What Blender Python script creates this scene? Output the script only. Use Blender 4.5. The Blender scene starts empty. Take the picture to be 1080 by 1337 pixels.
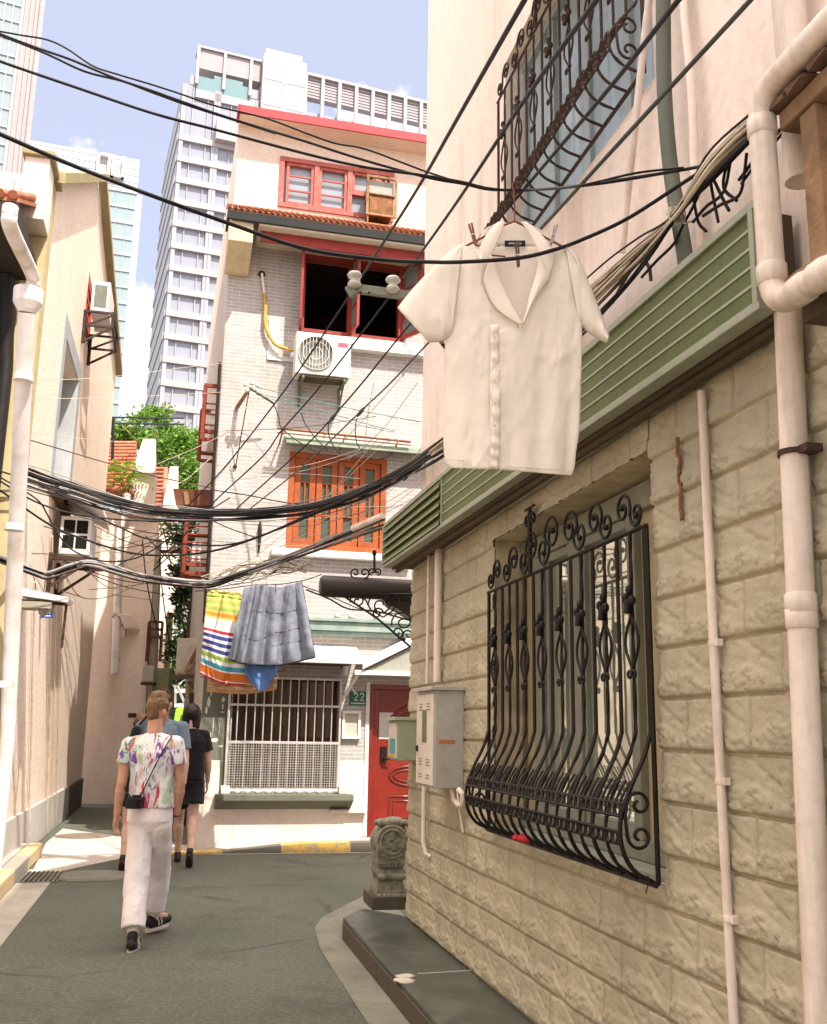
# Narrow Shanghai lane with hanging laundry: everything is built in metres, camera at the origin, +Y down the lane.
import bpy, bmesh, math, random
import numpy as np
from mathutils import Vector, Matrix, noise as mnoise
rnd = random.Random(7)
sc = bpy.context.scene
COL = sc.collection
rad = math.radians
# ------------------------------------------------------------------ camera model (pixels of the 1080 x 1337 photograph)
FPX, CX, CY, EYE = 1300.0, 540.0, 668.5, 1.55
PITCH, ROLL = math.atan(284.5/FPX), rad(0.96)
FWD = Vector((0, math.cos(PITCH), math.sin(PITCH)))
_u0 = Vector((0, -math.sin(PITCH), math.cos(PITCH))); _r0 = Vector((1, 0, 0))
RT = _r0*math.cos(ROLL) + _u0*math.sin(ROLL)
UP = _u0*math.cos(ROLL) - _r0*math.sin(ROLL)
CAM = Vector((0, 0, EYE))
def ray(x, y): return FWD + RT*((x-CX)/FPX) - UP*((y-CY)/FPX)
def onY(x, y, Y):                                   # point seen at a pixel, at distance Y down the lane
    d = ray(x, y); return CAM + d*(Y/d.y)
def onZ(x, y, z=0.0):
    d = ray(x, y); return CAM + d*((z-EYE)/d.z)
class Fr:                                           # a wall: s along it, z up, o outwards
    def __init__(f, x, y, az, sg=1):
        a = rad(az); f.O = Vector((x, y, 0)); f.u = Vector((math.sin(a), math.cos(a), 0))
        f.n = Vector((math.cos(a), -math.sin(a), 0))*sg
    def P(f, s, z, o=0.0): return f.O + f.u*s + f.n*o + Vector((0, 0, z))
    def at(f, px, py, o=0.0):
        d = ray(px, py); p0 = f.O + f.n*o
        t = (p0-CAM).dot(f.n)/d.dot(f.n); q = CAM + d*t
        return (q-p0).dot(f.u), q.z
RW = Fr(-0.007, 8.088, -13, -1)                     # stone house on the right (s<0 towards the camera)
LW = Fr(-4.05, 10.0, -13, 1)                        # houses on the left
FC = Fr(-2.75, 13.4, 76, 1)                         # white brick house at the end
EW = Fr(-0.007, 8.088, 77, -1)                      # far end wall of the stone house, faces away
# ------------------------------------------------------------------ mesh builder
class MB:
    def __init__(m): m.v = []; m.f = []; m.s = []; m.mi = []; m.cur = 0
    def add(m, vs, fs, smooth=False):
        b = len(m.v); m.v.extend([Vector(v) for v in vs])
        for f in fs: m.f.append([i+b for i in f]); m.s.append(smooth); m.mi.append(m.cur)
    def box8(m, c): m.add(c, [(0,3,2,1),(4,5,6,7),(0,1,5,4),(1,2,6,5),(2,3,7,6),(3,0,4,7)])
    def fbox(m, f, s0, s1, z0, z1, o0, o1):
        m.box8([f.P(s0,z0,o0),f.P(s1,z0,o0),f.P(s1,z0,o1),f.P(s0,z0,o1),f.P(s0,z1,o0),f.P(s1,z1,o0),f.P(s1,z1,o1),f.P(s0,z1,o1)])
    def box(m, x0, x1, y0, y1, z0, z1):
        m.box8([(x0,y0,z0),(x1,y0,z0),(x1,y1,z0),(x0,y1,z0),(x0,y0,z1),(x1,y0,z1),(x1,y1,z1),(x0,y1,z1)])
    def bar(m, a, b, w, h, up=Vector((0,0,1))):     # rectangular bar from a to b
        a = Vector(a); b = Vector(b); d = (b-a).normalized()
        x = d.cross(up)
        if x.length < 1e-4: x = d.cross(Vector((1,0,0)))
        x.normalize(); y = x.cross(d); x *= w/2; y *= h/2
        m.box8([a-x-y, a+x-y, a+x+y, a-x+y, b-x-y, b+x-y, b+x+y, b-x+y])
    def quad(m, a, b, c, d): m.add([a,b,c,d], [(0,1,2,3)])
    def prism(m, poly, ext):                        # polygon (3D points) extruded by a vector
        n = len(poly); ext = Vector(ext); p = [Vector(q) for q in poly]
        m.add(p + [q+ext for q in p], [list(range(n))[::-1], list(range(n, 2*n))] + [(i,(i+1)%n,n+(i+1)%n,n+i) for i in range(n)])
    def tube(m, pts, r, seg=8, twist=0.0, smooth=True, caps=True, flat=1.0):
        P = [Vector(p) for p in pts]; n = len(P)
        if n < 2: return
        R = r if hasattr(r, '__len__') else [r]*n
        T = []
        for i in range(n):
            t = P[min(i+1,n-1)]-P[max(i-1,0)]
            T.append(t.normalized() if t.length > 1e-9 else Vector((0,0,1)))
        x = T[0].cross(Vector((0,0,1)))
        if x.length < .05: x = T[0].cross(Vector((0,1,0)))
        x.normalize(); vs = []
        for i in range(n):
            x = (x - T[i]*x.dot(T[i])); x.normalize(); y = T[i].cross(x)
            for k in range(seg):
                a = 2*math.pi*k/seg + twist*i
                vs.append(P[i] + (x*math.cos(a) + y*math.sin(a)*flat)*R[i])
        fs = [(i*seg+k, i*seg+(k+1)%seg, (i+1)*seg+(k+1)%seg, (i+1)*seg+k) for i in range(n-1) for k in range(seg)]
        m.add(vs, fs, smooth)
        if caps: m.add(vs[:seg], [list(range(seg))[::-1]]); m.add(vs[-seg:], [list(range(seg))])
    def lathe(m, prof, c, ax=Vector((0,0,1)), seg=20, smooth=True):   # prof: (radius, height)
        ax = Vector(ax).normalized(); c = Vector(c)
        x = ax.cross(Vector((0,1,0)))
        if x.length < .1: x = ax.cross(Vector((1,0,0)))
        x.normalize(); y = ax.cross(x); vs = []
        for r, h in prof:
            for k in range(seg):
                a = 2*math.pi*k/seg; vs.append(c + ax*h + (x*math.cos(a)+y*math.sin(a))*r)
        n = len(prof)
        fs = [(i*seg+k, i*seg+(k+1)%seg, (i+1)*seg+(k+1)%seg, (i+1)*seg+k) for i in range(n-1) for k in range(seg)]
        fs += [list(range(seg))[::-1], list(range((n-1)*seg, n*seg))]
        m.add(vs, fs, smooth)
    def ball(m, c, rx, ry=None, rz=None, seg=12, rings=8, mat=None):
        ry = ry or rx; rz = rz or rx; c = Vector(c); vs = [Vector((0,0,-rz))]
        for i in range(1, rings):
            a = -math.pi/2 + math.pi*i/rings
            for k in range(seg):
                b = 2*math.pi*k/seg; vs.append(Vector((rx*math.cos(a)*math.cos(b), ry*math.cos(a)*math.sin(b), rz*math.sin(a))))
        vs.append(Vector((0,0,rz)))
        if mat: vs = [mat @ v for v in vs]
        vs = [c+v for v in vs]; fs = []
        for k in range(seg): fs.append((0, 1+(k+1)%seg, 1+k))
        for i in range(rings-2):
            for k in range(seg): fs.append((1+i*seg+k, 1+i*seg+(k+1)%seg, 1+(i+1)*seg+(k+1)%seg, 1+(i+1)*seg+k))
        t = len(vs)-1; b = 1+(rings-2)*seg
        for k in range(seg): fs.append((b+k, b+(k+1)%seg, t))
        m.add(vs, fs, True)
    def grid(m, fn, nu, nv, smooth=True):
        vs = [fn(i/nu, j/nv) for j in range(nv+1) for i in range(nu+1)]; w = nu+1
        m.add(vs, [(j*w+i, j*w+i+1, (j+1)*w+i+1, (j+1)*w+i) for j in range(nv) for i in range(nu)], smooth)
def mesh_of(name, mb, mats, L, fix=True):
    me = bpy.data.meshes.new(name)
    me.from_pydata([v-L for v in mb.v], [], mb.f)
    me.polygons.foreach_set('use_smooth', mb.s)
    if not isinstance(mats, (list, tuple)): mats = [mats]
    for m in mats: me.materials.append(m)
    if len(mats) > 1: me.polygons.foreach_set('material_index', mb.mi)
    if fix:
        bm = bmesh.new(); bm.from_mesh(me); bmesh.ops.recalc_face_normals(bm, faces=bm.faces); bm.to_mesh(me); bm.free()
    me.update(); return me
def wloc(o):
    L = o.location.copy(); p = o.parent
    while p: L += p.location; p = p.parent
    return L
def tag(o, label, cat=None, group=None, kind=None):
    if label: o['label'] = label
    if cat: o['category'] = cat
    if group: o['group'] = group
    if kind: o['kind'] = kind
    return o
def bev(o, w):
    if w:
        b = o.modifiers.new('bevel', 'BEVEL'); b.width = w; b.segments = 2; b.limit_method = 'ANGLE'; b.angle_limit = rad(40)
def thing(name, label, cat, loc, group=None):
    o = bpy.data.objects.new(name, None); COL.objects.link(o); o.location = loc; o.empty_display_size = .1
    return tag(o, label, cat, group)
def part(name, mb, mats, parent, label=None, bevel=0, fix=True, kind=None, solid=0):
    o = bpy.data.objects.new(name, mesh_of(name, mb, mats, wloc(parent), fix)); COL.objects.link(o); o.parent = parent
    if label: o['label'] = label
    if kind: o['kind'] = kind
    if solid: md = o.modifiers.new('solid', 'SOLIDIFY'); md.thickness = solid; md.offset = 0
    bev(o, bevel); return o
def single(name, mb, mats, label, cat, group=None, kind=None, bevel=0, fix=True, loc=None, solid=0):
    if loc is None:
        a = np.array([tuple(v) for v in mb.v]); loc = Vector((float(a[:,0].mean()), float(a[:,1].mean()), float(a[:,2].min())))
    o = bpy.data.objects.new(name, mesh_of(name, mb, mats, Vector(loc), fix)); COL.objects.link(o); o.location = loc
    if solid: md = o.modifiers.new('solid', 'SOLIDIFY'); md.thickness = solid; md.offset = 0
    bev(o, bevel); return tag(o, label, cat, group, kind)
def struct(name, mb, mats, fix=True): return single(name, mb, mats, None, None, None, 'structure', loc=Vector((0,0,0)), fix=fix)
def copy_tree(o, parent=None, off=Vector((0,0,0))):
    c = o.copy(); COL.objects.link(c)
    if parent: c.parent = parent
    else: c.location = o.location + off
    for ch in list(o.children): copy_tree(ch, c)
    return c
def smoothstep(a, b, x):
    t = min(1, max(0, (x-a)/(b-a))); return t*t*(3-2*t)
def lerp(a, b, t): return a + (b-a)*t
def resample(pts, n):                               # Catmull-Rom through points of any dimension
    P = [np.array(p, float) for p in pts]; m = len(P)-1; out = []
    for i in range(n+1):
        t = m*i/n; k = min(int(t), m-1); f = t-k
        p0 = P[k-1] if k > 0 else 2*P[0]-P[1]; p1 = P[k]; p2 = P[k+1]; p3 = P[k+2] if k+2 <= m else 2*P[m]-P[m-1]
        out.append(.5*((2*p1)+(-p0+p2)*f+(2*p0-5*p1+4*p2-p3)*f*f+(-p0+3*p1-3*p2+p3)*f**3))
    return out
def fbm(x, y, z=0.0, o=4): return mnoise.fractal(Vector((x, y, z)), 1.0, 2.0, o)
# ------------------------------------------------------------------ materials
def srgb(r, g, b):
    f = lambda c: (c/255/12.92) if c/255 <= .04045 else ((c/255+.055)/1.055)**2.4
    return (f(r), f(g), f(b))
def newmat(name):
    m = bpy.data.materials.new(name); m.use_nodes = True; nt = m.node_tree
    return m, nt, nt.nodes['Principled BSDF'], nt.nodes.new('ShaderNodeNewGeometry')
def nz(nt, vec, scale, detail=5, rough=.55):
    n = nt.nodes.new('ShaderNodeTexNoise'); n.inputs['Scale'].default_value = scale; n.inputs['Detail'].default_value = detail
    n.inputs['Roughness'].default_value = rough; nt.links.new(vec, n.inputs['Vector']); return n
def ramp(nt, fac, stops):
    r = nt.nodes.new('ShaderNodeValToRGB'); e = r.color_ramp.elements
    while len(e) < len(stops): e.new(.5)
    for el, (p, c) in zip(e, stops): el.position = p; el.color = (*c, 1) if len(c) == 3 else c
    nt.links.new(fac, r.inputs['Fac']); return r
def mixc(nt, fac, a, b, blend='MIX'):
    x = nt.nodes.new('ShaderNodeMix'); x.data_type = 'RGBA'; x.blend_type = blend
    for s, v in (('Factor', fac), ('A', a), ('B', b)):
        i = [q for q in x.inputs if q.name == s and (q.type == 'RGBA' or s == 'Factor')][0]
        if isinstance(v, (int, float)): i.default_value = v
        elif isinstance(v, tuple): i.default_value = (*v, 1)
        else: nt.links.new(v, i)
    return [q for q in x.outputs if q.type == 'RGBA'][0]
def MT(name, base, rough=.7, var=.12, vs=2.0, bump=.15, bs=60, metal=0, spec=.22, stain=None, ss=1.2, samt=.5, streak=False, coord='world', grain=.10, gs=18):
    m, nt, bs_, g = newmat(name); pos = g.outputs['Position']
    if coord == 'object': pos = nt.nodes.new('ShaderNodeTexCoord').outputs['Object']
    b = tuple(base); n1 = nz(nt, pos, vs)
    lo = tuple(c*(1-var) for c in b); hi = tuple(min(1, c*(1+var)) for c in b)
    col = ramp(nt, n1.outputs['Fac'], [(.3, lo), (.7, hi)]).outputs['Color']
    if grain:                                        # fine mottling and grit that every real surface has
        gsc = nz(nt, pos, gs, 8, .72); gm = ramp(nt, gsc.outputs['Fac'], [(.25, (1-grain*1.6,)*3), (.5, (1,1,1)), (.75, (1+grain,)*3)]).outputs['Color']
        col = mixc(nt, 1.0, col, gm, 'MULTIPLY')
    if stain:
        v = pos
        if streak:
            mp = nt.nodes.new('ShaderNodeMapping'); mp.inputs['Scale'].default_value = (1, 1, .12); nt.links.new(pos, mp.inputs['Vector']); v = mp.outputs['Vector']
        n2 = nz(nt, v, ss, 8, .65)
        fac = ramp(nt, n2.outputs['Fac'], [(.5, (0,0,0)), (.72, (samt,)*3)]).outputs['Color']
        col = mixc(nt, fac, col, tuple(stain))
    nt.links.new(col, bs_.inputs['Base Color'])
    bs_.inputs['Roughness'].default_value = rough; bs_.inputs['Metallic'].default_value = metal
    bs_.inputs['Specular IOR Level'].default_value = spec
    if bump:
        n3 = nz(nt, pos, bs, 4); bp = nt.nodes.new('ShaderNodeBump'); bp.inputs['Strength'].default_value = bump; bp.inputs['Distance'].default_value = .01
        nt.links.new(n3.outputs['Fac'], bp.inputs['Height']); nt.links.new(bp.outputs['Normal'], bs_.inputs['Normal'])
    return m
# ------------------------------------------------------------------ camera, sun, sky
cd = bpy.data.cameras.new('camera'); cam = bpy.data.objects.new('camera', cd); COL.objects.link(cam); sc.camera = cam
cd.sensor_fit = 'VERTICAL'; cd.sensor_height = 36; cd.lens = 36*FPX/1337; cd.clip_end = 4000; cd.clip_start = .05
cam.matrix_world = Matrix(((RT.x, UP.x, -FWD.x, CAM.x), (RT.y, UP.y, -FWD.y, CAM.y), (RT.z, UP.z, -FWD.z, CAM.z), (0,0,0,1)))
SUN_AZ, SUN_EL = 144.0, 54.0                        # sun high, behind the camera and to the right
sl = bpy.data.lights.new('sun', 'SUN'); sl.energy = 3.4; sl.angle = rad(.5); sl.color = (1.0, .93, .82)
so = bpy.data.objects.new('sun', sl); COL.objects.link(so); so.location = (0, 0, 60)
sd = Vector((math.sin(rad(SUN_AZ))*math.cos(rad(SUN_EL)), math.cos(rad(SUN_AZ))*math.cos(rad(SUN_EL)), math.sin(rad(SUN_EL))))
so.rotation_euler = (-sd).to_track_quat('-Z', 'Y').to_euler()
w = bpy.data.worlds.new('World'); sc.world = w; w.use_nodes = True; nt = w.node_tree
bg = nt.nodes['Background']; sk = nt.nodes.new('ShaderNodeTexSky'); sk.sky_type = 'NISHITA'; sk.sun_disc = False
sk.sun_elevation = rad(SUN_EL); sk.sun_rotation = rad(SUN_AZ); sk.air_density = 1.0; sk.dust_density = 3.0; sk.ozone_density = 1.2; sk.altitude = 0
tc = nt.nodes.new('ShaderNodeTexCoord')
n = nz(nt, tc.outputs['Generated'], 5.5, 9, .55); n.inputs['Distortion'].default_value = .35
# a summer bank of cumulus low over the roofs, thinning out towards the zenith
sp = nt.nodes.new('ShaderNodeSeparateXYZ'); nt.links.new(tc.outputs['Generated'], sp.inputs[0])
low = nt.nodes.new('ShaderNodeMapRange'); low.inputs[1].default_value = .40; low.inputs[2].default_value = .60; low.inputs[3].default_value = .165; low.inputs[4].default_value = -.12
nt.links.new(sp.outputs['Z'], low.inputs[0])
ad = nt.nodes.new('ShaderNodeMath'); ad.operation = 'ADD'; nt.links.new(n.outputs['Fac'], ad.inputs[0]); nt.links.new(low.outputs[0], ad.inputs[1])
cf = ramp(nt, ad.outputs[0], [(.52, (0,0,0)), (.62, (.9,.9,.9))])
# clear lavender sky low down, an added bright cap overhead, out of view, to fill the shade
zen = nt.nodes.new('ShaderNodeMapRange'); zen.interpolation_type = 'SMOOTHSTEP'; zen.inputs[1].default_value = .66; zen.inputs[2].default_value = .86; nt.links.new(sp.outputs['Z'], zen.inputs[0])
haze = mixc(nt, .72, sk.outputs['Color'], (2.15, 2.2, 2.7))
cl = mixc(nt, cf.outputs['Color'], haze, (6.3, 5.8, 5.9))
cl = mixc(nt, zen.outputs[0], cl, (16.3, 14.5, 13.1))
nt.links.new(cl, bg.inputs['Color']); bg.inputs['Strength'].default_value = .15
sc.view_settings.view_transform = 'Standard'; sc.view_settings.look = 'None'; sc.view_settings.gamma = 1; sc.view_settings.exposure = 1.24
sc.cycles.max_bounces = 7; sc.cycles.diffuse_bounces = 4; sc.cycles.transparent_max_bounces = 12
sc.cycles.caustics_reflective = False; sc.cycles.caustics_refractive = False
# ------------------------------------------------------------------ shared materials
PINK = MT('pink_plaster', (.80,.68,.585), .8, .06, .6, .2, 70, stain=(.52,.385,.29), ss=2.2, samt=.75, streak=True)
STONE = MT('stone_cladding', (.430,.385,.275), .62, .13, 2.2, .30, 90, stain=(.30,.255,.16), ss=2.6, samt=.55, streak=True)
GROUT = MT('grout', (.50,.42,.28), .9, .3, 6)
IRON = MT('dark_wrought_iron', (.0095,.0065,.005), .5, .3, 8, .3, 150, spec=.28)
RUSTI = MT('rusty_wrought_iron', (.055,.03,.02), .65, .4, 12, .3, 150)
PVC = MT('cream_pvc', (.78,.665,.575), .45, .06, 2, .05, 30, stain=(.36,.26,.15), ss=4.5, samt=.85, streak=True)
PVCW = MT('white_pvc', (.74,.68,.66), .45, .04, 2, .03, 30, stain=(.42,.33,.23), ss=4.5, samt=.75)
CABLE = MT('black_cable', (.010,.009,.011), .55, .2, 5, 0)
CABLEB = MT('brown_cable', (.10,.065,.045), .6, .2, 5, 0)
CABLEG = MT('grey_cable', (.30,.29,.29), .6, .2, 5, 0)
CABLEC = MT('cream_cable', (.52,.44,.33), .6, .2, 5, 0)
CABLET = MT('teal_cable', (.10,.24,.22), .5, .2, 5, 0)
WOOD = MT('weathered_wood', (.27,.165,.085), .8, .35, 4, .5, 60, stain=(.07,.04,.02), ss=6, samt=.8)
DARK = MT('dark_interior', (.012,.009,.008), .9, .1, 2, 0)
WHITE = MT('white_paint', (.80,.76,.73), .5, .05, 3, .05, 60, stain=(.5,.42,.33), ss=3, samt=.4)
STEEL = MT('galvanised_steel', (.50,.50,.50), .4, .15, 10, .05, 80, metal=.7)
TILE = MT('red_roof_tile', (.40,.15,.085), .8, .25, 6, .3, 60, stain=(.16,.07,.05), ss=5, samt=.6)
def glass(name, tint, rough=.03, refl=.35, inner=(.02,.025,.025)):
    m, nt, b, g = newmat(name)
    nt.nodes.remove(b); out = nt.nodes['Material Output']
    gl = nt.nodes.new('ShaderNodeBsdfGlossy'); gl.inputs['Roughness'].default_value = rough; gl.inputs['Color'].default_value = (*tint, 1)
    df = nt.nodes.new('ShaderNodeBsdfDiffuse'); df.inputs['Color'].default_value = (*inner, 1)
    bp = nt.nodes.new('ShaderNodeBump'); bp.inputs['Strength'].default_value = .06; bp.inputs['Distance'].default_value = .02
    nt.links.new(nz(nt, g.outputs['Position'], 2.2, 2).outputs['Fac'], bp.inputs['Height']); nt.links.new(bp.outputs['Normal'], gl.inputs['Normal'])
    mx = nt.nodes.new('ShaderNodeMixShader'); mx.inputs[0].default_value = refl
    nt.links.new(df.outputs[0], mx.inputs[1]); nt.links.new(gl.outputs[0], mx.inputs[2]); nt.links.new(mx.outputs[0], out.inputs['Surface'])
    return m
GLASS = glass('window_glass', (.95,.97,.93), .03, .66, (.42,.46,.33))
GLASSD = glass('dark_window_glass', (.8,.85,.9), .05, .06, (.05,.045,.04))
GLASSC = glass('curtained_glass', (.9,.95,1), .05, .05, (.30,.33,.36))
def cloth_mat(name, base, weave=900, ss_=.0, trans=.25, bump=.12):
    m, nt, b, g = newmat(name)
    n1 = nz(nt, g.outputs['Position'], 9, 5); col = ramp(nt, n1.outputs['Fac'], [(.3, tuple(c*.95 for c in base)), (.7, tuple(min(1,c*1.03) for c in base))]).outputs['Color']
    nt.links.new(col, b.inputs['Base Color']); b.inputs['Roughness'].default_value = .85; b.inputs['Specular IOR Level'].default_value = .15
    b.inputs['Sheen Weight'].default_value = .15
    n2 = nz(nt, g.outputs['Position'], 34, 7, .62); n2.inputs['Distortion'].default_value = 1.1
    bp = nt.nodes.new('ShaderNodeBump'); bp.inputs['Strength'].default_value = bump; bp.inputs['Distance'].default_value = .012; nt.links.new(n2.outputs['Fac'], bp.inputs['Height']); nt.links.new(bp.outputs['Normal'], b.inputs['Normal'])
    tr = nt.nodes.new('ShaderNodeBsdfTranslucent'); nt.links.new(col, tr.inputs['Color']); mx = nt.nodes.new('ShaderNodeMixShader'); mx.inputs[0].default_value = trans
    nt.links.new(b.outputs[0], mx.inputs[1]); nt.links.new(tr.outputs[0], mx.inputs[2]); nt.links.new(mx.outputs[0], nt.nodes['Material Output'].inputs['Surface'])
    return m
# ------------------------------------------------------------------ people (one continuous body each, clothes over it)
def rcone(m, a, ra, b, rb, seg=12, rings=4, flat=False):
    a = Vector(a); b = Vector(b); d = b-a; L = d.length
    if L < 1e-5: m.ball(a, max(ra, rb), seg=seg, rings=8); return
    d.normalize(); x = d.cross(Vector((0,0,1)))
    if x.length < .1: x = d.cross(Vector((0,1,0)))
    x.normalize(); y = d.cross(x); prof = []
    for i in range(rings+1): t = math.pi/2*(1-i/rings); prof.append((ra*math.cos(t)+1e-4, -ra*math.sin(t)))
    if flat: prof += [(rb, L), (rb*.5, L)]
    else:
        for i in range(rings+1): t = math.pi/2*i/rings; prof.append((rb*math.cos(t)+1e-4, L+rb*math.sin(t)))
    m.lathe(prof, a, d, seg)
def loft(m, secs, rt_, f_, seg=18):                  # secs: (centre, half width, half depth)
    vs = []
    for c, rx, ry in secs:
        for k in range(seg):
            t = 2*math.pi*k/seg; ct, st = math.cos(t), math.sin(t)
            sq = lambda q: math.copysign(abs(q)**.8, q)
            vs.append(Vector(c) + rt_*rx*sq(ct) + f_*ry*sq(st))
    n = len(secs); fs = [(i*seg+k, i*seg+(k+1)%seg, (i+1)*seg+(k+1)%seg, (i+1)*seg+k) for i in range(n-1) for k in range(seg)]
    fs += [list(range(seg))[::-1], list(range((n-1)*seg, n*seg))]; m.add(vs, fs, True)
def organic(name, m, mat, parent, vox=.009, it=4, wr=None, label=None):
    tmp = bpy.data.objects.new('tmp', mesh_of('tmp', m, mat, wloc(parent))); COL.objects.link(tmp)
    r = tmp.modifiers.new('r', 'REMESH'); r.mode = 'VOXEL'; r.voxel_size = vox; r.use_smooth_shade = True
    if it: s = tmp.modifiers.new('s', 'SMOOTH'); s.iterations = it; s.factor = .5
    dg = bpy.context.evaluated_depsgraph_get(); me = bpy.data.meshes.new_from_object(tmp.evaluated_get(dg)); old = tmp.data
    bpy.data.objects.remove(tmp); bpy.data.meshes.remove(old); me.name = name
    if not me.materials: me.materials.append(mat)
    if wr:                                            # cloth folds: push vertices along their normals
        n_ = len(me.vertices); co = np.empty(n_*3, 'f'); no = np.empty(n_*3, 'f'); me.vertices.foreach_get('co', co); me.vertices.foreach_get('normal', no)
        co = co.reshape(-1,3); no = no.reshape(-1,3)
        for i in range(n_): co[i] += no[i]*wr(Vector(co[i]))
        me.vertices.foreach_set('co', co.ravel())
    me.polygons.foreach_set('use_smooth', [True]*len(me.polygons)); me.update()
    o = bpy.data.objects.new(name, me); COL.objects.link(o); o.parent = parent
    if label: o['label'] = label
    return o
def hand(m, W, d, pn, side, curl, k=1.0):            # wrist, finger direction, palm normal, thumb side
    d = d.normalized(); pn = (pn - d*pn.dot(d)).normalized(); s = d.cross(pn).normalized()*side
    for q in (-.030, -.010, .010, .030): rcone(m, W+d*.012*k+s*q*.6*k, .014*k, W+d*.088*k+s*q*k, .0125*k, 8, 3)
    for q, L in ((.030,.066),(.010,.076),(-.010,.070),(-.030,.054)):
        p = W+d*.092*k+s*q*k; a = 0; r = .0095*k
        for i, seg in enumerate((.46,.30,.24)):
            a += curl*(.5+.5*i); v = d*math.cos(a) + pn*math.sin(a); e = p+v*L*seg*k; rcone(m, p, r, e, r*.9, 8, 3); p = e; r *= .9
    p = W+d*.028*k+s*.030*k; v = (d*.6+s*.75+pn*.25).normalized(); e = p+v*.042*k; rcone(m, p, .014*k, e, .011*k, 8, 3); v2 = (d*.85+s*.30+pn*.3).normalized(); rcone(m, e, .011*k, e+v2*.034*k, .009*k, 8, 3)
SKIN = MT('skin', (.56,.30,.205), .5, .06, 20, .05, 200, spec=.35)
SKIN2 = MT('skin_pale', (.62,.38,.28), .5, .06, 20, .05, 200, spec=.35)
def figure(label, J, sp):
    f, r = J['f'], J['r']; root = thing('person', label, 'person', Vector((J['hip'].x, J['hip'].y, 0)), 'people walking away down the lane')
    k = J['k']; up_ = Vector((0,0,1)); hc = J['head']; hf, hr = J['hf'], J['hr']
    m = MB()
    # head and neck
    m.ball(hc+up_*.022*k, .076*k, .094*k, .098*k, 18, 12, Matrix((hr, hf, up_)).transposed())
    rcone(m, hc-up_*.02*k+hf*.012*k, .068*k, hc-up_*.082*k+hf*.048*k, .036*k); rcone(m, hc-up_*.07*k-hf*.028*k, .056*k, J['neck']-up_*.03*k, .062*k)
    rcone(m, hc-up_*.005*k+hf*.088*k, .010*k, hc-up_*.030*k+hf*.106*k, .014*k, 8); m.ball(hc-up_*.062*k+hf*.088*k, .024*k, .012*k, .011*k, 10, 6, Matrix((hr, hf, up_)).transposed())
    m.ball(hc+up_*.022*k+hf*.082*k, .05*k, .014*k, .012*k, 10, 6, Matrix((hr, hf, up_)).transposed())
    for s in (-1, 1): m.ball(hc-up_*.010*k+hr*s*.077*k-hf*.010*k, .010*k, .022*k, .031*k, 10, 8, Matrix((hr, hf, up_)).transposed())
    # trunk, arms, legs
    loft(m, [(J['hip']-up_*.06*k, .125*k, .085*k), (J['hip']+up_*.06*k, .13*k, .09*k), (J['hip'].lerp(J['neck'],.4), .115*k, .08*k), (J['hip'].lerp(J['neck'],.75), .15*k, .095*k), (J['neck']-up_*.07*k, .15*k, .07*k), (J['neck']-up_*.01*k, .06*k, .05*k)], r, f)
    for s in ('l', 'r'):
        rcone(m, J['sh'+s], .050*k, J['el'+s], .039*k); rcone(m, J['el'+s], .039*k, J['wr'+s], .027*k); rcone(m, J['el'+s].lerp(J['wr'+s],.25), .042*k, J['el'+s].lerp(J['wr'+s],.6), .034*k)
        dv = (J['wr'+s]-J['el'+s]).normalized(); hand(m, J['wr'+s], dv + Vector((0,0,-.3)), J['pn'+s], -1 if s == 'l' else 1, J.get('curl'+s, .45), k)
        rcone(m, J['hp'+s], .080*k, J['kn'+s], .052*k); rcone(m, J['kn'+s], .052*k, J['an'+s], .034*k); rcone(m, J['kn'+s].lerp(J['an'+s],.22)-f*.015, .056*k, J['kn'+s].lerp(J['an'+s],.55)-f*.008, .044*k)
        rcone(m, J['an'+s], .034*k, J['an'+s]+J['ft'+s]*.13*k-up_*.035*k, .028*k)
    body = organic('body', m, sp.get('skin', SKIN), root, .0065, 3)
    # face and hair
    e = MB()
    for s in (-1, 1): e.ball(hc+hr*s*.031*k+up_*.004*k+hf*.084*k, .012*k, .010*k, .007*k, 8, 6)
    part('eye', e, MT('eye_dark', (.04,.03,.025), .3) if 'eye_dark' not in bpy.data.materials else bpy.data.materials['eye_dark'], body)
    e = MB(); e.ball(hc-up_*.056*k+hf*.094*k, .024*k, .008*k, .006*k, 10, 6, Matrix((hr, hf, up_)).transposed()); part('lips', e, MT('lip', (.36,.12,.10), .5) if 'lip' not in bpy.data.materials else bpy.data.materials['lip'], body)
    h = MB(); Mh = Matrix((hr, hf, up_)).transposed()
    sp['hair'](h, hc, hr, hf, k, Mh); organic('hair', h, sp['hairmat'], root, .006, 2, wr=lambda p: .006*fbm(p.x*75, p.y*75, p.z*14, 4)+.003*fbm(p.x*20,p.y*20,p.z*20,2))
    # top
    t = MB(); N = J['neck']
    ease = sp.get('ease', .018)
    loft(t, [(J['hip']+up_*sp['hem'], .155*k+ease, .108*k+ease), (J['hip']+up_*.13*k, .145*k+ease, .10*k+ease), (J['hip'].lerp(N,.5), .140*k+ease, .10*k+ease), (J['hip'].lerp(N,.74), .162*k+ease, .108*k+ease), (N-up_*.085*k, .165*k+ease*.6, .09*k+ease*.6), (N-up_*.03*k, .10*k, .072*k), (N+up_*.0, .068*k, .062*k)], r, f, 24)
    for s in ('l', 'r'):
        q = sp['sleeve']; E = J['sh'+s].lerp(J['el'+s], q); rcone(t, J['sh'+s]+up_*.0, .060*k, E, .058*k+ease*.6, flat=True); rcone(t, N-up_*.055*k, .056*k, J['sh'+s], .058*k)
    top = organic('shirt', t, sp['topmat'], root, .008, 4, wr=lambda p: .007*fbm(p.x*9+3, p.y*9, p.z*5.5, 3) + .004*fbm(p.x*22, p.y*22, p.z*15, 2), label=sp.get('toplabel'))
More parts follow.
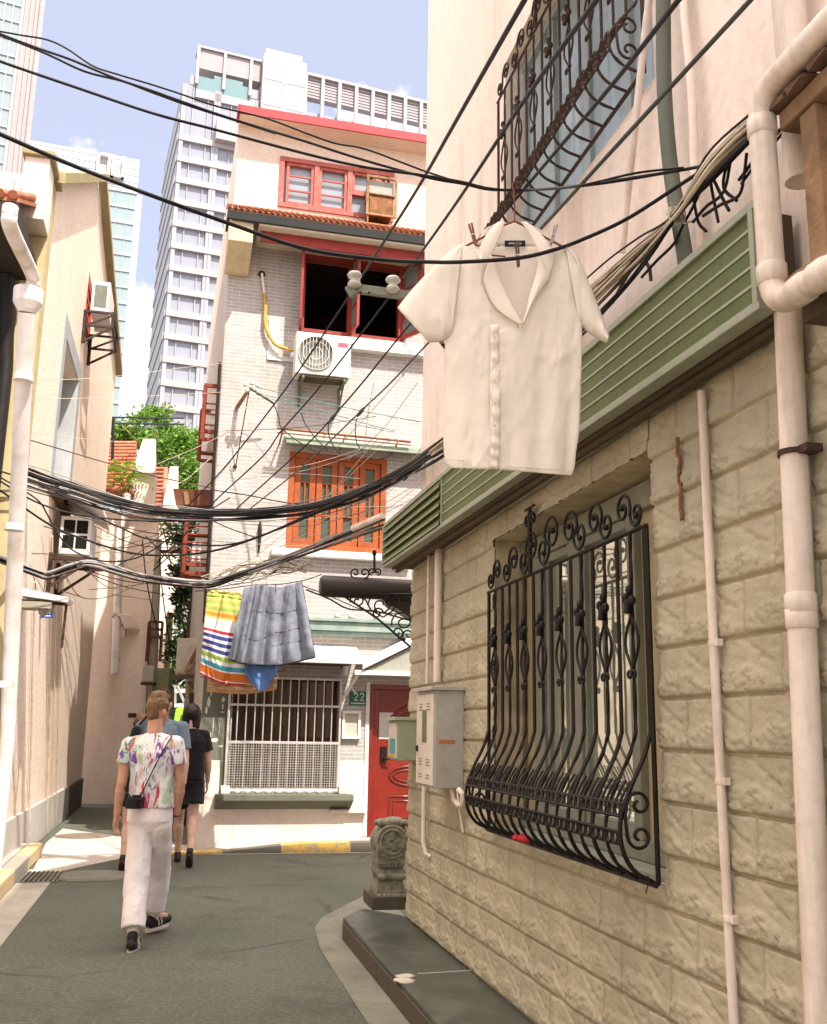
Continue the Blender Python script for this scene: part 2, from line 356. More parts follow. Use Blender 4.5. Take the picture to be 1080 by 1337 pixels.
    # trousers or shorts
    b = MB(); ea = sp.get('bease', .022)
    loft(b, [(J['hip']-up_*.13*k, .11*k, .09*k), (J['hip']-up_*.05*k, .158*k+ea*.4, .115*k+ea*.4), (J['hip']+up_*.04*k, .150*k+ea*.4, .108*k+ea*.4), (J['hip']+up_*.115*k, .135*k+ea*.3, .098*k+ea*.3)], r, f, 22)
    for s in ('l', 'r'):
        if sp['leg'] > 1:
            q = sp['leg']-1; rcone(b, J['hp'+s], .088*k+ea*.4, J['kn'+s], .066*k+ea); rcone(b, J['kn'+s], .066*k+ea, J['kn'+s].lerp(J['an'+s], q), .064*k+ea, flat=True)
        else: rcone(b, J['hp'+s], .088*k+ea*.5, J['hp'+s].lerp(J['kn'+s], sp['leg']), .082*k+ea, flat=True)
    organic('trousers' if sp['leg'] > 1 else 'shorts', b, sp['botmat'], root, .009, 4, wr=lambda p:   .010*fbm(p.x*7, p.y*7+2, p.z*5, 2) + .005*(abs(fbm(p.x*12, p.y*12, p.z*20-p.x*14, 3))-.2))
    # shoes: upper and sole
    for s in ('l', 'r'):
        a = J['an'+s]; d = J['ft'+s].normalized(); sd_ = d.cross(J['fu'+s]).normalized(); u2 = J['fu'+s].normalized(); heel = a - u2*.055*k - d*.035*k
        m = MB(); rcone(m, heel+u2*.012, .036*k, heel+d*.10*k+u2*.008, .040*k); rcone(m, heel+d*.10*k+u2*.006, .040*k, heel+d*.19*k, .034*k); rcone(m, heel+u2*.01+d*.01, .036*k, a+u2*.015*k, .040*k); rcone(m, heel+d*.06*k+u2*.03, .030*k, heel+d*.15*k+u2*.008, .026*k)
        sh_ = organic('shoe', m, sp['shoemat'], root, .006, 2)
        m = MB(); out = []
        for i in range(20):
            t_ = 2*math.pi*i/20; c = math.cos(t_); out.append(heel + d*(.078*k+.122*k*c) + sd_*math.sin(t_)*(.040*k+.006*k*c) - u2*.028*k)
        m.prism(out, u2*-.024*k); part('sole', m, sp['solemat'], sh_, bevel=.004)
        if sp.get('sock'):
            m = MB(); rcone(m, a-u2*.01, .039*k, a+(J['kn'+s]-a)*sp['sock'], .044*k); organic('sock', m, sp['sockmat'], root, .007, 2)
        if sp.get('stripe'):
            m = MB()
            for q in (.055, .085): m.tube([heel+d*q*k+sd_*sg*.040*k+u2*z for sg, z in ((1,-.012),(1.02,.012),(.7,.038))], .006, 5)
            part('stripe', m, sp['solemat'], sh_)
    return root, J
def auto(x, Y, H, az, stride, headyaw=0, broad=1.0, arms=(-.12,.12)):
    k = H/1.76; a = rad(az); f = Vector((math.sin(a), math.cos(a), 0)); r = Vector((f.y, -f.x, 0)); o = Vector((x, Y, 0)); up_ = Vector((0,0,1))
    J = dict(f=f, r=r, k=k, hip=o+up_*.95*k, neck=o+up_*1.50*k+f*.01, head=o+up_*1.645*k+f*.03)
    b = a+rad(headyaw); J['hf'] = Vector((math.sin(b), math.cos(b), 0)); J['hr'] = Vector((J['hf'].y, -J['hf'].x, 0))
    for s, sg, st_, ar in (('l', -1, stride, arms[0]), ('r', 1, -stride, arms[1])):
        J['sh'+s] = o+up_*1.425*k+r*sg*.175*k*broad; J['el'+s] = J['sh'+s]-up_*.285*k+r*sg*.05*k+f*ar*.6; J['wr'+s] = J['el'+s]-up_*.24*k+f*(ar*.7+.05)+r*sg*.0
        J['pn'+s] = r*-sg; J['hp'+s] = J['hip']-up_*.05*k+r*sg*.085*k
        J['an'+s] = o+up_*(.085*k + (.10 if st_ < 0 else 0)*abs(st_)/.3)+f*st_+r*sg*.085*k
        mid = J['hp'+s].lerp(J['an'+s], .52); J['kn'+s] = mid+f*(.05+.05*(st_ < 0))
        pitch = -.75 if st_ < 0 else .08; J['ft'+s] = f*math.cos(pitch)+up_*math.sin(pitch); J['fu'+s] = up_*math.cos(pitch)-f*math.sin(pitch)
    return J
# --- hair shapes
def hair_short(h, c, hr, hf, k, M_):
    up_ = Vector((0,0,1))
    h.ball(c+up_*.045*k-hf*.012*k, .082*k, .096*k, .086*k, 18, 12, M_); rcone(h, c+up_*.03*k-hf*.045*k, .064*k, c-up_*.035*k-hf*.048*k, .050*k)
    rcone(h, c+up_*.10*k+hf*.03*k, .045*k, c+up_*.105*k+hf*.075*k, .030*k); rcone(h, c+up_*.105*k-hf*.03*k, .055*k, c+up_*.12*k+hf*.03*k, .04*k)
    for s in (-1, 1): rcone(h, c+up_*.05*k+hr*s*.055*k, .035*k, c-up_*.0*k+hr*s*.062*k+hf*.012*k, .020*k)
def hair_bob(h, c, hr, hf, k, M_):
    up_ = Vector((0,0,1)); h.ball(c+up_*.035*k-hf*.015*k, .096*k, .108*k, .104*k, 18, 12, M_)
    for s in (-1, -.4, .4, 1): rcone(h, c+up_*.02*k+hr*s*.055*k-hf*.045*k*(1.3-abs(s)), .052*k, c-up_*.12*k+hr*s*.058*k-hf*.05*k*(1.2-abs(s)), .036*k)
def hair_cap(h, c, hr, hf, k, M_):
    hair_short(h, c, hr, hf, k, M_); rcone(h, c-up0*.02*k-hf*.05*k, .055*k, c-up0*.10*k-hf*.055*k, .04*k)
up0 = Vector((0,0,1))
# --- materials for clothing
def tiedye():
    m, nt, b, g = newmat('tie_dye_cotton'); pos = g.outputs['Position']; col = None
    base = ramp(nt, nz(nt, pos, 5, 4).outputs['Fac'], [(.35, (.80,.76,.76)), (.65, (.70,.74,.74))]).outputs['Color']; col = base
    mp = nt.nodes.new('ShaderNodeMapping'); mp.inputs['Rotation'].default_value = (0, .7, 0); mp.inputs['Scale'].default_value = (1.0, 1.0, .38); nt.links.new(pos, mp.inputs['Vector'])
    for i, (c, sc_, lo, st_) in enumerate([((.62,.30,.36), 5, .53, .6), ((.30,.52,.26), 6, .56, .65), ((.36,.50,.62), 5, .56, .5), ((.50,.03,.08), 11, .575, .95), ((.18,.05,.34), 15, .59, .95), ((.06,.24,.20), 17, .61, .9), ((.78,.30,.03), 5, .58, .9)]):
        mo = nt.nodes.new('ShaderNodeVectorMath'); mo.operation = 'ADD'; mo.inputs[1].default_value = (i*3.7+1, i*1.9, i*5.3); nt.links.new(mp.outputs['Vector'], mo.inputs[0])
        n_ = nz(nt, mo.outputs['Vector'], sc_, 4, .6); n_.inputs['Distortion'].default_value = .9
        fac = ramp(nt, n_.outputs['Fac'], [(lo, (0,0,0)), (lo+.035, (st_,)*3)]).outputs['Color']; col = mixc(nt, fac, col, c)
    nt.links.new(col, b.inputs['Base Color']); b.inputs['Roughness'].default_value = .85; b.inputs['Specular IOR Level'].default_value = .15
    return m
DYE = tiedye()
TROU = cloth_mat('white_twill', (.86,.80,.80), trans=.05, bump=.2); BLACKC = cloth_mat('black_cotton', (.014,.012,.014), trans=.02); GREYB = cloth_mat('blue_grey_cotton', (.15,.20,.25), trans=.05)
SHOEB = MT('black_canvas', (.02,.018,.022), .6); SHOEW = MT('white_leather', (.62,.57,.52), .5); SOLEW = MT('white_rubber', (.66,.62,.56), .6); SOLEB = MT('brown_rubber', (.06,.03,.025), .6); SOCK = MT('white_sock', (.70,.66,.62), .9)
HB = lambda n, c: MT(n, c, .62, .35, 30, .6, 160, spec=.2)
# --- the man in front
Ym = 7.8; hd_ = rad(28)
# joints from where each is seen in the photograph, at believable distances down the lane
P = lambda x, y, Y=Ym: onY(x, y, Y)
ra_ = rad(-4); fm = Vector((math.sin(ra_), math.cos(ra_), 0)); rm = Vector((fm.y, -fm.x, 0))
J = dict(f=fm, r=rm, k=1.0, hip=P(196,1062), neck=P(202,957), head=P(207,929,7.83))
J['hf'] = Vector((math.sin(hd_), math.cos(hd_), 0)); J['hr'] = Vector((J['hf'].y, -J['hf'].x, 0))
J.update(shl=P(169,972), ell=P(159,1022,7.76), wrl=P(153,1062,7.80), shr=P(231,971), elr=P(236,1022,7.82), wrr=P(230,1066,7.88))
J.update(pnl=rm*.9+fm*-.2, pnr=rm*-.9, curll=.38, curlr=.75)
J.update(hpl=P(184,1076), knl=P(178,1150,7.70), anl=P(173,1227,7.52), hpr=P(208,1078), knr=P(208,1140,8.06), anr=P(200,1196,8.12))
J['anl'].z = max(.085, J['anl'].z); J['anr'].z = max(.09, J['anr'].z)
J['ftl'] = Vector((-.04, .99, .0)).normalized(); J['ful'] = Vector((0,0,1)); J['ftr'] = Vector((.50, .85, .10)).normalized(); J['fur'] = Vector((-.05,-.09,1)).normalized()
root, _ = figure('man in tie dye T-shirt and white trousers walking away with a camera strap', J, dict(skin=SKIN, hair=hair_short, hairmat=HB('light_brown_hair', (.20,.120,.062)), hem=.045, sleeve=.52, topmat=DYE, ease=.022, botmat=TROU, bease=.024, leg=1.86, shoemat=SHOEB, solemat=SOLEW, sock=.14, sockmat=SOCK, stripe=True))
# strap, camera and bracelet
def offb(x, y, Y): return onY(x, y, Y)
cam_ = thing('camera', 'small black compact camera hanging at the left hip of the man in tie dye', 'camera', P(177,1058,7.66))
m = MB(); c = P(177,1048,7.66); m.box(c.x-.062, c.x+.062, 7.615, 7.68, c.z-.042, c.z+.042); bd = part('body', m, MT('camera_black', (.014,.013,.014), .4), cam_, bevel=.01)
m = MB(); m.tube([c+Vector((.01,-.05,0)), c+Vector((.01,-.085,0))], .028, 14); m.tube([c+Vector((.01,-.085,0)), c+Vector((.01,-.09,0))], .022, 14); part('lens', m, MT('lens_black', (.01,.01,.012), .15), cam_); m = MB(); m.box(c.x-.02, c.x+.04, 7.625, 7.67, c.z+.0422, c.z+.056); part('finder', m, IRON, cam_, bevel=.004)
q = [(181,1042,7.64),(188,1030,7.655),(200,1005,7.655),(212,982,7.665),(221,967,7.705),(224,962,7.77),(222,962,7.86)]
m = MB(); m.tube([Vector(v) for v in resample([tuple(onY(*p)) for p in q], 30)], .0085, 6, flat=.5); m.tube([onY(172,1042,7.64), onY(165,1034,7.70), onY(161,1022,7.80)], .007, 6); part('strap', m, MT('strap_black', (.015,.014,.015), .7), cam_)
m = MB(); d = (J['wrr']-J['elr']).normalized(); c = J['wrr']-d*.012; x = d.cross(Vector((0,1,0))).normalized(); y = d.cross(x)
m.tube([c + (x*math.cos(a)+y*math.sin(a))*.033 for a in [2*math.pi*i/16 for i in range(17)]], .006, 6, caps=False); single('bracelet', m, MT('bracelet_dark', (.10,.05,.06), .5), 'dark bracelet on the right wrist of the man in tie dye', 'bracelet')
m = MB(); g_ = J['head']; hf, hr = J['hf'], J['hr']
for s in (-1, 1):
    e = g_+hr*s*.034+hf*.106+Vector((0,0,.004)); m.tube([e+hr*.024*math.cos(a)+Vector((0,0,.019*math.sin(a))) for a in [2*math.pi*i/14 for i in range(15)]], .0022, 5, caps=False); m.tube([g_+hr*s*.058+hf*.104+Vector((0,0,.006)), g_+hr*s*.082+hf*.06+Vector((0,0,.008)), g_+hr*s*.085-hf*.01+Vector((0,0,.008))], .0025, 5)
m.tube([g_+hr*-.011+hf*.108+Vector((0,0,.006)), g_+hr*.011+hf*.108+Vector((0,0,.006))], .002, 5); single('glasses', m, MT('glasses_frame', (.05,.03,.03), .4), 'thin dark glasses worn by the man in tie dye', 'glasses')
m = MB(); w_ = J['wrr']+ (J['wrr']-J['elr']).normalized()*.075 + Vector((0,.0,-.02)); m.ball(w_-rm*.022, .024, .022, .034, 10, 8); single('held_object', m, MT('navy_plastic', (.03,.03,.10), .4), 'small dark blue object held in the right hand of the man in tie dye', 'object')
# --- the three people ahead
x2 = onY(208, 1000, 10.8).x
J2 = auto(x2, 10.8, 1.90, -6, .30, 10, 1.12, (.10, -.05))
figure('broad person in a blue grey T-shirt walking just ahead of the man in tie dye', J2, dict(skin=SKIN2, hair=hair_short, hairmat=HB('brown_hair', (.075,.035,.018)), hem=.0, sleeve=.75, topmat=GREYB, ease=.025, botmat=cloth_mat('pale_lilac_cotton', (.60,.57,.62), trans=.05), leg=1.55, shoemat=SHOEW, solemat=SOLEW, sock=.15, sockmat=SOCK))
bp_ = thing('shoulder_bag', 'black shoulder bag on the left side of the person in blue grey', 'bag', Vector((x2-.24, 10.62, 1.2))); m = MB(); rcone(m, (x2-.23,10.66,1.50), .05, (x2-.27,10.64,1.28), .06); organic('bag', m, BLACKC, bp_, .01, 2); m = MB(); m.tube([Vector((x2-.20,10.66,1.56)), Vector((x2-.15,10.72,1.64)), Vector((x2-.12,10.86,1.63))], .014, 6); part('strap', m, BLACKC, bp_)
x3 = onY(181, 1000, 11.6).x
J3 = auto(x3, 11.6, 1.66, -10, -.16, -20, .9, (.16, .0))
J3['elr'] += J3['r']*-.03
figure('person in black with bare legs half hidden left of the man in tie dye', J3, dict(skin=SKIN2, hair=hair_bob, hairmat=bpy.data.materials['brown_hair'], hem=.02, sleeve=.35, topmat=BLACKC, botmat=BLACKC, leg=.5, shoemat=SHOEB, solemat=SOLEB))
x4 = onY(247, 1000, 12.0).x
J4 = auto(x4, 12.0, 1.79, -8, .26, 6, .92, (-.04, .06))
figure('dark haired person in a black T-shirt and black shorts stepping past the green painted wall', J4, dict(skin=SKIN2, hair=hair_bob, hairmat=HB('black_hair', (.016,.012,.012)), hem=-.02, sleeve=.62, topmat=BLACKC, ease=.03, botmat=BLACKC, bease=.035, leg=.62, shoemat=SHOEB, solemat=SOLEB))
# ------------------------------------------------------------------ ground
def asphalt_mat():
    m, nt, b, g = newmat('asphalt'); pos = g.outputs['Position']
    c1 = ramp(nt, nz(nt, pos, .55, 6).outputs['Fac'], [(.32, (.078,.088,.067)), (.68, (.130,.133,.106))]).outputs['Color']
    c2 = ramp(nt, nz(nt, pos, 160, 3).outputs['Fac'], [(.3, (.72,.72,.72)), (.7, (1.25,1.25,1.25))]).outputs['Color']
    col = mixc(nt, 1.0, c1, c2, 'MULTIPLY')
    n3 = ramp(nt, nz(nt, pos, 2.6, 8, .7).outputs['Fac'], [(.56, (0,0,0)), (.75, (.55,.55,.55))]).outputs['Color']
    col = mixc(nt, n3, col, (.10,.098,.08))
    vo = nt.nodes.new('ShaderNodeTexVoronoi'); vo.inputs['Scale'].default_value = 2.6; nt.links.new(pos, vo.inputs['Vector'])
    sp_ = ramp(nt, vo.outputs['Distance'], [(.02, (1,1,1)), (.045, (0,0,0))]).outputs['Color']
    col = mixc(nt, sp_, col, (.28,.24,.19))
    ve = nt.nodes.new('ShaderNodeTexVoronoi'); ve.feature = 'DISTANCE_TO_EDGE'; ve.inputs['Scale'].default_value = .42
    wv = nt.nodes.new('ShaderNodeMix'); wv.data_type = 'VECTOR'; wv.inputs['Factor'].default_value = .14; nt.links.new(pos, wv.inputs[4]); nt.links.new(nz(nt, pos, 2.2, 6, .7).outputs['Color'], wv.inputs[5]); nt.links.new(wv.outputs[1], ve.inputs['Vector'])
    ck = ramp(nt, ve.outputs['Distance'], [(.003, (.75,.75,.75)), (.010, (0,0,0))]).outputs['Color']; gate = ramp(nt, nz(nt, pos, .5, 3).outputs['Fac'], [(.48, (0,0,0)), (.56, (1,1,1))]).outputs['Color']
    col = mixc(nt, mixc(nt, 1.0, ck, gate, 'MULTIPLY'), col, (.045,.042,.034))
    gr = ramp(nt, nz(nt, pos, 34, 6, .8).outputs['Fac'], [(.30, (.45,.45,.45)), (.5, (1,1,1)), (.70, (1.75,1.72,1.64))]).outputs['Color']; col = mixc(nt, 1.0, col, gr, 'MULTIPLY')
    dk = ramp(nt, nz(nt, pos, 1.1, 9, .75).outputs['Fac'], [(.50, (0,0,0)), (.66, (.75,.75,.75))]).outputs['Color']; col = mixc(nt, dk, col, (.055,.055,.043))
    nt.links.new(col, b.inputs['Base Color']); b.inputs['Roughness'].default_value = .82; b.inputs['Specular IOR Level'].default_value = .3
    bp = nt.nodes.new('ShaderNodeBump'); bp.inputs['Strength'].default_value = .5; bp.inputs['Distance'].default_value = .006
    nt.links.new(nz(nt, pos, 190, 2).outputs['Fac'], bp.inputs['Height']); nt.links.new(bp.outputs['Normal'], b.inputs['Normal'])
    return m
ASPH = asphalt_mat()
CONC = MT('pale_concrete', (.40,.365,.315), .85, .12, 2.5, .3, 120, stain=(.22,.20,.16), ss=3, samt=.6)
CONCD = MT('worn_concrete', (.20,.195,.155), .85, .15, 2.5, .35, 120, stain=(.12,.12,.09), ss=4, samt=.7)
SLATE = MT('slate_step', (.058,.066,.055), .34, .2, 2, .12, 60, stain=(.20,.19,.16), ss=3, samt=.5)
SLATEF = MT('granite_riser', (.085,.068,.048), .6, .15, 4, .2, 90)
mb = MB(); mb.quad((-400,-60,0), (400,-60,0), (400,700,0), (-400,700,0)); struct('ground', mb, ASPH)
def flat(poly, z, mat, name, h=0):
    m = MB(); pts = [Vector((p[0], p[1], z)) for p in poly]
    if h: m.prism([p - Vector((0,0,h)) for p in pts], (0,0,h))
    else: m.add(pts, [list(range(len(pts)))])
    return struct(name, m, mat)
# drain strip of pale concrete along the left pavement
def g2(px, py): q = onZ(px, py, 0); return (q.x, q.y)
a = Vector(g2(0,1237)).to_3d(); b_ = Vector(g2(80,1135)).to_3d(); dd = (b_-a).normalized(); nn = Vector((-dd.y, dd.x, 0))
if nn.x > 0: nn = -nn
flat([a-dd*6, b_, b_+nn*.95, a-dd*6+nn*.75], .004, CONC, 'drain_strip')
# raised left pavement with a yellow painted kerb
k0 = Vector(g2(0,1177)).to_3d(); k1 = Vector(g2(54,1119)).to_3d(); kd = (k1-k0).normalized(); kn = Vector((-kd.y, kd.x, 0))
if kn.x > 0: kn = -kn
mb = MB(); A = k0-kd*8; B = k1
mb.prism([A+kn*.16, B+kn*.16, B+kn*1.5+kd*.3, A+kn*1.5], (0,0,.16)); struct('left_pavement', mb, CONC)
def kerb_mat(off, name, scale, dark=(.115,.10,.085), y0=(.30,.24,.15), y1=(.52,.33,.06)):
    m, nt, b, g = newmat(name)
    sx = nt.nodes.new('ShaderNodeVectorMath'); sx.operation = 'DOT_PRODUCT'; sx.inputs[1].default_value = scale; nt.links.new(g.outputs['Position'], sx.inputs[0])
    ma = nt.nodes.new('ShaderNodeMath'); ma.operation = 'ADD'; ma.inputs[1].default_value = off; nt.links.new(sx.outputs['Value'], ma.inputs[0])
    fr = nt.nodes.new('ShaderNodeMath'); fr.operation = 'FRACT'; nt.links.new(ma.outputs[0], fr.inputs[0])
    gt = nt.nodes.new('ShaderNodeMath'); gt.operation = 'GREATER_THAN'; gt.inputs[1].default_value = .55; nt.links.new(fr.outputs[0], gt.inputs[0])
    yel = ramp(nt, nz(nt, g.outputs['Position'], 14, 6).outputs['Fac'], [(.38, y0), (.55, y1)]).outputs['Color']
    col = mixc(nt, gt.outputs[0], yel, dark)
    nt.links.new(col, b.inputs['Base Color']); b.inputs['Roughness'].default_value = .8
    return m
KERBL = kerb_mat(.0, 'painted_kerb', tuple(kd*.42), (.30,.27,.23), (.46,.40,.32), (.52,.37,.16))
mb = MB(); mb.prism([A, B+kd*.05, B+kd*.05+kn*.155, A+kn*.155], (0,0,.165)); single('kerb', mb, KERBL, 'yellow and grey painted kerb edging the left pavement', 'kerb', bevel=.02)
# far pavement and kerb in front of the brick house
mb = MB()
zs = [(-.6,.012),(.4,.03),(1.0,.085),(1.35,.115),(3.6,.125)]
for (s0,z0),(s1,z1) in zip(zs, zs[1:]):
    mb.box8([FC.P(s0,-.02,-.02),FC.P(s1,-.02,-.02),FC.P(s1,-.02,.30),FC.P(s0,-.02,.30),FC.P(s0,z0,-.02),FC.P(s1,z1,-.02),FC.P(s1,z1,.30),FC.P(s0,z0,.30)])
struct('house_pavement', mb, CONC)
KERBF = kerb_mat(-.02, 'painted_kerb_far', tuple(FC.u*.62))
mb = MB()
for (s0,z0),(s1,z1) in zip(zs, zs[1:]):
    mb.box8([FC.P(s0,-.02,.302),FC.P(s1,-.02,.302),FC.P(s1,-.02,.46),FC.P(s0,-.02,.46),FC.P(s0,z0+.01,.302),FC.P(s1,z1+.01,.302),FC.P(s1,z1,.45),FC.P(s0,z0,.45)])
o_off = FC.P(0,0,0).dot(FC.u)
single('kerb', mb, KERBF, 'sloping yellow and grey kerb in front of the white brick house', 'kerb')
mb = MB(); mb.add([FC.P(.1,.004,.47),FC.P(3.4,.004,.47),FC.P(3.4,.004,.56),FC.P(.3,.004,.53)], [(0,1,2,3)]); struct('kerb_channel', mb, CONC)
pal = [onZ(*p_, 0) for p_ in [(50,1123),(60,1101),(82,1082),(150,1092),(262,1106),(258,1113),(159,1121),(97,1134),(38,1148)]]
flat([(p.x,p.y) for p in pal], .0045, MT('sunlit_paving', (.50,.455,.40), .85, .12, 3, .3, 90, stain=(.30,.27,.22), ss=3, samt=.5), 'sunlit_paving_patch')  # pale paving cut along the shadow edge; sunlight is partly put into its colour
# grates, manholes
def grate(px, py, w, d, label):
    c = onZ(px, py, 0); t = thing('drain_grate', label, 'drain grate', Vector((c.x, c.y, .006)))
    m = MB(); f = Fr(c.x, c.y, -13, 1)
    for k in (0, 1):
        s0 = -d/2 + k*d/2 + .01; s1 = s0 + d/2 - .02
        m.fbox(f, s0, s1, .007, .012, -w/2, w/2)
    part('frame', m, CONCD, t)
    m = MB()
    for i in range(9):
        o = -w/2 + w*(i+.5)/9; m.fbox(f, -d/2+.03, d/2-.03, .012, .022, o-.008, o+.008)
    part('slat', m, MT('grate_iron', (.06,.05,.045), .7), t)
grate(52, 1146, .42, .75, 'small iron drain grate in the pale strip beside the kerb')
def manhole(px, py, r, label, mat):
    c = onZ(px, py, 0); t = thing('manhole_cover', label, 'manhole cover', Vector((c.x, c.y, .004)))
    m = MB(); m.lathe([(r*1.16, .002), (r*1.16, .008), (r*1.02, .010)], (c.x, c.y, 0), seg=40, smooth=False); part('rim', m, CONCD, t)
    m = MB(); m.lathe([(r, .009), (r, .014), (r*.9, .016)], (c.x, c.y, 0), seg=40, smooth=False); part('lid', m, mat, t)
manhole(122, 1144, .36, 'round concrete manhole cover in the shaded lane left of the man', CONCD)
manhole(108, 1092, .34, 'round dark manhole cover on the sunlit ground by the left wall', MT('manhole_iron', (.20,.15,.12), .7))
# stone step beside the right wall
ST = .15
c1 = onZ(448,1198,ST); c2 = onZ(573,1337,ST); sdv = Vector((c2.x-c1.x, c2.y-c1.y, 0)).normalized()
w1 = RW.P(.02, 0, .0); far = c1 + sdv*9
mb = MB(); mb.prism([(c1.x,c1.y,0), (far.x,far.y,0), tuple(RW.P(-9.6,0,-.05)), tuple(RW.P(.02,0,-.05)), (c1.x+.12, c1.y+.42, 0)], (0,0,ST))
single('stone_step', mb, SLATE, 'long dark slate step with a broken corner along the stone wall', 'step', bevel=.008)
mb = MB(); a0 = c1 + sdv*.0
for i, (l0, l1) in enumerate([(.05,1.35),(1.36,2.9),(2.91,4.6),(4.61,7)]):
    p = c1+sdv*l0; q = c1+sdv*l1; nrm = Vector((sdv.y,-sdv.x,0))
    if nrm.x > 0: nrm = -nrm
    mb.box8([(p.x,p.y,.0),(q.x,q.y,.0),tuple(Vector((q.x,q.y,0))+nrm*.012),tuple(Vector((p.x,p.y,0))+nrm*.012),(p.x,p.y,ST-.03),(q.x,q.y,ST-.03),tuple(Vector((q.x,q.y,ST-.03))+nrm*.012),tuple(Vector((p.x,p.y,ST-.03))+nrm*.012)])
single('step_riser', mb, SLATEF, 'brown granite facing slabs on the front of the slate step', 'step facing', bevel=.003)
# joints and chip of pale mortar on the step
MORT = MT('mortar', (.48,.44,.38), .9, .15, 20, .4, 80)
mb = MB(); p = onZ(645,1266,ST); q = onZ(545,1272,ST)
mb.bar((p.x,p.y,ST+.002),(q.x,q.y,ST+.002),.008,.006)
p = onZ(540,1270,ST)
for i in range(6):
    c = onZ(531+rnd.uniform(-6,7), 1278+rnd.uniform(-5,6), ST); mb.ball((c.x,c.y,ST), .05+rnd.random()*.02, .04, .008, 9, 5)
struct('mortar_patch', mb, MORT)
# worn concrete apron around the step
pts = [onZ(*p_, 0) for p_ in [(490,1163),(450,1183),(420,1199),(411,1212),(418,1240),(440,1275),(480,1337)]]
poly = [(p.x,p.y) for p in pts] + [(pts[-1].x+1.2, pts[-1].y-6), (RW.P(-9,0).x, RW.P(-9,0).y), (RW.P(.6,0).x+.2, RW.P(.6,0).y)]
flat(poly, .006, CONCD, 'concrete_apron')
# ------------------------------------------------------------------ the stone-clad house on the right
house = thing('stone_house', 'stone clad house with a pink plastered upper storey filling the right side of the lane', 'house', RW.P(0,0,0))
WS0, WS1, WZ0, WZ1 = -2.21, -4.29, 1.0, 2.68       # main window opening
TOPZ = 2.86
# split-face blocks: one mould, one relief, set in running bond
def relief(a, b, seed):                             # a along the block 0..1, b up 0..1 -> metres
    h = .006 + .0008*fbm(a*2.5+seed, b*2, seed, 3)
    line = .33 + .17*math.sin(a*3.6+.4) + .13*fbm(a*6, 3.3, seed*.3, 4)
    k = smoothstep(-.012, .012, line-b)             # broken lower part of the face, stepping forward in ridges
    t = (line-b)*7.5 + .9*fbm(a*7+11, b*7, 5.1+seed*.15, 4)
    k *= smoothstep(.01, .10, b)
    h += k*(.001 + .019*abs((t % 1.0)-.5)*2*(.5+.5*abs(fbm(a*9, b*5, 2.2+seed*.1, 3))))
    dg = abs((a-.66) + (b-.72)*.8 + .10*fbm(a*8, b*8, 1.7, 3))  # diagonal scars in the upper right
    h -= .008*max(0, 1-dg*14)*smoothstep(.35, .6, b)
    e = abs(fbm(a*3-4, b*3.4+8, 2+seed*.2, 4)); h -= .007*max(0, 1-e*13)*smoothstep(.40, .6, b)
    return h
def stops(n, w):
    p = [0, .0035/w, .0085/w, .016/w]; m = [lerp(.016/w, 1-.016/w, i/n) for i in range(1, n)]
    return p + m + [1-q for q in p[::-1]]
def block_grid(mb, s_lo, s_hi, z_lo, z_hi, bs0, bz0, bw, bh, seed):
    A = [q for q in stops(30, bw) if (s_lo-bs0)/bw+1e-3 < q < (s_hi-bs0)/bw-1e-3]; A = [(s_lo-bs0)/bw] + A + [(s_hi-bs0)/bw]
    B = [q for q in stops(16, bh) if (z_lo-bz0)/bh+1e-3 < q < (z_hi-bz0)/bh-1e-3]; B = [(z_lo-bz0)/bh] + B + [(z_hi-bz0)/bh]
    j0, j1, j2 = [rnd.uniform(-.003,.003) for _ in range(3)]; vs = []
    for b in B:
        for a in A:
            e = min(a*bw, (1-a)*bw, b*bh, (1-b)*bh)
            vs.append(RW.P(bs0+a*bw, bz0+b*bh, lerp(-.0135, -.006+relief(1-a, b, seed)+j0+j1*(a-.5)+j2*(b-.5), smoothstep(.002, .0088, e))))
    w = len(A); mb.add(vs, [(j*w+i, j*w+i+1, (j+1)*w+i+1, (j+1)*w+i) for j in range(len(B)-1) for i in range(w-1)], True)
mb = MB(); Z0, BH, BW = .155, .1907, .41
rows = int((TOPZ-Z0)/BH)+2
for k in range(-1, rows):
    zl = Z0 + k*BH; zh = min(zl+BH, TOPZ); off = -4.518 if k % 2 else -4.715
    zl2 = max(zl, .0)
    if zh <= zl2: continue
    j = -8
    while True:
        sl_ = off + j*BW; sh = sl_ + BW; j += 1
        if sl_ > .0: break
        if sh < -6.6: continue
        lo, hi = max(sl_, -6.6), min(sh, 0.0)
        if hi - lo < .02: continue
        segs = [(lo, hi, zl2, zh)]
        if zh > WZ0 and zl2 < WZ1 and lo < WS0 and hi > WS1:
            segs = []
            if hi > WS0: segs.append((WS0, hi, zl2, zh))
            if lo < WS1: segs.append((lo, WS1, zl2, zh))
            m0, m1 = max(lo, WS1), min(hi, WS0)
            if zl2 < WZ0: segs.append((m0, m1, zl2, WZ0))
            if zh > WZ1: segs.append((m0, m1, WZ1, zh))
        sd = rnd.choice([0, 0, 1, 2])*3.7
        for (p, q, r, t_) in segs:
            if q-p > .01 and t_-r > .01: block_grid(mb, p, q, r, t_, sl_, zl, BW, BH, sd)
part('stone_wall', mb, STONE, house, fix=False)
mb = MB()
for s0, s1, z0, z1 in [(-.0,WS0,0,TOPZ),(WS1,-9.5,0,TOPZ),(WS0,WS1,0,WZ0),(WS0,WS1,WZ1,TOPZ)]: mb.fbox(RW, s1, s0, z0, z1, -.36, -.0125)
part('masonry', mb, GROUT, house)
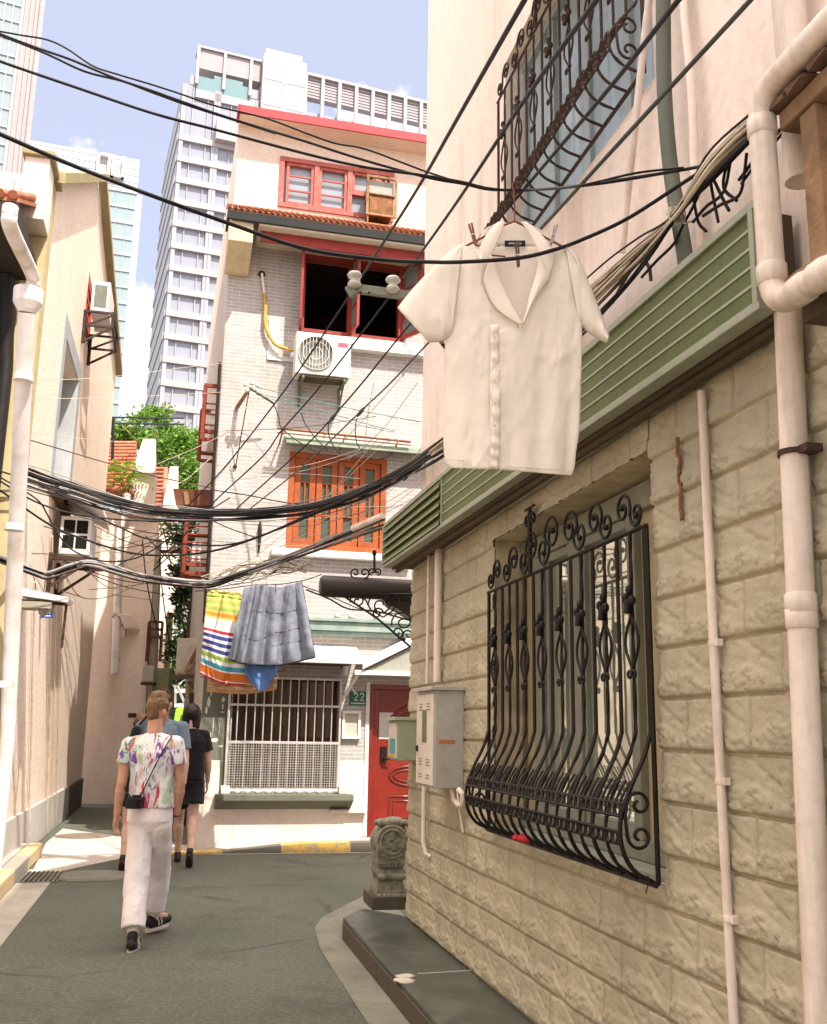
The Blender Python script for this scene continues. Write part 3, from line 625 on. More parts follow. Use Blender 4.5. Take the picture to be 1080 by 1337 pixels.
# rusty streak under the eaves
STREAK = MT('rust_streak', (.22,.10,.045), .9, .4, 30, .2)
mb = MB()
for i in range(9):
    s = -4.545 + .006*math.sin(i*2.1); z = 2.66-i*.036; mb.fbox(RW, s-.006-.005*rnd.random(), s+.005+.006*rnd.random(), z-.037, z, .006, .0125)
part('rust_stain', mb, STREAK, house)
# upper storey
US0, US1, UZ0, UZ1 = -2.41, -4.42, 4.31, 5.83
mb = MB()
for s0, s1, z0, z1 in [(-.21,US0,TOPZ,6.6),(US1,-9.5,TOPZ,6.6),(US0,US1,TOPZ,UZ0),(US0,US1,UZ1,6.6)]: mb.fbox(RW, s1, s0, z0, z1, -.34, -.02)
prof = [(-.21,6.6),(-.21,8.45),(-3.8,11.4),(-9.5,11.4),(-9.5,6.6)]
mb.prism([RW.P(s,z,-.02) for s, z in prof], RW.n*-.32)
part('upper_wall', mb, PINK, house)
mb = MB(); prof = [(-.215,0),(-.215,8.43),(-3.8,11.38),(-9.5,11.38),(-9.5,0)]
mb.prism([RW.P(s,z,-.365) for s, z in prof], RW.n*-8)
part('rear_volume', mb, PINK, house)
# main window behind the grille
ALU = MT('aged_aluminium', (.26,.265,.205), .45, .15, 6, .05, 60, metal=.25)
TAN = MT('tan_panel', (.46,.375,.215), .55, .1, 2, .05, 40, stain=(.25,.19,.09), ss=2, samt=.5, streak=True)
win = MB(); O = -.20
def sx(px): return RW.at(px, 850, O)[0]
cuts = [sx(666), sx(703), sx(716), sx(749), sx(764), sx(829), sx(839), WS1]
win.fbox(RW, WS1, WS0, WZ1-.14, WZ1-.02, O-.05, O+.03); win.fbox(RW, WS1, WS0, WZ0+.02, WZ0+.10, O-.05, O+.04)
for (a_, b2) in [(WS0, cuts[0]), (cuts[1], cuts[2]), (cuts[3], cuts[4]), (cuts[5], cuts[6])]:
    win.fbox(RW, b2, a_, WZ0+.10, WZ1-.14, O-.05, O+.028)
for i in (2, 4):                                    # sash frames and a low transom
    s0, s1 = cuts[i], cuts[i+1]
    for (p, q) in ((s0, s0-.035), (s1+.035, s1)): win.fbox(RW, q, p, WZ0+.10, WZ1-.14, O-.03, O+.012)
    win.fbox(RW, s1+.035, s0-.035, WZ1-.19, WZ1-.14, O-.03, O+.012); win.fbox(RW, s1+.035, s0-.035, WZ0+.1, WZ0+.16, O-.03, O+.012)
wo = part('window', win, ALU, house, bevel=.004)
m = MB(); m.fbox(RW, cuts[3]+.03, cuts[2]-.03, WZ0+.12, WZ1-.16, O-.03, O-.015); part('pane', m, GLASS, wo); m = MB(); m.fbox(RW, cuts[5]+.03, cuts[4]-.03, WZ0+.12, WZ1-.16, O-.031, O-.016); part('pane', m, GLASS, wo)
m = MB(); m.fbox(RW, cuts[1], cuts[0], WZ0+.10, WZ1-.14, O-.04, O-.01); part('panel', m, TAN, wo); m = MB(); m.fbox(RW, cuts[7], cuts[6], WZ0+.10, WZ1-.14, O-.04, O-.01); part('panel', m, TAN, wo)
m = MB(); m.fbox(RW, WS1, WS0, WZ0-.001, WZ0+.018, -.36, -.03); part('sill', m, MT('window_sill', (.30,.30,.24), .6, .15, 5, .1), wo)
# upper window (white sliding frames, curtains behind)
UF = MT('upper_frame', (.33,.37,.37), .45, .1, 4, .03)
um = MB(); O2 = -.16
um.fbox(RW, US1, US0, UZ0, UZ0+.06, O2-.05, O2+.03); um.fbox(RW, US1, US0, UZ1-.06, UZ1, O2-.05, O2+.03)
for i in range(5):
    s = lerp(US0, US1, i/4); um.fbox(RW, max(s-.035,US1), min(s+.035,US0), UZ0+.06, UZ1-.06, O2-.04, O2+.02+.003*(i%2))
uw = part('window', um, UF, house, bevel=.004)
m = MB()
for i in range(4): m.fbox(RW, lerp(US0,US1,(i+1)/4)+.035, lerp(US0,US1,i/4)-.035, UZ0+.06, UZ1-.06, O2-.02, O2-.008)
part('pane', m, glass('upper_glass', (.8,.92,.92), .05, .12, (.36,.43,.45)), uw)
# ------------------------------------------------------------------ wrought-iron grilles
def spiral(c, r, a0, turns, sgn, n=14, shrink=.22):
    return [(c[0] + r*(1-(1-shrink)*i/n)*math.cos(a0+sgn*2*math.pi*turns*i/n), c[1] + r*(1-(1-shrink)*i/n)*math.sin(a0+sgn*2*math.pi*turns*i/n)) for i in range(n+1)]
def grille(label, s0, s1, z0, zr, zb, nb, out, mat, rb, orn_z, crest):
    t = thing('window_grille', label, 'window grille', RW.P((s0+s1)/2, z0, .02))
    SP = lambda s, z, o: RW.P(s, z, o)
    prof = [(zb,.035),(lerp(zb,z0,.16),.035+out*.22),(lerp(zb,z0,.40),.035+out*.72),(lerp(zb,z0,.60),.035+out),(lerp(zb,z0,.78),.035+out*.95),(lerp(zb,z0,.92),.035+out*.6),(z0+.005,.04)]
    low = [(q[0], q[1]) for q in resample(prof, 20)]
    def o_at(z):
        for (za, oa), (zc, oc) in zip(low, low[1:]):
            if za >= z >= zc: return lerp(oa, oc, (za-z)/max(1e-6, za-zc))
        return .035
    for i in range(nb+1):
        s = lerp(s0, s1, i/nb); m = MB()
        pts = [SP(s, lerp(zr, zb, j/14), .035) for j in range(14)] + [SP(s, z, o) for z, o in low]
        m.tube(pts, rb, 4, twist=.55 if i % 2 else 0.0, smooth=False)
        b = part('bar', m, mat, t)
    m = MB()
    for s in (s0+.012, s1-.012): m.tube([SP(s, zr+.01, .03), SP(s, z0, .03)], rb*1.15, 4, smooth=False)
    m.tube([SP(s0+.02, zr, .035), SP(s1-.02, zr, .035)], rb*1.1, 4, smooth=False)
    m.tube([SP(s0+.02, z0, .04), SP(s1-.02, z0, .04)], rb*1.5, 4, smooth=False)
    part('frame', m, mat, t)
    zt = [lerp(zb, z0, .52), lerp(zb, z0, .70)]
    for z in zt:
        m = MB()
        for dz in (.022, -.022): m.tube([SP(s0, z+dz, o_at(z+dz)+.004), SP(s1, z+dz, o_at(z+dz)+.004)], rb*.7, 4, smooth=False)
        for i in range(nb):
            for fr_ in (.3, .7):
                s = lerp(s0, s1, (i+fr_)/nb); o = o_at(z)
                m.tube([SP(s + .021*math.cos(a), z + .021*math.sin(a), o+.004) for a in [2*math.pi*k/10 for k in range(11)]], rb*.62, 4, smooth=False, caps=False)
        if z == zt[0]:
            for i in range(nb):
                for fr_ in (.33, .66):
                    s = lerp(s0, s1, (i+fr_)/nb); zp = z+.015
                    m.tube([SP(s, zp, o_at(zp)), SP(s-.006, zp+.05, o_at(zp+.05)), SP(s-.012, zp+.09, o_at(zp+.1))], rb*.6, 4, smooth=False)
        part('belly_rail', m, mat, t)
    for i in range(1, nb, 2):                       # spindle baskets with a flower knot
        s = lerp(s0, s1, i/nb); m = MB(); za, zc = orn_z
        for sg in (-1, 1):
            m.tube([SP(s + sg*.060*math.sin(math.pi*k/12)**1.2, lerp(zc, za, k/12), .04) for k in range(13)], rb*.75, 5)
            m.tube([SP(s + sg*.02 + x, za-.018 + y, .045) for x, y in [(.016*math.cos(a), .014*math.sin(a)) for a in [2*math.pi*k/8 for k in range(9)]]], rb*.7, 5, caps=False)
        m.tube([SP(s, zc+.005, .0395+.02*math.cos(k)) for k in (0,)] + [SP(s, zc+.055, .05)], rb*1.6, 6)
        for ax, az_ in ((-.035,.055),(.03,.07),(-.01,.10),(.012,.045)):
            m.ball(SP(s+ax, zc+az_, .05), .016, .016, .022, 7, 5)
            m.tube([SP(s, zc+.02, .05), SP(s+ax, zc+az_, .05)], rb*.7, 4)
        part('ornament', m, mat, t)
    # crest of S-scrolls above the rail
    n = crest[0]; hh = crest[1]
    for k in range(n):
        sa, sb = lerp(s0, s1, k/n), lerp(s0, s1, (k+1)/n); wv = abs(sb-sa); mid = 1-abs(k+.5-n/2)/(n/2)
        h = hh*(.62+.38*mid); m = MB(); flip = k < n/2
        A_, B_ = (sa, sb) if flip else (sb, sa); sg = 1 if B_ > A_ else -1
        r1 = h*.40; r2 = h*.34
        cx1, cz1 = lerp(A_, B_, .60), zr + h - r1; cx2, cz2 = lerp(A_, B_, .18), zr + r2 + .008
        up_ = spiral((cx1, cz1), r1, math.pi if sg > 0 else 0, 1.35, -sg, 20, .18)
        dn = spiral((cx2, cz2), r2, 0 if sg > 0 else math.pi, 1.2, -sg, 18, .2)
        m.tube([SP(x, z, .04) for x, z in (dn[::-1] + up_)], rb*.85, 6)
        m.ball(SP(up_[-1][0], up_[-1][1], .04), rb*1.8, seg=7, rings=5); m.ball(SP(dn[-1][0], dn[-1][1], .04), rb*1.6, seg=7, rings=5)
        part('scroll', m, mat, t)
    m = MB(); sc_ = lerp(s0, s1, .36); zt_ = zr+hh*1.0  # finial
    m.tube([SP(sc_, zr, .04), SP(sc_, zt_+.10, .04)], rb*1.5, 5)
    for sg in (-1, 1): m.tube([SP(x, z, .04) for x, z in spiral((sc_+sg*.045, zt_+.03), .04, math.pi if sg > 0 else 0, 1.1, -sg, 12, .25)], rb*.9, 5)
    m.tube([SP(sc_-.07, zt_+.10, .04), SP(sc_+.07, zt_+.10, .04)], rb, 4)
    part('finial', m, mat, t)
    for s in (s0+.004, s1-.004):                    # side scrolls closing the belly
        m = MB(); zz = lerp(zb, z0, .60); rr = max(out*.30, .05)
        a = spiral((.035+rr+.01, zz+rr*1.3), rr, math.pi*.0, 1.2, 1, 18, .25); b = spiral((.035+rr+.01, zz-rr*1.0), rr, 0, 1.2, -1, 18, .25)
        m.tube([SP(s, z, o) for o, z in (a[::-1] + [(.035+rr*2.1+.012, zz+.02)] + b)], rb*.8, 6)
        part('side_scroll', m, mat, t)
    return t
grille('black pot-bellied wrought iron grille over the large window of the stone wall', WS0-.01, WS1+.005, 1.005, 2.36, 1.555, 16, .135, IRON, .0088, (1.80, 2.02), (7, .26))
grille('rusty pot-bellied iron grille over the upper window of the pink wall', US0-.01, US1+.005, UZ0+.01, UZ1-.30, UZ0+.40, 15, .15, RUSTI, .0075, (UZ0+.62, UZ0+.86), (7, .24))
# red thing lying behind the belly bars
m = MB(); c = RW.P(RW.at(683,1078,.12)[0], 1.022, .12)
m.ball(c+Vector((0,0,.02)), .028, .03, .02); m.ball(c+Vector((.01,-.05,.022)), .024, .026, .02); m.ball(c+Vector((-.03,.035,.018)), .02, .02, .017)
single('red_bundle', m, MT('red_cloth', (.55,.03,.04), .6, .15, 20, .3, 60), 'small bright red cloth bundle lying in the belly of the window grille', 'cloth')
# ------------------------------------------------------------------ green louvred fascia
ZF = 2.825
L_, R_ = onZ(502,742,ZF), onZ(994,405,ZF); azf = math.degrees(math.atan2(L_.x-R_.x, L_.y-R_.y)); FL = (Vector((L_.x-R_.x, L_.y-R_.y))).length
FA = Fr(R_.x, R_.y, azf, -1)
GREEN = MT('olive_green_metal', (.105,.128,.046), .5, .12, 1.5, .05, 30, stain=(.115,.105,.045), ss=1.2, samt=.4)
TRIM = MT('pale_metal_trim', (.30,.315,.235), .45, .08, 4, .03)
BROWN = MT('brown_soffit', (.095,.07,.045), .8, .2, 3, .2, 60)
fa = thing('fascia', 'long green louvred metal fascia over the stone wall', 'fascia', FA.P(FL/2, ZF, 0))
seam = None
lo_ = 0
for px in range(560, 600): pass
sS = FA.at(577, 687, 0)[0]
FHt = FA.at(985,262,0)[1]-ZF; N = 5; z0f = ZF + .03; hs = (FHt-.055)/N
for (a0, a1, lab) in ((0.03, sS-.008, None), (sS+.008, FL, 'far end panel of paler green louvres')):
    m = MB(); m2 = MB(); lipo = .006 if lab is None else .020
    for k in range(N):
        zb_, zt_ = z0f + k*hs, z0f + (k+1)*hs
        sec = [(zt_-.0005, -.03), (zt_-.0005, .0), (zb_, .0005), (zb_, -.03)] if lab is None else [(zt_, -.03), (zt_-.004, -.004), (zb_+.022, lipo), (zb_+.012, lipo), (zb_+.004, -.006 if lab is None else -.022), (zb_, -.03)]
        m.prism([FA.P(a0, z, o) for z, o in sec], FA.u*(a1-a0))
        m2.fbox(FA, a0, a1, zb_-.0005, zb_+.0095, .0008 if lab is None else lipo-.0005, .0035 if lab is None else lipo+.004)
    p_ = part('louvre_panel', m, GREEN, fa, lab); part('louvre_lip', m2, TRIM, p_)
m = MB(); m.fbox(FA, -.01, FL+.01, ZF+FHt-.03, ZF+FHt, -.05, .012); m.fbox(FA, -.01, FL+.01, ZF, ZF+.026, -.05, .014); m.fbox(FA, 0, .026, ZF+.026, ZF+FHt-.03, -.05, .013); m.fbox(FA, FL-.018, FL, ZF+.026, ZF+FHt-.03, -.04, .0245)
m.fbox(FA, sS-.007, sS+.007, ZF+.026, ZF+FHt-.03, -.04, .010)
part('trim', m, TRIM, fa, bevel=.003)
m = MB()
def wall_o(s): return (FA.P(s,0,0)-RW.O).dot(RW.n)
sC = [x*.01 for x in range(0, int(FL*100)+1) if (FA.P(x*.01,0,0)-RW.O).dot(RW.u) < -.005][-1]
def sec_(s, far):
    w_ = -.10 if far else -wall_o(s)+.012
    return [(ZF+.002, -.051), (ZF+FHt-.03, -.052), (ZF+FHt-.032, w_), (ZF+.002, w_)]
for (a0, a1, far) in ((.0, sC, False), (sC+.002, FL, True)):
    A = [FA.P(a0, z, o) for z, o in sec_(a0, far)]; B = [FA.P(a1, z, o) for z, o in sec_(a1, far)]; n_ = 4
    m.add(A+B, [list(range(n_))[::-1], list(range(n_, 2*n_))] + [(i,(i+1)%n_,n_+(i+1)%n_,n_+i) for i in range(n_)])
part('soffit', m, BROWN, fa)
m = MB()
m.fbox(FA, .0, sC, ZF-.035, ZF, -wall_o(0)+.03, -wall_o(0)+.055)
m.fbox(FA, .0, sC, ZF-.012, ZF+.0015, -.075, -.06)
part('soffit_batten', m, BROWN, fa)
# black barrel canopy beyond the corner with scrolled bracket
can = thing('barrel_canopy', 'dark barrel shaped door canopy with scrolled iron bracket beyond the stone corner', 'canopy', EW.P(0, 2.7, 0))
CAN = MT('canopy_metal', (.035,.026,.022), .4, .25, 3, .1, 40)
q0 = onY(418, 765, 8.95); q1 = onY(560, 764, 9.2)
m = MB(); dx_ = (q1-q0); dx_.z = 0
m.tube([q0, q0+dx_*.02, q0+dx_], [.075,.098,.098], 18); part('barrel', m, CAN, can)
m = MB(); up_ = Vector((0,0,1)); m.prism([q0+dx_*.55+up_*-.09, q0+dx_*.98+up_*-.32, q0+dx_*1.1+up_*-.32, q0+dx_*1.1+up_*.10, q0+dx_*.55+up_*.08], Vector((.03,.6,0))); part('backing', m, CAN, can)
m = MB(); B0 = onY(447,777,9.0); B1 = onY(540,848,9.0)
m.tube([B0, B0.lerp(B1,.5)+Vector((0,0,.03)), B1], .011, 6); m.tube([onY(447,776,9.0), onY(545,776,9.0)], .011, 6)
def pxs(c, r, a0, turns, sg, Y, r_=.008, shrink=.2):
    m.tube([onY(x, y, Y) for x, y in spiral(c, r, a0, turns, sg, 18, shrink)], r_, 5)
for (cx, cy, r, a0, tn, sg) in [(467,785,10,3.0,1.4,1),(497,790,17,3.1,1.5,1),(493,801,8,0,1.3,-1),(511,785,11,.5,1.4,-1),(526,812,15,2.8,1.3,1),(519,826,8,1.5,1.3,-1),(533,829,8,2,1.2,1)]: pxs((cx,cy), r, a0, tn, sg, 9.0)
m.tube([onY(x,y,9.0) for x,y in [(468,776),(478,784),(484,796),(500,806),(512,798),(518,790)]], .008, 5)
for (cx, cy, r, tn, sg) in [(464,748,7,1.2,1),(476,748,7,1.2,-1),(486,746,5,1.2,1),(493,746,5,1.2,-1)]: pxs((cx,cy), r, 1.6, tn, sg, 9.0)
m.tube([onY(489,748,9.0), onY(489,724,9.0)], .012, 6); m.ball(onY(489,722,9.0), .022, .022, .03)
part('bracket', m, IRON, can)
# ------------------------------------------------------------------ pipes
def pipe(name, pts, r, mat, label, cat, clips=(), group=None, seg=14, collars=(), clipmat=None):
    t = thing(name, label, cat, Vector(pts[-1] if pts[-1][2] < pts[0][2] else pts[0]), group)
    m = MB(); m.tube(pts, r, seg); part('tube', m, mat, t)
    for c in collars:
        m = MB(); d = Vector(c[1]).normalized(); m.tube([Vector(c[0])-d*.03, Vector(c[0])-d*.026, Vector(c[0])+d*.026, Vector(c[0])+d*.03], [r*1.02, r*1.13, r*1.13, r*1.02], seg); part('collar', m, mat, t)
    for c in clips:
        m = MB(); c = Vector(c); m.tube([c-Vector((0,0,.008)), c+Vector((0,0,.008))], r*1.18, seg)
        m.box8([c+RW.u*a+RW.n*b+Vector((0,0,z)) for z in (-.012,.012) for a, b in ((-r*2.0,-r),( -r*.8,-r),(-r*.8,r*.3),(-r*2.0,r*.3))]); part('clip', m, clipmat or mat, t)
    return t
def arc(c, a, b, r0, n=7):                          # quarter bend: from c+a*r to c+b*r
    return [Vector(c) + a*(r0*math.cos(t)) + b*(r0*math.sin(t)) for t in [math.pi/2*k/n for k in range(n+1)]]
sC_, zC_ = RW.at(1042, 700, .07)
sB = RW.at(1062, 1337, .06)[0]; sT = RW.at(1031, 470, .06)[0]
pC0 = RW.P(sT, 2.83, .055); pC1 = RW.P(sB-.0, .12, .055)
pipe('drainpipe', [pC0, pC0.lerp(pC1,.5), pC1], .041, PVC, 'thick cream drainpipe running down the stone wall to the ground', 'drainpipe',
     clips=[RW.P(lerp(sT,sB,.17), 2.38, .055)], collars=[(RW.P(lerp(sT,sB,.33), 1.93, .055), (0,0,1)), (RW.P(lerp(sT,sB,.345), 1.885, .055), (0,0,1))], clipmat=RUSTI)
# looped pipe in front of the fascia end
o_ = .22; sU, zU = RW.at(994, 150, o_); sD, zD = RW.at(1010, 385, o_)
zt_, zb2 = RW.at(1000,118,o_)[1], RW.at(1012,402,o_)[1]
R_b = .085; X = -RW.u
pts = [RW.P(sU-1.4, zt_, o_), RW.P(sU-.11, zt_, o_)] + arc(RW.P(sU-R_b, zt_-R_b, o_), Vector((0,0,1)), RW.u, R_b)
pts += [RW.P(sU, zt_-R_b-.02, o_), RW.P(sU, zb2+R_b, o_)] + arc(RW.P(sU-R_b, zb2+R_b, o_), RW.u, Vector((0,0,-1)), R_b)[1:] + [RW.P(sU-R_b-.02, zb2, o_), RW.P(sU-1.4, zb2, o_)]
pipe('looped_pipe', pts, .0385, PVC, 'cream pipe with two elbows looping out in front of the fascia end', 'drainpipe',
     collars=[(RW.P(sU, zt_-R_b-.02, o_), (0,0,1)), (RW.P(sU, zb2+R_b+.02, o_), (0,0,1)), (RW.P(sU-R_b-.05, zb2, o_), RW.u), (RW.P(sU-R_b-.14, zb2, o_), RW.u)])
s_, _ = RW.at(1018, 40, .1)
pipe('drainpipe', [RW.P(s_, 9, .06), RW.P(s_, 3.2, .06)], .05, PVC, 'cream vertical pipe on the pink wall behind the looped pipe', 'drainpipe')
s0_ = RW.at(918, 515, .02); s1_ = RW.at(962, 1337, .02)
pipe('conduit', [RW.P(s0_[0], 2.77, .025), RW.P((s0_[0]+s1_[0])/2+.01, 1.6, .025), RW.P(s1_[0], .16, .025)], .0165, PVC, 'thin cream conduit pipe on the stone wall right of the large window', 'conduit',
     clips=[RW.P(lerp(s0_[0],s1_[0],.34)+.007, 1.86, .025), RW.P(lerp(s0_[0],s1_[0],.52)+.008, 1.40, .025), RW.P(lerp(s0_[0],s1_[0],.7), .97, .025)], seg=10)
for px, r, lab in ((572, .028, 'cream pipe rising from the meter box to the fascia'), (559, .012, 'thin cream conduit left of the pipe above the meter box')):
    s_ = RW.at(px, 800, .04)[0]; pipe('conduit', [RW.P(s_, 2.86, .04), RW.P(s_, 1.88, .04)], r, PVC, lab, 'conduit', seg=10)
s_ = RW.at(555, 1070, .03)[0]; pipe('conduit', [RW.P(s_, 1.30, .04), RW.P(s_, .78, .04), RW.P(s_-.03, .70, .03), RW.P(s_-.06, .68, .0)], .016, PVC, 'short cream conduit hooking into the wall below the meter box', 'conduit', seg=10)
def pxpipe(name, pts, o, r, mat, label, cat, seg=12, n=24):
    P = []
    for px, py in pts:
        s, z = RW.at(px, py, o); P.append(RW.P(s, z, o))
    q = [Vector(v) for v in resample([tuple(p) for p in P], n)]
    m = MB(); m.tube(q, r, seg); return single(name, m, mat, label, cat, loc=q[-1])
pxpipe('waste_pipe', [(865,-120),(866,0),(868,130),(877,230),(893,325),(897,360)], .07, .030, MT('grey_green_pipe', (.115,.125,.095), .6, .2, 4, .1), 'dark grey green waste pipe on the pink wall beside the upper window', 'drainpipe')
pxpipe('conduit', [(888,-120),(892,0),(903,120),(908,250),(914,330)], .03, .017, PVC, 'cream conduit on the pink wall right of the dark waste pipe', 'conduit')
pxpipe('drain_hose', [(862,-90),(845,20),(832,140),(820,250),(812,330)], .05, .016, PVC, 'slanting cream drain hose on the pink wall left of the dark waste pipe', 'hose')
# hood on arms above the upper window
hd = thing('window_hood', 'beige hood on rusty metal arms above the upper window', 'window hood', RW.P(-3.6, 6.0, 0))
s0h, z0h = RW.at(722, 8, .35); 
m = MB(); m.fbox(RW, -4.35, -3.05, 5.86, 5.90, 0, .62); m.fbox(RW, -4.35, -3.05, 5.90, 6.02, .58, .62); part('board', m, MT('hood_board', (.56,.49,.34), .7, .1, 3, .1, stain=(.2,.12,.05), ss=4, samt=.6), hd, bevel=.006)
m = MB()
for s in (-4.40, -4.75): m.bar(RW.P(s, 5.85, 0), RW.P(s, 5.85, .66), .045, .045); m.bar(RW.P(s, 5.42, .02), RW.P(s, 5.83, .6), .04, .04)
m.bar(RW.P(-4.9, 5.84, .64), RW.P(-3.0, 5.84, .64), .045, .045); part('arm', m, MT('bracket_metal', (.20,.16,.09), .7, .3, 8, .2), hd)
# old timber bay at the right edge
tb = thing('timber_bay', 'old weathered timber bay with cream infill at the right edge', 'bay', RW.P(-5.9, 3.0, 0))
sa, za = RW.at(1058,300,.17); zbot = RW.at(1050,352,.17)[1]; ztop = RW.at(1050,150,.17)[1]
m = MB()
m.fbox(RW, sa-.075, sa-.0, zbot, ztop, .11, .18)
m.fbox(RW, sa-1.6, sa+.10, zbot-.06, zbot, .10, .19); m.fbox(RW, sa-1.6, sa+.08, ztop, ztop+.06, .10, .19); m.fbox(RW, sa+.09, sa+.13, zbot, ztop, .0, .05)
part('frame', m, WOOD, tb, bevel=.006)
m = MB(); m.fbox(RW, sa-1.6, sa+.08, zbot+.0, ztop, .01, .10); part('infill', m, PINK, tb)
m = MB(); m.fbox(RW, sa-1.6, sa+.09, zbot-.14, zbot-.062, .0, .15); part('underside', m, BROWN, tb)
m = MB()
for i in range(16):
    q = sa+.10-i*.10; z = ztop+.062+.012*rnd.random(); m.box8([RW.P(q-.085+.01*rnd.random(), z+.03, .0), RW.P(q, z+.03, .0), RW.P(q, z, .21+.02*rnd.random()), RW.P(q-.085, z, .21+.02*rnd.random())] + [RW.P(q-.085, z+.045, .0), RW.P(q, z+.045, .0), RW.P(q, z+.014, .22), RW.P(q-.085, z+.014, .22)])
part('tile_edge', m, MT('old_tile', (.17,.10,.07), .85, .3, 10, .3), tb)
# ------------------------------------------------------------------ meter boxes
def meter(o0, o1, sA, sB, z0, z1, label, name, col):
    t = thing(name, label, 'meter box', RW.P((sA+sB)/2, z0, o0))
    m = MB(); m.fbox(RW, sA, sB, z0, z1, o0, o1-.012); part('body', m, col[0], t, bevel=.006)
    m = MB(); m.fbox(RW, sA+.01, sB-.01, z0+.015, z1-.02, o1-.0119, o1); d = part('door', m, col[1], t, bevel=.004)
    m = MB(); m.fbox(RW, sA-.02, sB+.02, z1, z1+.025, o0, o1+.02); part('rain_cap', m, col[0], t, bevel=.004)
    return t, d
BOXW = MT('cream_enamel', (.66,.585,.50), .45, .06, 3, .04, 40, stain=(.35,.2,.1), ss=6, samt=.35)
BOXG = MT('grey_enamel', (.42,.405,.36), .5, .06, 3, .04, 40, stain=(.30,.2,.12), ss=5, samt=.4)
sN = RW.at(606, 960, .0)[0]; sF_ = sN + .47
z1m = RW.at(606, 902, .0)[1]; z0m = RW.at(606, 1030, 0)[1]
mt_, dr = meter(0, .205, sN, sF_, z0m, z1m, 'cream electricity meter cabinet with vents on the stone wall below the pipes', 'meter_cabinet', (BOXG, BOXW))
VENTM = MT('vent_slot', (.25,.2,.15), .7)
for zz in (.86,.83,.80,.28,.25,.22,.12,.09):
    for q in (.2, .62): m = MB(); m.fbox(RW, sN+.47*q, sN+.47*q+.09, z0m+(z1m-z0m)*zz, z0m+(z1m-z0m)*zz+.006, .2052, .2075); part('vent', m, VENTM, dr)
m = MB(); m.fbox(RW, sN+.17, sN+.29, z0m+(z1m-z0m)*.46, z0m+(z1m-z0m)*.80, .2055, .208); part('meter_window', m, glass('meter_glass', (.8,.9,.7), .1, .3, (.20,.22,.10)), dr)
m = MB(); m.fbox(RW, sN+.40, sN+.425, z0m+(z1m-z0m)*.36, z0m+(z1m-z0m)*.42, .2055, .218); part('latch', m, IRON, dr)
m = MB()                                             # remains of an orange sticker on the near side
for i in range(6): 
    o = .06+i*.018; m.box8([RW.P(sN-.0015, z, oo) for z, oo in ((z0m+.275,o),(z0m+.275,o+.015),(z0m+.30+.006*rnd.random(),o+.016),(z0m+.30,o))] + [RW.P(sN-.0002, z, oo) for z, oo in ((z0m+.275,o),(z0m+.275,o+.015),(z0m+.30,o+.016),(z0m+.30,o))])
part('sticker_scrap', m, MT('orange_scrap', (.5,.16,.06), .7), mt_)
m = MB(); m.tube([RW.P(sN+.06,z0m,.06),RW.P(sN+.05,z0m-.07,.05),RW.P(sN-.02,z0m-.10,.04),RW.P(sN-.12,z0m-.09,.04),RW.P(sN-.16,z0m-.02,.05),RW.P(sN-.10,z0m+.0,.06)], .018, 8)
m.tube([RW.P(sN-.02,z0m,.05),RW.P(sN-.03,z0m-.16,.03),RW.P(sN-.06,z0m-.26,.02)], .007, 6); part('cable_loop', m, PVC, mt_)
sN2 = RW.at(545, 965, .03)[0]; sN2 = min(sN2, -.05); 
z1s = RW.at(545, 941, .05)[1]; z0s = RW.at(545, 994, .05)[1]
sb_, db = meter(.02, .19, sN2, sN2+.30, z0s, z1s, 'small pale green box on the stone corner left of the meter cabinet', 'junction_box', (MT('pale_green_enamel', (.36,.39,.27), .5, .06, 3, .04), BOXW))
m = MB(); m.fbox(RW, sN2+.05, sN2+.24, z0s+.05, z0s+.16, .1905, .193); part('teal_label', m, MT('teal_label', (.08,.35,.36), .5), db)
m = MB(); m.fbox(RW, sN2+.05, sN2+.24, z0s+.02, z0s+.05, .1905, .193); part('yellow_label', m, MT('yellow_label', (.5,.40,.10), .5), db)
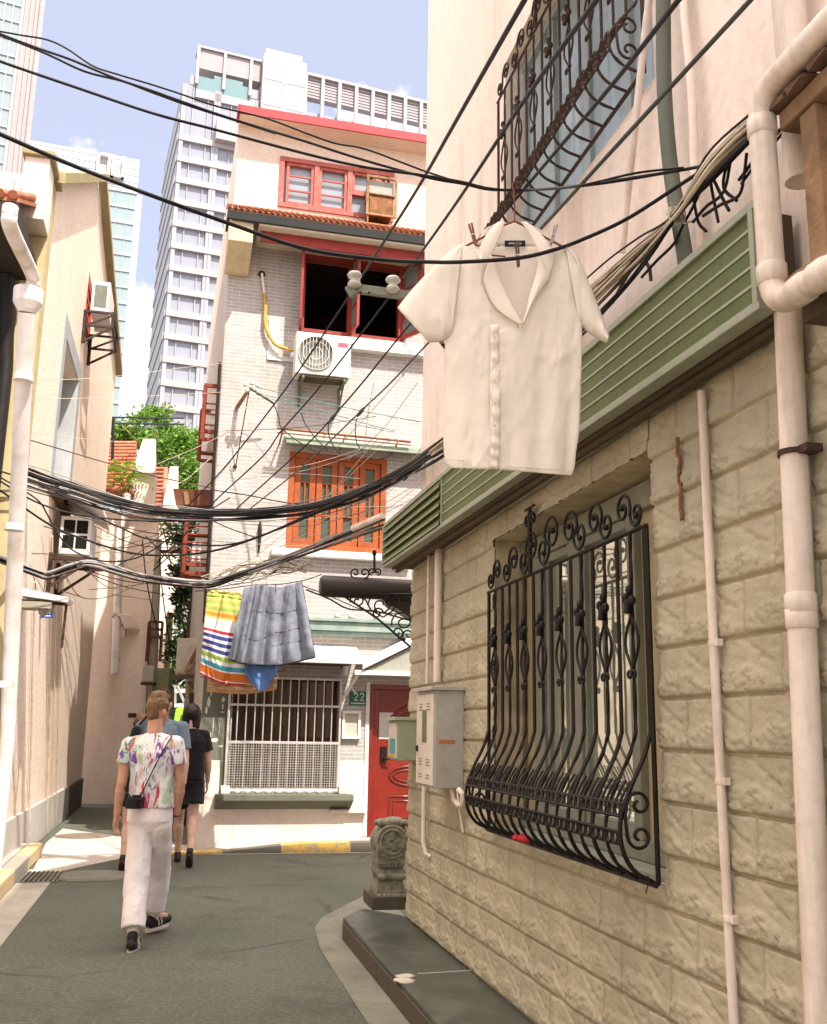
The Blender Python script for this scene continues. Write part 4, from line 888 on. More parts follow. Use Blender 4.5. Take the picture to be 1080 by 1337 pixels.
# ------------------------------------------------------------------ white brick house closing the view
def brick_mat(name, c1, c2, mort):
    m, nt, b, g = newmat(name)
    # brick coordinates: along the wall and up
    dx = nt.nodes.new('ShaderNodeVectorMath'); dx.operation = 'DOT_PRODUCT'; dx.inputs[1].default_value = tuple(FC.u); nt.links.new(g.outputs['Position'], dx.inputs[0])
    dn = nt.nodes.new('ShaderNodeVectorMath'); dn.operation = 'DOT_PRODUCT'; dn.inputs[1].default_value = tuple(FC.n); nt.links.new(g.outputs['Position'], dn.inputs[0])
    ad = nt.nodes.new('ShaderNodeMath'); nt.links.new(dx.outputs['Value'], ad.inputs[0]); nt.links.new(dn.outputs['Value'], ad.inputs[1])
    sp = nt.nodes.new('ShaderNodeSeparateXYZ'); nt.links.new(g.outputs['Position'], sp.inputs[0])
    cb = nt.nodes.new('ShaderNodeCombineXYZ'); nt.links.new(ad.outputs[0], cb.inputs[0]); nt.links.new(sp.outputs['Z'], cb.inputs[1])
    br = nt.nodes.new('ShaderNodeTexBrick'); nt.links.new(cb.outputs[0], br.inputs['Vector'])
    br.inputs['Scale'].default_value = 1; br.inputs['Brick Width'].default_value = .21; br.inputs['Row Height'].default_value = .054; br.inputs['Mortar Size'].default_value = .0065; br.inputs['Mortar Smooth'].default_value = .25
    br.inputs['Color1'].default_value = (*c1, 1); br.inputs['Color2'].default_value = (*c2, 1); br.inputs['Mortar'].default_value = (*mort, 1)
    n2 = nz(nt, g.outputs['Position'], 1.3, 7, .6); st = ramp(nt, n2.outputs['Fac'], [(.48, (1,1,1)), (.75, (.80,.78,.75))])
    col = mixc(nt, 1.0, br.outputs['Color'], st.outputs['Color'], 'MULTIPLY')
    nt.links.new(col, b.inputs['Base Color']); b.inputs['Roughness'].default_value = .75
    bp = nt.nodes.new('ShaderNodeBump'); bp.inputs['Strength'].default_value = .5; bp.inputs['Distance'].default_value = .012; bp.invert = True
    nt.links.new(br.outputs['Fac'], bp.inputs['Height']); nt.links.new(bp.outputs['Normal'], b.inputs['Normal'])
    return m
BRICK = brick_mat('white_brick', (.43,.395,.38), (.36,.335,.325), (.60,.535,.50))
CREAM = MT('cream_render', (.68,.57,.48), .8, .05, 1, .1, 60, stain=(.50,.36,.22), ss=1.4, samt=.3, streak=True)
REDP = MT('old_red_paint', (.27,.04,.032), .5, .15, 5, .1, 60, stain=(.16,.05,.03), ss=8, samt=.5)
REDF = MT('red_fascia', (.36,.035,.042), .5, .1, 3, .05)
ORNG = MT('orange_varnish', (.36,.088,.028), .45, .2, 6, .1, 60, stain=(.20,.05,.02), ss=9, samt=.4)
DKGREY = MT('dark_grey_band', (.018,.018,.018), .7, .15, 3, .1)
PLGREEN = MT('grey_green_paint', (.14,.145,.11), .75, .1, 2, .1, 60)
PLWHITE = MT('white_plinth', (.72,.63,.57), .8, .06, 1.2, .1, 60, stain=(.45,.36,.28), ss=2, samt=.35)
TEAL = MT('teal_beam', (.22,.30,.265), .6, .12, 3, .1, 50, stain=(.40,.40,.36), ss=3, samt=.5)
hb = thing('brick_house', 'tall white brick house with orange and red windows closing the lane', 'house', FC.P(1.6, 0, 0))
W2 = 5.2                                             # house width (hidden behind the pink corner)
# openings: (s0,s1,z0,z1)
oU = (1.06, 2.62, 7.22, 8.46); oO = (1.03, 2.40, 4.0, 5.37); oG = (.40, 1.84, .76, 2.20); oD = (2.26, 3.3, .13, 2.16)
def wall_with_holes(mb, f, s0, s1, z0, z1, holes, d0, d1):
    xs = sorted({s0, s1} | {h[0] for h in holes} | {h[1] for h in holes})
    for a, b in zip(xs, xs[1:]):
        cuts = sorted([(h[2], h[3]) for h in holes if h[0] < (a+b)/2 < h[1]]); z = z0
        for c, d in cuts + [(z1, z1)]:
            c = min(max(c, z0), z1)
            if c - z > .005: mb.fbox(f, a, b, z, c, d0, d1)
            z = max(z, min(d, z1))
BT = 8.12
mb = MB(); wall_with_holes(mb, FC, 0, W2, 1.12, 8.98, [oU, oO, (oG[0],oG[1],1.12,oG[3]), (oD[0],oD[1],1.12,oD[3])], -.3, 0); part('brick_wall', mb, BRICK, hb)
mb = MB(); wall_with_holes(mb, FC, 0, W2, 0, 1.12, [(oG[0],oG[1],oG[2],1.12), (oD[0],oD[1],oD[2],1.12)], -.3, .006); part('plinth', mb, PLWHITE, hb)
mb = MB(); mb.fbox(FC, .003, .385, 1.122, 2.42, .0, .007); mb.fbox(FC, .28, .395, .70, 1.118, .0065, .012); part('painted_patch', mb, PLGREEN, hb)
PAPER = MT('torn_paper', (.62,.60,.53), .9, .1, 20)
mb = MB()
def blob(cx, cz, w, h, n=12):
    pts = [FC.P(cx + w*math.cos(a)*(.7+.5*rnd.random()), cz + h*math.sin(a)*(.7+.5*rnd.random()), .0072) for a in [2*math.pi*k/n for k in range(n)]]
    mb.prism(pts, FC.n*.0015)
for cx, cz, w, h in [(.11,2.02,.012,.08),(.085,1.86,.022,.07),(.06,1.76,.015,.05),(.27,1.90,.022,.035),(.272,1.81,.010,.035),(.272,1.74,.03,.008),(.16,1.55,.005,.13),(.19,1.38,.05,.03),(.24,1.50,.006,.10),(.13,1.42,.01,.06),(.27,1.30,.03,.012)]: blob(cx, cz, w, h)
part('torn_poster', mb, PAPER, hb)
# rest of the volume: left flank, back, floor slabs
mb = MB(); mb.fbox(FC, .0, .3, 0, 8.98, -9, -.302); mb.fbox(FC, W2-.3, W2, 0, 8.98, -9, -.302); mb.fbox(FC, .302, W2-.302, 0, 8.98, -9, -8.7)
part('side_wall', mb, BRICK, hb)
mb = MB()
for z in (3.1, 6.2): mb.fbox(FC, .302, W2-.302, z, z+.12, -8.6, -.32)
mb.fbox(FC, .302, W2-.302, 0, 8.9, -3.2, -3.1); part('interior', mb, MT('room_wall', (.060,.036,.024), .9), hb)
# top storey and roofs
oT = (.70, 2.42, 9.20, 9.97)
mb = MB(); wall_with_holes(mb, FC, .02, W2, 9.02, 10.42, [(oT[0],oT[1],oT[2],oT[3])], -.28, -.03); mb.fbox(FC, .02, .3, 9.02, 10.42, -9, -.282); mb.fbox(FC, .30, W2, 9.02, 10.42, -9, -8.8); part('top_storey', mb, CREAM, hb)
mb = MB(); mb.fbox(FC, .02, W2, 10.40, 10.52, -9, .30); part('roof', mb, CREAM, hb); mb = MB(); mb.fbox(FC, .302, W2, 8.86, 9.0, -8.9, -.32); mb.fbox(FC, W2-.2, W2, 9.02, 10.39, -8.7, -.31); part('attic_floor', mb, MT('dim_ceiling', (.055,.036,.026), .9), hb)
mb = MB(); mb.fbox(FC, .0, W2, 10.395, 10.53, .302, .33); mb.fbox(FC, -.02, .018, 10.395, 10.53, .05, .33); part('roof_fascia', mb, REDF, hb)
# tiled pent eave between the storeys
EO = .72; e0, ez0 = FC.at(297,284,EO); ez1 = FC.at(297,270,EO)[1]
mb = MB(); mb.prism([FC.P(e0,ez1+.42,-.02), FC.P(e0,ez1,EO), FC.P(e0,ez1-.04,EO), FC.P(e0,ez1+.36,-.02)], FC.u*(W2-e0)); ev = part('pent_roof', mb, TILE, hb)
mb = MB()
for i in range(int((W2)/.085)):
    q = e0 + .03 + i*.085; mb.tube([FC.P(q, ez1+.45, -.02), FC.P(q, ez1+.012, EO+.03)], .026, 7)
part('tile_row', mb, TILE, ev)
mb = MB(); mb.fbox(FC, e0, W2, ez0, ez1-.005, EO-.04, EO); mb.fbox(FC, e0, e0+.04, ez0, ez1-.005, .3, EO-.041); part('eave_fascia', mb, DKGREY, hb)
mb = MB(); mb.fbox(FC, .36, W2, ez0-.03, ez0+.01, .002, EO-.041); part('eave_soffit', mb, MT('soffit_cream', (.60,.53,.42), .8), hb)
mb = MB(); mb.fbox(FC, .40, W2, ez0-.19, ez0-.032, EO-.22, EO-.19); part('eave_red_board', mb, REDP, hb)
mb = MB(); mb.prism([FC.P(e0+.03,ez0-.001,.0), FC.P(e0+.03,ez0-.001,EO-.06), FC.P(e0+.03,ez0-.30,EO-.06), FC.P(e0+.03,ez0-.52,.10), FC.P(e0+.03,ez0-.52,.0)], FC.u*.34); part('corbel', mb, MT('corbel_cream', (.60,.50,.33), .8, .08, 2, .1, stain=(.35,.28,.18), ss=3, samt=.5), hb, bevel=.01)
# --- windows
def sash(mb, f, s0, s1, z0, z1, o, w=.05, d=.04): 
    mb.fbox(f, s0, s0+w, z0, z1, o-d, o); mb.fbox(f, s1-w, s1, z0, z1, o-d, o); mb.fbox(f, s0+w, s1-w, z0, z0+w, o-d, o-.001); mb.fbox(f, s0+w, s1-w, z1-w, z1, o-d, o-.001)
# top window (faded pink-red), four lights
mb = MB(); s0, s1, z0, z1 = oT; sash(mb, FC, s0-.03, s1+.02, z0-.03, z1+.03, .0, .07, .12)
div = [s0+.04, lerp(s0,s1,.31), lerp(s0,s1,.61), lerp(s0,s1,.86), s1-.05]
for d in div[1:-1]: mb.fbox(FC, d-.035, d+.035, z0+.04, z1-.04, -.10, -.005)
for i in (0, 1):
    sash(mb, FC, div[i]+.036, div[i+1]-.036, z0+.041, z1-.041, -.03, .045)
    for q in (.36, .67): zq = lerp(z0, z1, q); mb.fbox(FC, div[i]+.08, div[i+1]-.08, zq-.012, zq+.012, -.06, -.035)
for i in (2, 3): 
    zq = lerp(z0, z1, .48); mb.fbox(FC, div[i]+.036, div[i+1]-.036, zq-.025, zq+.025, -.09, -.02); sash(mb, FC, div[i]+.04, div[i+1]-.04, zq+.03, z1-.045, -.03, .035)
wt = part('window', mb, MT('faded_red_paint', (.37,.10,.08), .6, .12, 6, .1, 60, stain=(.6,.35,.3), ss=7, samt=.4), hb)
mb = MB(); mb.fbox(FC, s0, s1, z0, z1, -.115, -.10); part('pane', mb, GLASSC, wt)
# open red casement
mb = MB(); s0, s1, z0, z1 = oU; 
mb.fbox(FC, s0, s0+.07, z0, z1, -.15, .012); mb.fbox(FC, s1-.07, s1, z0, z1, -.15, .012); mb.fbox(FC, s0+.07, s1-.07, z1-.07, z1, -.15, .012); mb.fbox(FC, s0+.07, s1-.07, z0, z0+.05, -.15, .012)
sm = lerp(s0, s1, .50); mb.fbox(FC, sm-.06, sm+.06, z0+.05, z1-.07, -.14, .006)
wu = part('window', mb, REDP, hb)
def leaf(hs, ang, wdt, glassy=True):                 # casement leaf swung out from hinge line hs
    a = rad(ang); d = FC.u*math.cos(a) + FC.n*math.sin(a); f = Fr(0,0,0); f.O = Vector((FC.P(hs,0,.012).x, FC.P(hs,0,.012).y, 0)); f.u = d; f.n = Vector((d.y,-d.x,0))
    m = MB(); sash(m, f, 0, wdt, z0+.03, z1-.05, .02, .055, .04)
    for q in (.33, .66): m.fbox(f, .05, wdt-.05, lerp(z0,z1,q)-.012, lerp(z0,z1,q)+.012, -.012, .012)
    o = part('casement', m, REDP, wu)
    m = MB(); m.fbox(f, .056, wdt-.056, z0+.09, z1-.11, -.006, .0); part('pane', m, glass('casement_glass', (.9,.9,.9), .05, .06, (.16,.18,.16)), wu)
leaf(s0+.02, 97, .40); leaf(sm-.02, 84, .38); leaf(s1-.02, 62, .42)
# orange window
mb = MB(); s0, s1, z0, z1 = oO
sash(mb, FC, s0-.02, s1+.02, z0-.02, z1+.02, .015, .08, .10)
nl = 4; ls = [lerp(s0+.06, s1-.06, i/nl) for i in range(nl+1)]
for i in range(nl):
    sash(mb, FC, ls[i]+.008, ls[i+1]-.008, z0+.061, z1-.061, -.02, .085, .04)
    a, b = ls[i]+.093, ls[i+1]-.093
    for q in (.36, .70): mb.fbox(FC, a, b, lerp(z0,z1,q)-.012, lerp(z0,z1,q)+.012, -.05, -.025)
    mb.fbox(FC, (a+b)/2-.01, (a+b)/2+.01, lerp(z0,z1,.36)+.012, lerp(z0,z1,.70)-.012, -.05, -.026)
wo2 = part('window', mb, ORNG, hb, bevel=.004)
mb = MB(); mb.fbox(FC, s0+.05, s1-.05, z0+.05, z1-.05, -.075, -.062); part('pane', mb, glass('orange_win_glass', (.8,.95,.9), .06, .06, (.07,.09,.07)), wo2)
mb = MB(); mb.fbox(FC, s0-.22, s1+.4, z0-.13, z0-.03, .007, .14); part('sill', mb, WHITE, wo2, bevel=.01)
# awning strip above orange window
mb = MB(); mb.prism([FC.P(.92,5.62,.008), FC.P(.92,5.50,.30), FC.P(.92,5.43,.30), FC.P(.92,5.43,.28), FC.P(.92,5.48,.26), FC.P(.92,5.58,.008)], FC.u*2.2); aw = part('window_awning', mb, MT('awning_green', (.30,.36,.27), .6, .1, 3, .05, stain=(.55,.52,.45), ss=3, samt=.5), hb)
ra, rb2 = FC.at(362,559,.34), FC.at(536,577,.34); r1_, r2_ = FC.P(*ra,.34), FC.P(*rb2,.34)
mb = MB(); mb.tube([r1_, r2_], .018, 8); mb.tube([r1_+Vector((0,0,-.06)), r2_+Vector((0,0,-.05))], .010, 8)
for q in (.04, .5, .9): pq = r1_.lerp(r2_, q); mb.bar(pq+Vector((0,0,-.03)), pq-FC.n*.34+Vector((0,0,-.12)), .02, .02)
part('drying_rail', mb, MT('rail_rust', (.22,.10,.05), .6, .4, 8, .2), hb)
# ground floor window: steel bars, wire mesh, sill
s0, s1, z0, z1 = oG
mb = MB(); mb.fbox(FC, s0, s1, z0, z1, -.26, -.24); gw = part('window', mb, glass('shop_glass', (.6,.5,.45), .08, .12, (.035,.018,.012)), hb)
mb = MB()
for i in range(9): s = lerp(s0+.12, s1-.1, i/8); mb.fbox(FC, s-.035, s+.03, z1-.62, z1-.02, -.235, -.22) if i in (2,3,4,5) else None
part('hanging_cloth', mb, MT('dim_cloth', (.13,.10,.07), .9), gw)
mb = MB()
for s in (s0+.02, lerp(s0,s1,.33), lerp(s0,s1,.63), s1-.02): mb.fbox(FC, s-.022, s+.022, z0, z1, -.239, -.20)
mb.fbox(FC, s0+.043, s1-.043, z0+.62, z0+.66, -.238, -.205); part('mullion', mb, MT('dark_red_frame', (.08,.028,.018), .6), gw)
gr = thing('security_grille', 'galvanised steel bar grille with wire mesh on the ground floor window of the brick house', 'window grille', FC.P((s0+s1)/2, z0, .05))
SG = MT('pale_steel', (.58,.56,.52), .45, .1, 8, .05, 60, metal=.35)
O3 = .06
mb = MB()
for z in (z0-.02, z0+.60, z0+1.08, z1): mb.fbox(FC, s0-.05, s1, z-.014, z+.014, O3-.014, O3+.014)
for s in (s0-.05, s1): mb.fbox(FC, s-.014, s+.014, z0-.03, z1+.014, O3-.013, O3+.013)
for s in (s0-.05, s1): 
    for z in (z0, z1-.02): mb.fbox(FC, s-.01, s+.01, z-.01, z+.01, 0, O3-.014)
part('frame', mb, SG, gr)
for i in range(1, 13):
    m = MB(); s = lerp(s0-.05, s1, i/13); m.tube([FC.P(s, z0-.02, O3), FC.P(s, z1, O3)], .0085, 6); part('bar', m, SG, gr)
mb = MB()
for i in range(45): s = lerp(s0-.03, s1-.02, i/44); mb.fbox(FC, s-.0026, s+.0026, z0, z0+.59, O3+.015, O3+.019)
for i in range(19): z = lerp(z0+.01, z0+.58, i/18); mb.fbox(FC, s0-.03, s1-.02, z-.0026, z+.0026, O3+.0195, O3+.0235)
part('wire_mesh', mb, SG, gr)
mb = MB(); n_ = 40
fn = lambda u, v: FC.P(lerp(s0-.06, s1+.0, u), z0-.055+v*.055-.012*math.sin(u*70)*(1-v), O3+.035+.008*math.sin(u*70))
mb.grid(fn, 90, 2); part('tray_edge', mb, SG, gr, solid=.004)
mb = MB(); mb.prism([FC.P(s0-.17,.70,.013), FC.P(s0-.17,.70,.22), FC.P(s0-.17,.62,.22), FC.P(s0-.17,.50,.013)], FC.u*(s1-s0+.36)); part('window_ledge', mb, PLGREEN, hb, bevel=.008)
mb = MB(); mb.fbox(FC, s0-.10, s0+.01, .705, .80, .013, .16); mb.fbox(FC, s1+.0, s1+.12, .705, .80, .013, .16); mb.fbox(FC, s1-.1, 2.24, .455, .495, .013, .10); part('ledge_block', mb, PLWHITE, hb, bevel=.006)
# shop awning above ground window, lintel beam, door hood
aw2 = thing('metal_awning', 'white sheet metal awning over the barred window', 'awning', FC.P(1.2, 2.4, .2))
mb = MB(); mb.prism([FC.P(.02,2.66,.012), FC.P(.02,2.50,.50), FC.P(.02,2.40,.50), FC.P(.02,2.39,.485), FC.P(.02,2.485,.47), FC.P(.02,2.63,.012)], FC.u*2.02); part('sheet', mb, WHITE, aw2)
mb = MB()
for s in (.2, 1.0, 1.85): mb.bar(FC.P(s, 2.38, .012), FC.P(s, 2.46, .45), .025, .025)
part('strut', mb, BROWN, aw2)
mb = MB(); mb.fbox(FC, .0, 1.9, 2.385, 2.41, .012, .44); part('lining', mb, MT('awning_lining', (.09,.055,.03), .8), aw2)
mb = MB(); mb.fbox(FC, .8, W2, 2.86, 2.98, .008, .16); mb.fbox(FC, .8, W2, 2.985, 3.03, .008, .20); mb.fbox(FC, .8, W2, 2.80, 2.855, .008, .12); part('beam', mb, TEAL, hb, bevel=.006)
mb = MB()
for s in (1.15, 1.75, 1.95, 2.3): mb.ball(FC.P(s, 3.06, .12), .05, .05, .045, 8, 6)
part('mortar_lump', mb, MORT, hb)
dh = thing('door_hood', 'small pitched white metal hood over the red door', 'door hood', FC.P(2.8, 2.35, .3))
mb = MB(); A = FC.P(2.05,2.42,.46); Bv = FC.P(2.75,2.78,.46); Cv = FC.P(3.5,2.42,.46)
for p, q in ((A,Bv),(Bv,Cv)): mb.prism([p, q, q+Vector((0,0,-.09)), p+Vector((0,0,-.09))], FC.n*.04)
mb.prism([A, Bv, Bv+Vector((0,0,.02)), A+Vector((0,0,.02))], FC.n*-.45); mb.prism([Bv, Cv, Cv+Vector((0,0,.02)), Bv+Vector((0,0,.02))], FC.n*-.45)
mb.fbox(FC, 1.95, 3.5, 2.26, 2.32, .40, .46); part('roof', mb, WHITE, dh)
mb = MB(); mb.prism([FC.P(2.12,2.322,.42), FC.P(2.75,2.66,.42), FC.P(3.4,2.322,.42)], FC.n*.02); part('gable', mb, MT('hood_grey', (.36,.36,.31), .6), dh)
mb = MB(); mb.bar(FC.P(2.0,2.26,.42), FC.P(1.86,1.92,.03), .03, .03); part('bracket', mb, WHITE, dh); mb = MB(); mb.bar(FC.P(3.4,2.26,.42), FC.P(3.45,1.92,.03), .03, .03); part('bracket', mb, WHITE, dh)
# red door
LACQ = MT('red_lacquer', (.205,.020,.012), .22, .15, 3, .03, 20, spec=.6)
s0, s1, z0, z1 = oD
mb = MB(); mb.fbox(FC, s0+.055, s1, z0, z1-.07, -.16, -.10); door = part('door', mb, LACQ, hb)
mb = MB(); mb.fbox(FC, s0, s0+.055, z0, z1, -.2, -.02); mb.fbox(FC, s0+.055, s1, z1-.07, z1, -.2, -.02); mb.fbox(FC, s0+.06, s0+.13, z0, z1-.07, -.0999, -.075); part('door_frame', mb, LACQ, door, bevel=.006)
mb = MB(); mb.fbox(FC, s0-.055, s0-.005, .16, z1+.03, .001, .02); part('door_trim', mb, WHITE, door)
mb = MB(); P_ = lambda s, z: FC.P(s, z, -.097); cs = (s0+s1)/2+.10
def mould(pts, r=.016): mb.tube([P_(s, z) for s, z in pts], r, 6)
mould([(cs-.30,.32),(cs-.30,.66),(cs+.30,.66),(cs+.30,.32),(cs-.30,.32)]); mould([(cs-.24,.38),(cs-.24,.60),(cs+.24,.60),(cs+.24,.38),(cs-.24,.38)], .012)
mould([(cs+.30*math.cos(a), .93+.13*math.sin(a)) for a in [2*math.pi*k/24 for k in range(25)]]); mould([(cs+.24*math.cos(a), .93+.08*math.sin(a)) for a in [2*math.pi*k/24 for k in range(25)]], .012)
mould([(cs-.30,1.2)] + [(cs-.30+.6*k/10, 1.72+.17*math.sin(math.pi*k/10)) for k in range(11)] + [(cs+.30,1.2),(cs-.30,1.2)]); mould([(cs-.24,1.26)] + [(cs-.24+.48*k/10, 1.66+.13*math.sin(math.pi*k/10)) for k in range(11)] + [(cs+.24,1.26),(cs-.24,1.26)], .012)
part('moulding', mb, MT('dark_red_lacquer', (.14,.018,.012), .2, .1, 3, 0, spec=.6), door)
mb = MB(); mb.fbox(FC, s0+.19, s0+.27, 1.10, 1.32, -.0995, -.07); mb.tube([FC.P(s0+.23,1.16,-.07), FC.P(s0+.23,1.16,-.02), FC.P(s0+.33,1.15,-.02)], .012, 8); part('handle', mb, IRON, door)
mb = MB(); mb.fbox(FC, s0+.16, s0+.36, 1.42, 1.78, -.0998, -.093); part('notice', mb, MT('door_notice', (.62,.58,.55), .6, .12, 6), door)
mb = MB(); mb.box8([FC.P(s,z,o) for z in (.12,.1255) for s,o in ((s0-.1,.001),(s1,.001),(s1,.29),(s0-.1,.29))]); 
# letter box, number plate
lb = thing('utility_box', 'white framed flat utility box beside the barred window', 'box', FC.P(1.97, 1.4, .0))
mb = MB(); sash(mb, FC, 1.875, 2.13, 1.42, 1.79, .062, .035, .06); part('frame', mb, WHITE, lb); mb = MB(); mb.fbox(FC, 1.911, 2.094, 1.456, 1.754, .004, .035); part('lid', mb, MT('box_lid', (.50,.47,.40), .5, .1, 3), lb)
PLG = MT('sign_green', (.025,.16,.10), .4, .05, 3, 0)
ns = thing('house_number', 'green house number plate with white figures beside the red door', 'number plate', FC.P(2.1, 1.9, .02))
mb = MB(); mb.fbox(FC, 1.97, 2.21, 1.865, 2.055, .005, .016); part('plate', mb, PLG, ns, bevel=.004)
def seg_digit(mb, f, s, z, w, h, t, o, segs):
    S = {'t':(s,s+w,z+h-t,z+h),'m':(s,s+w,z+h/2-t/2,z+h/2+t/2),'b':(s,s+w,z,z+t),'tl':(s,s+t,z+h/2,z+h),'tr':(s+w-t,s+w,z+h/2,z+h),'bl':(s,s+t,z,z+h/2),'br':(s+w-t,s+w,z,z+h/2)}
    for i, k in enumerate(segs): a = S[k]; mb.fbox(f, *a, o, o+.002+.0002*i)
def stroke(mb, f, pts, t, o):
    mb.tube([f.P(s, z, o) for s, z in pts], t/2, 6)
two = [(0,.78),(.08,.93),(.3,1),(.55,.95),(.66,.78),(.58,.58),(.3,.32),(0,0),(.68,0)]
mb = MB()
for s in (2.035, 2.12): stroke(mb, FC, [(s+x*.075, 1.935+y*.095) for x, y in two], .014, .017)
part('figure', mb, WHITE, ns)
mb = MB()
for i in range(7): mb.fbox(FC, 1.995+i*.029, 1.995+i*.029+.018, 1.885, 1.902, .0161, .0175)
part('small_lettering', mb, WHITE, ns)
# corner lamp fitting and clip over the plate
mb = MB(); mb.ball(FC.P(1.96,2.10,.06), .03, .03, .03, 8, 6); mb.tube([FC.P(1.97,2.13,.05),FC.P(2.02,2.05,.08),FC.P(2.05,2.02,.06)], .012, 6); part('wall_hook', mb, WHITE, hb); mb = MB(); mb.tube([FC.P(1.88,2.42,.14),FC.P(1.88,2.26,.14)], .035, 10); part('lamp_fitting', mb, WHITE, hb)
# ------------------------------------------------------------------ air conditioners
ACW = MT('aircon_white', (.72,.68,.64), .45, .05, 3, .03, 40, stain=(.45,.38,.3), ss=5, samt=.3)
ACG = MT('aircon_grille', (.16,.17,.15), .5, .1, 10, .05)
def aircon(f, sA, sB, z0, z1, o0, o1, label, fan_side=0, brk=True, logo=True, br_mat=None):
    t = thing('air_conditioner', label, 'air conditioner', f.P((sA+sB)/2, z0, o0))
    m = MB(); m.fbox(f, sA, sB, z0, z1, o0, o1); part('casing', m, ACW, t, bevel=.012)
    L = sB-sA; H = z1-z0; cx = sA+L*(.36 if fan_side == 0 else .64); r = min(H*.42, L*.33); m = MB()
    m.lathe([(r,0),(r,.012),(r*.96,.012),(r*.96,.004)], f.P(cx, z0+H*.5, o1+.001), f.n, 28); part('fan_recess', m, ACG, t)
    m = MB()
    for k in range(11): x = -r*.9+r*1.8*k/10; h = math.sqrt(max(0,r*r*.92-x*x)); m.tube([f.P(cx+x, z0+H*.5-h, o1+.02), f.P(cx+x, z0+H*.5+h, o1+.02)], .004, 5)
    for q in (.35, .7, .97): m.tube([f.P(cx+r*q*math.cos(a), z0+H*.5+r*q*math.sin(a), o1+.022) for a in [2*math.pi*k/24 for k in range(25)]], .004, 5, caps=False)
    part('fan_guard', m, ACW, t)
    if logo:
        m = MB(); m.fbox(f, sB-L*.24, sB-L*.06, z1-H*.28, z1-H*.17, o1+.0005, o1+.003); part('badge', m, MT('red_badge', (.55,.10,.14), .4), t)
    m = MB(); m.fbox(f, sA+L*.1, sB-L*.05, z0-.03, z0, o0+.02, o1-.02); part('feet', m, BROWN, t)
    if brk:
        for s in (sA+L*.15, sB-L*.1): m = MB(); m.bar(f.P(s, z0-.05, .0), f.P(s, z0-.05, o1+.02), .03, .04); m.bar(f.P(s, z0-.34, .01), f.P(s, z0-.06, o1-.05), .025, .025); m.bar(f.P(s, z0-.36, .015), f.P(s, z0-.0, .015), .03, .03); part('bracket', m, br_mat or PLGREEN, t)
    return t
a0 = FC.at(386, 470, .45); a1 = FC.at(456, 470, .45); zt = FC.at(420, 436, .45)[1]; zb = FC.at(420, 490, .45)[1]
aircon(FC, a0[0], a1[0]+.02, zb, zt, .14, .46, 'white air conditioner under the open red window of the brick house')
# long shelf under the open window
mb = MB(); mb.fbox(FC, a1[0]+.1, W2, 6.98, 7.06, .006, .16); mb.fbox(FC, a1[0]+.05, W2, 7.10, 7.20, .006, .05); part('ledge', mb, WHITE, hb)
mb = MB(); mb.fbox(FC, .62, .78, 6.72, 7.36, .004, .022); mb.fbox(FC, .62, 1.1, 6.72, 6.78, .004, .03); part('patch_plate', mb, MT('patch_white', (.62,.60,.57), .7, .06, 4), hb)
# rusty boxed air conditioner beside the top window
ax0, az0 = FC.at(480, 285, .30); ax1 = FC.at(515, 285, .30)[0]; azt = FC.at(500, 234, .3)[1]; azb = FC.at(500, 281, .3)[1]
rb_ = thing('window_air_conditioner', 'rusty window air conditioner in a frame beside the top red window', 'air conditioner', FC.P((ax0+ax1)/2, azb, 0))
mb = MB(); mb.fbox(FC, ax0+.02, ax1-.02, azb+.02, lerp(azb,azt,.52), -.03, .30); part('casing', mb, MT('rust_casing', (.20,.085,.04), .75, .4, 7, .3, stain=(.42,.22,.05), ss=8, samt=.9), rb_, bevel=.01)
mb = MB(); mb.fbox(FC, ax0+.02, ax1-.02, lerp(azb,azt,.56), azt-.02, -.03, .26); part('louvre_box', mb, MT('dull_grey_board', (.30,.31,.27), .6, .1, 6), rb_)
mb = MB(); sash(mb, FC, ax0-.03, ax1+.03, azb-.03, azt+.03, .33, .035, .035); mb.fbox(FC, ax0, ax1, lerp(azb,azt,.53), lerp(azb,azt,.56), -.02, .325); mb.bar(FC.P(ax0,azb-.3,.30), FC.P(ax0,azt,.315), .02, .02); part('frame', mb, WOOD, rb_)
# hose from the wall to the condenser
hs = [FC.at(342,357,.03), FC.at(345,378,.07), FC.at(347,400,.08), FC.at(347,425,.08), FC.at(358,448,.09), FC.at(372,455,.10), FC.at(386,458,.12)]
q = [Vector(v) for v in resample([tuple(FC.P(s,z,.03+.015*i)) for i,(s,z) in enumerate(hs)], 30)]
hz = thing('insulated_hose', 'yellow insulated hose dropping from a hole in the brick wall to the air conditioner', 'hose', q[-1])
mb = MB(); mb.tube(q[:7], .018, 8); part('bare_end', mb, WHITE, hz)
mb = MB(); mb.tube(q[6:], [.026*(1+.08*math.sin(i*1.9)) for i in range(len(q)-6)], 10); part('lagging', mb, MT('yellow_tape', (.52,.33,.06), .6, .2, 12, .2), hz)
mb = MB(); mb.lathe([(.055,0),(.055,.012),(.03,.02)], FC.P(hs[0][0],hs[0][1],.0), FC.n, 14); part('wall_collar', mb, RUSTI, hz)
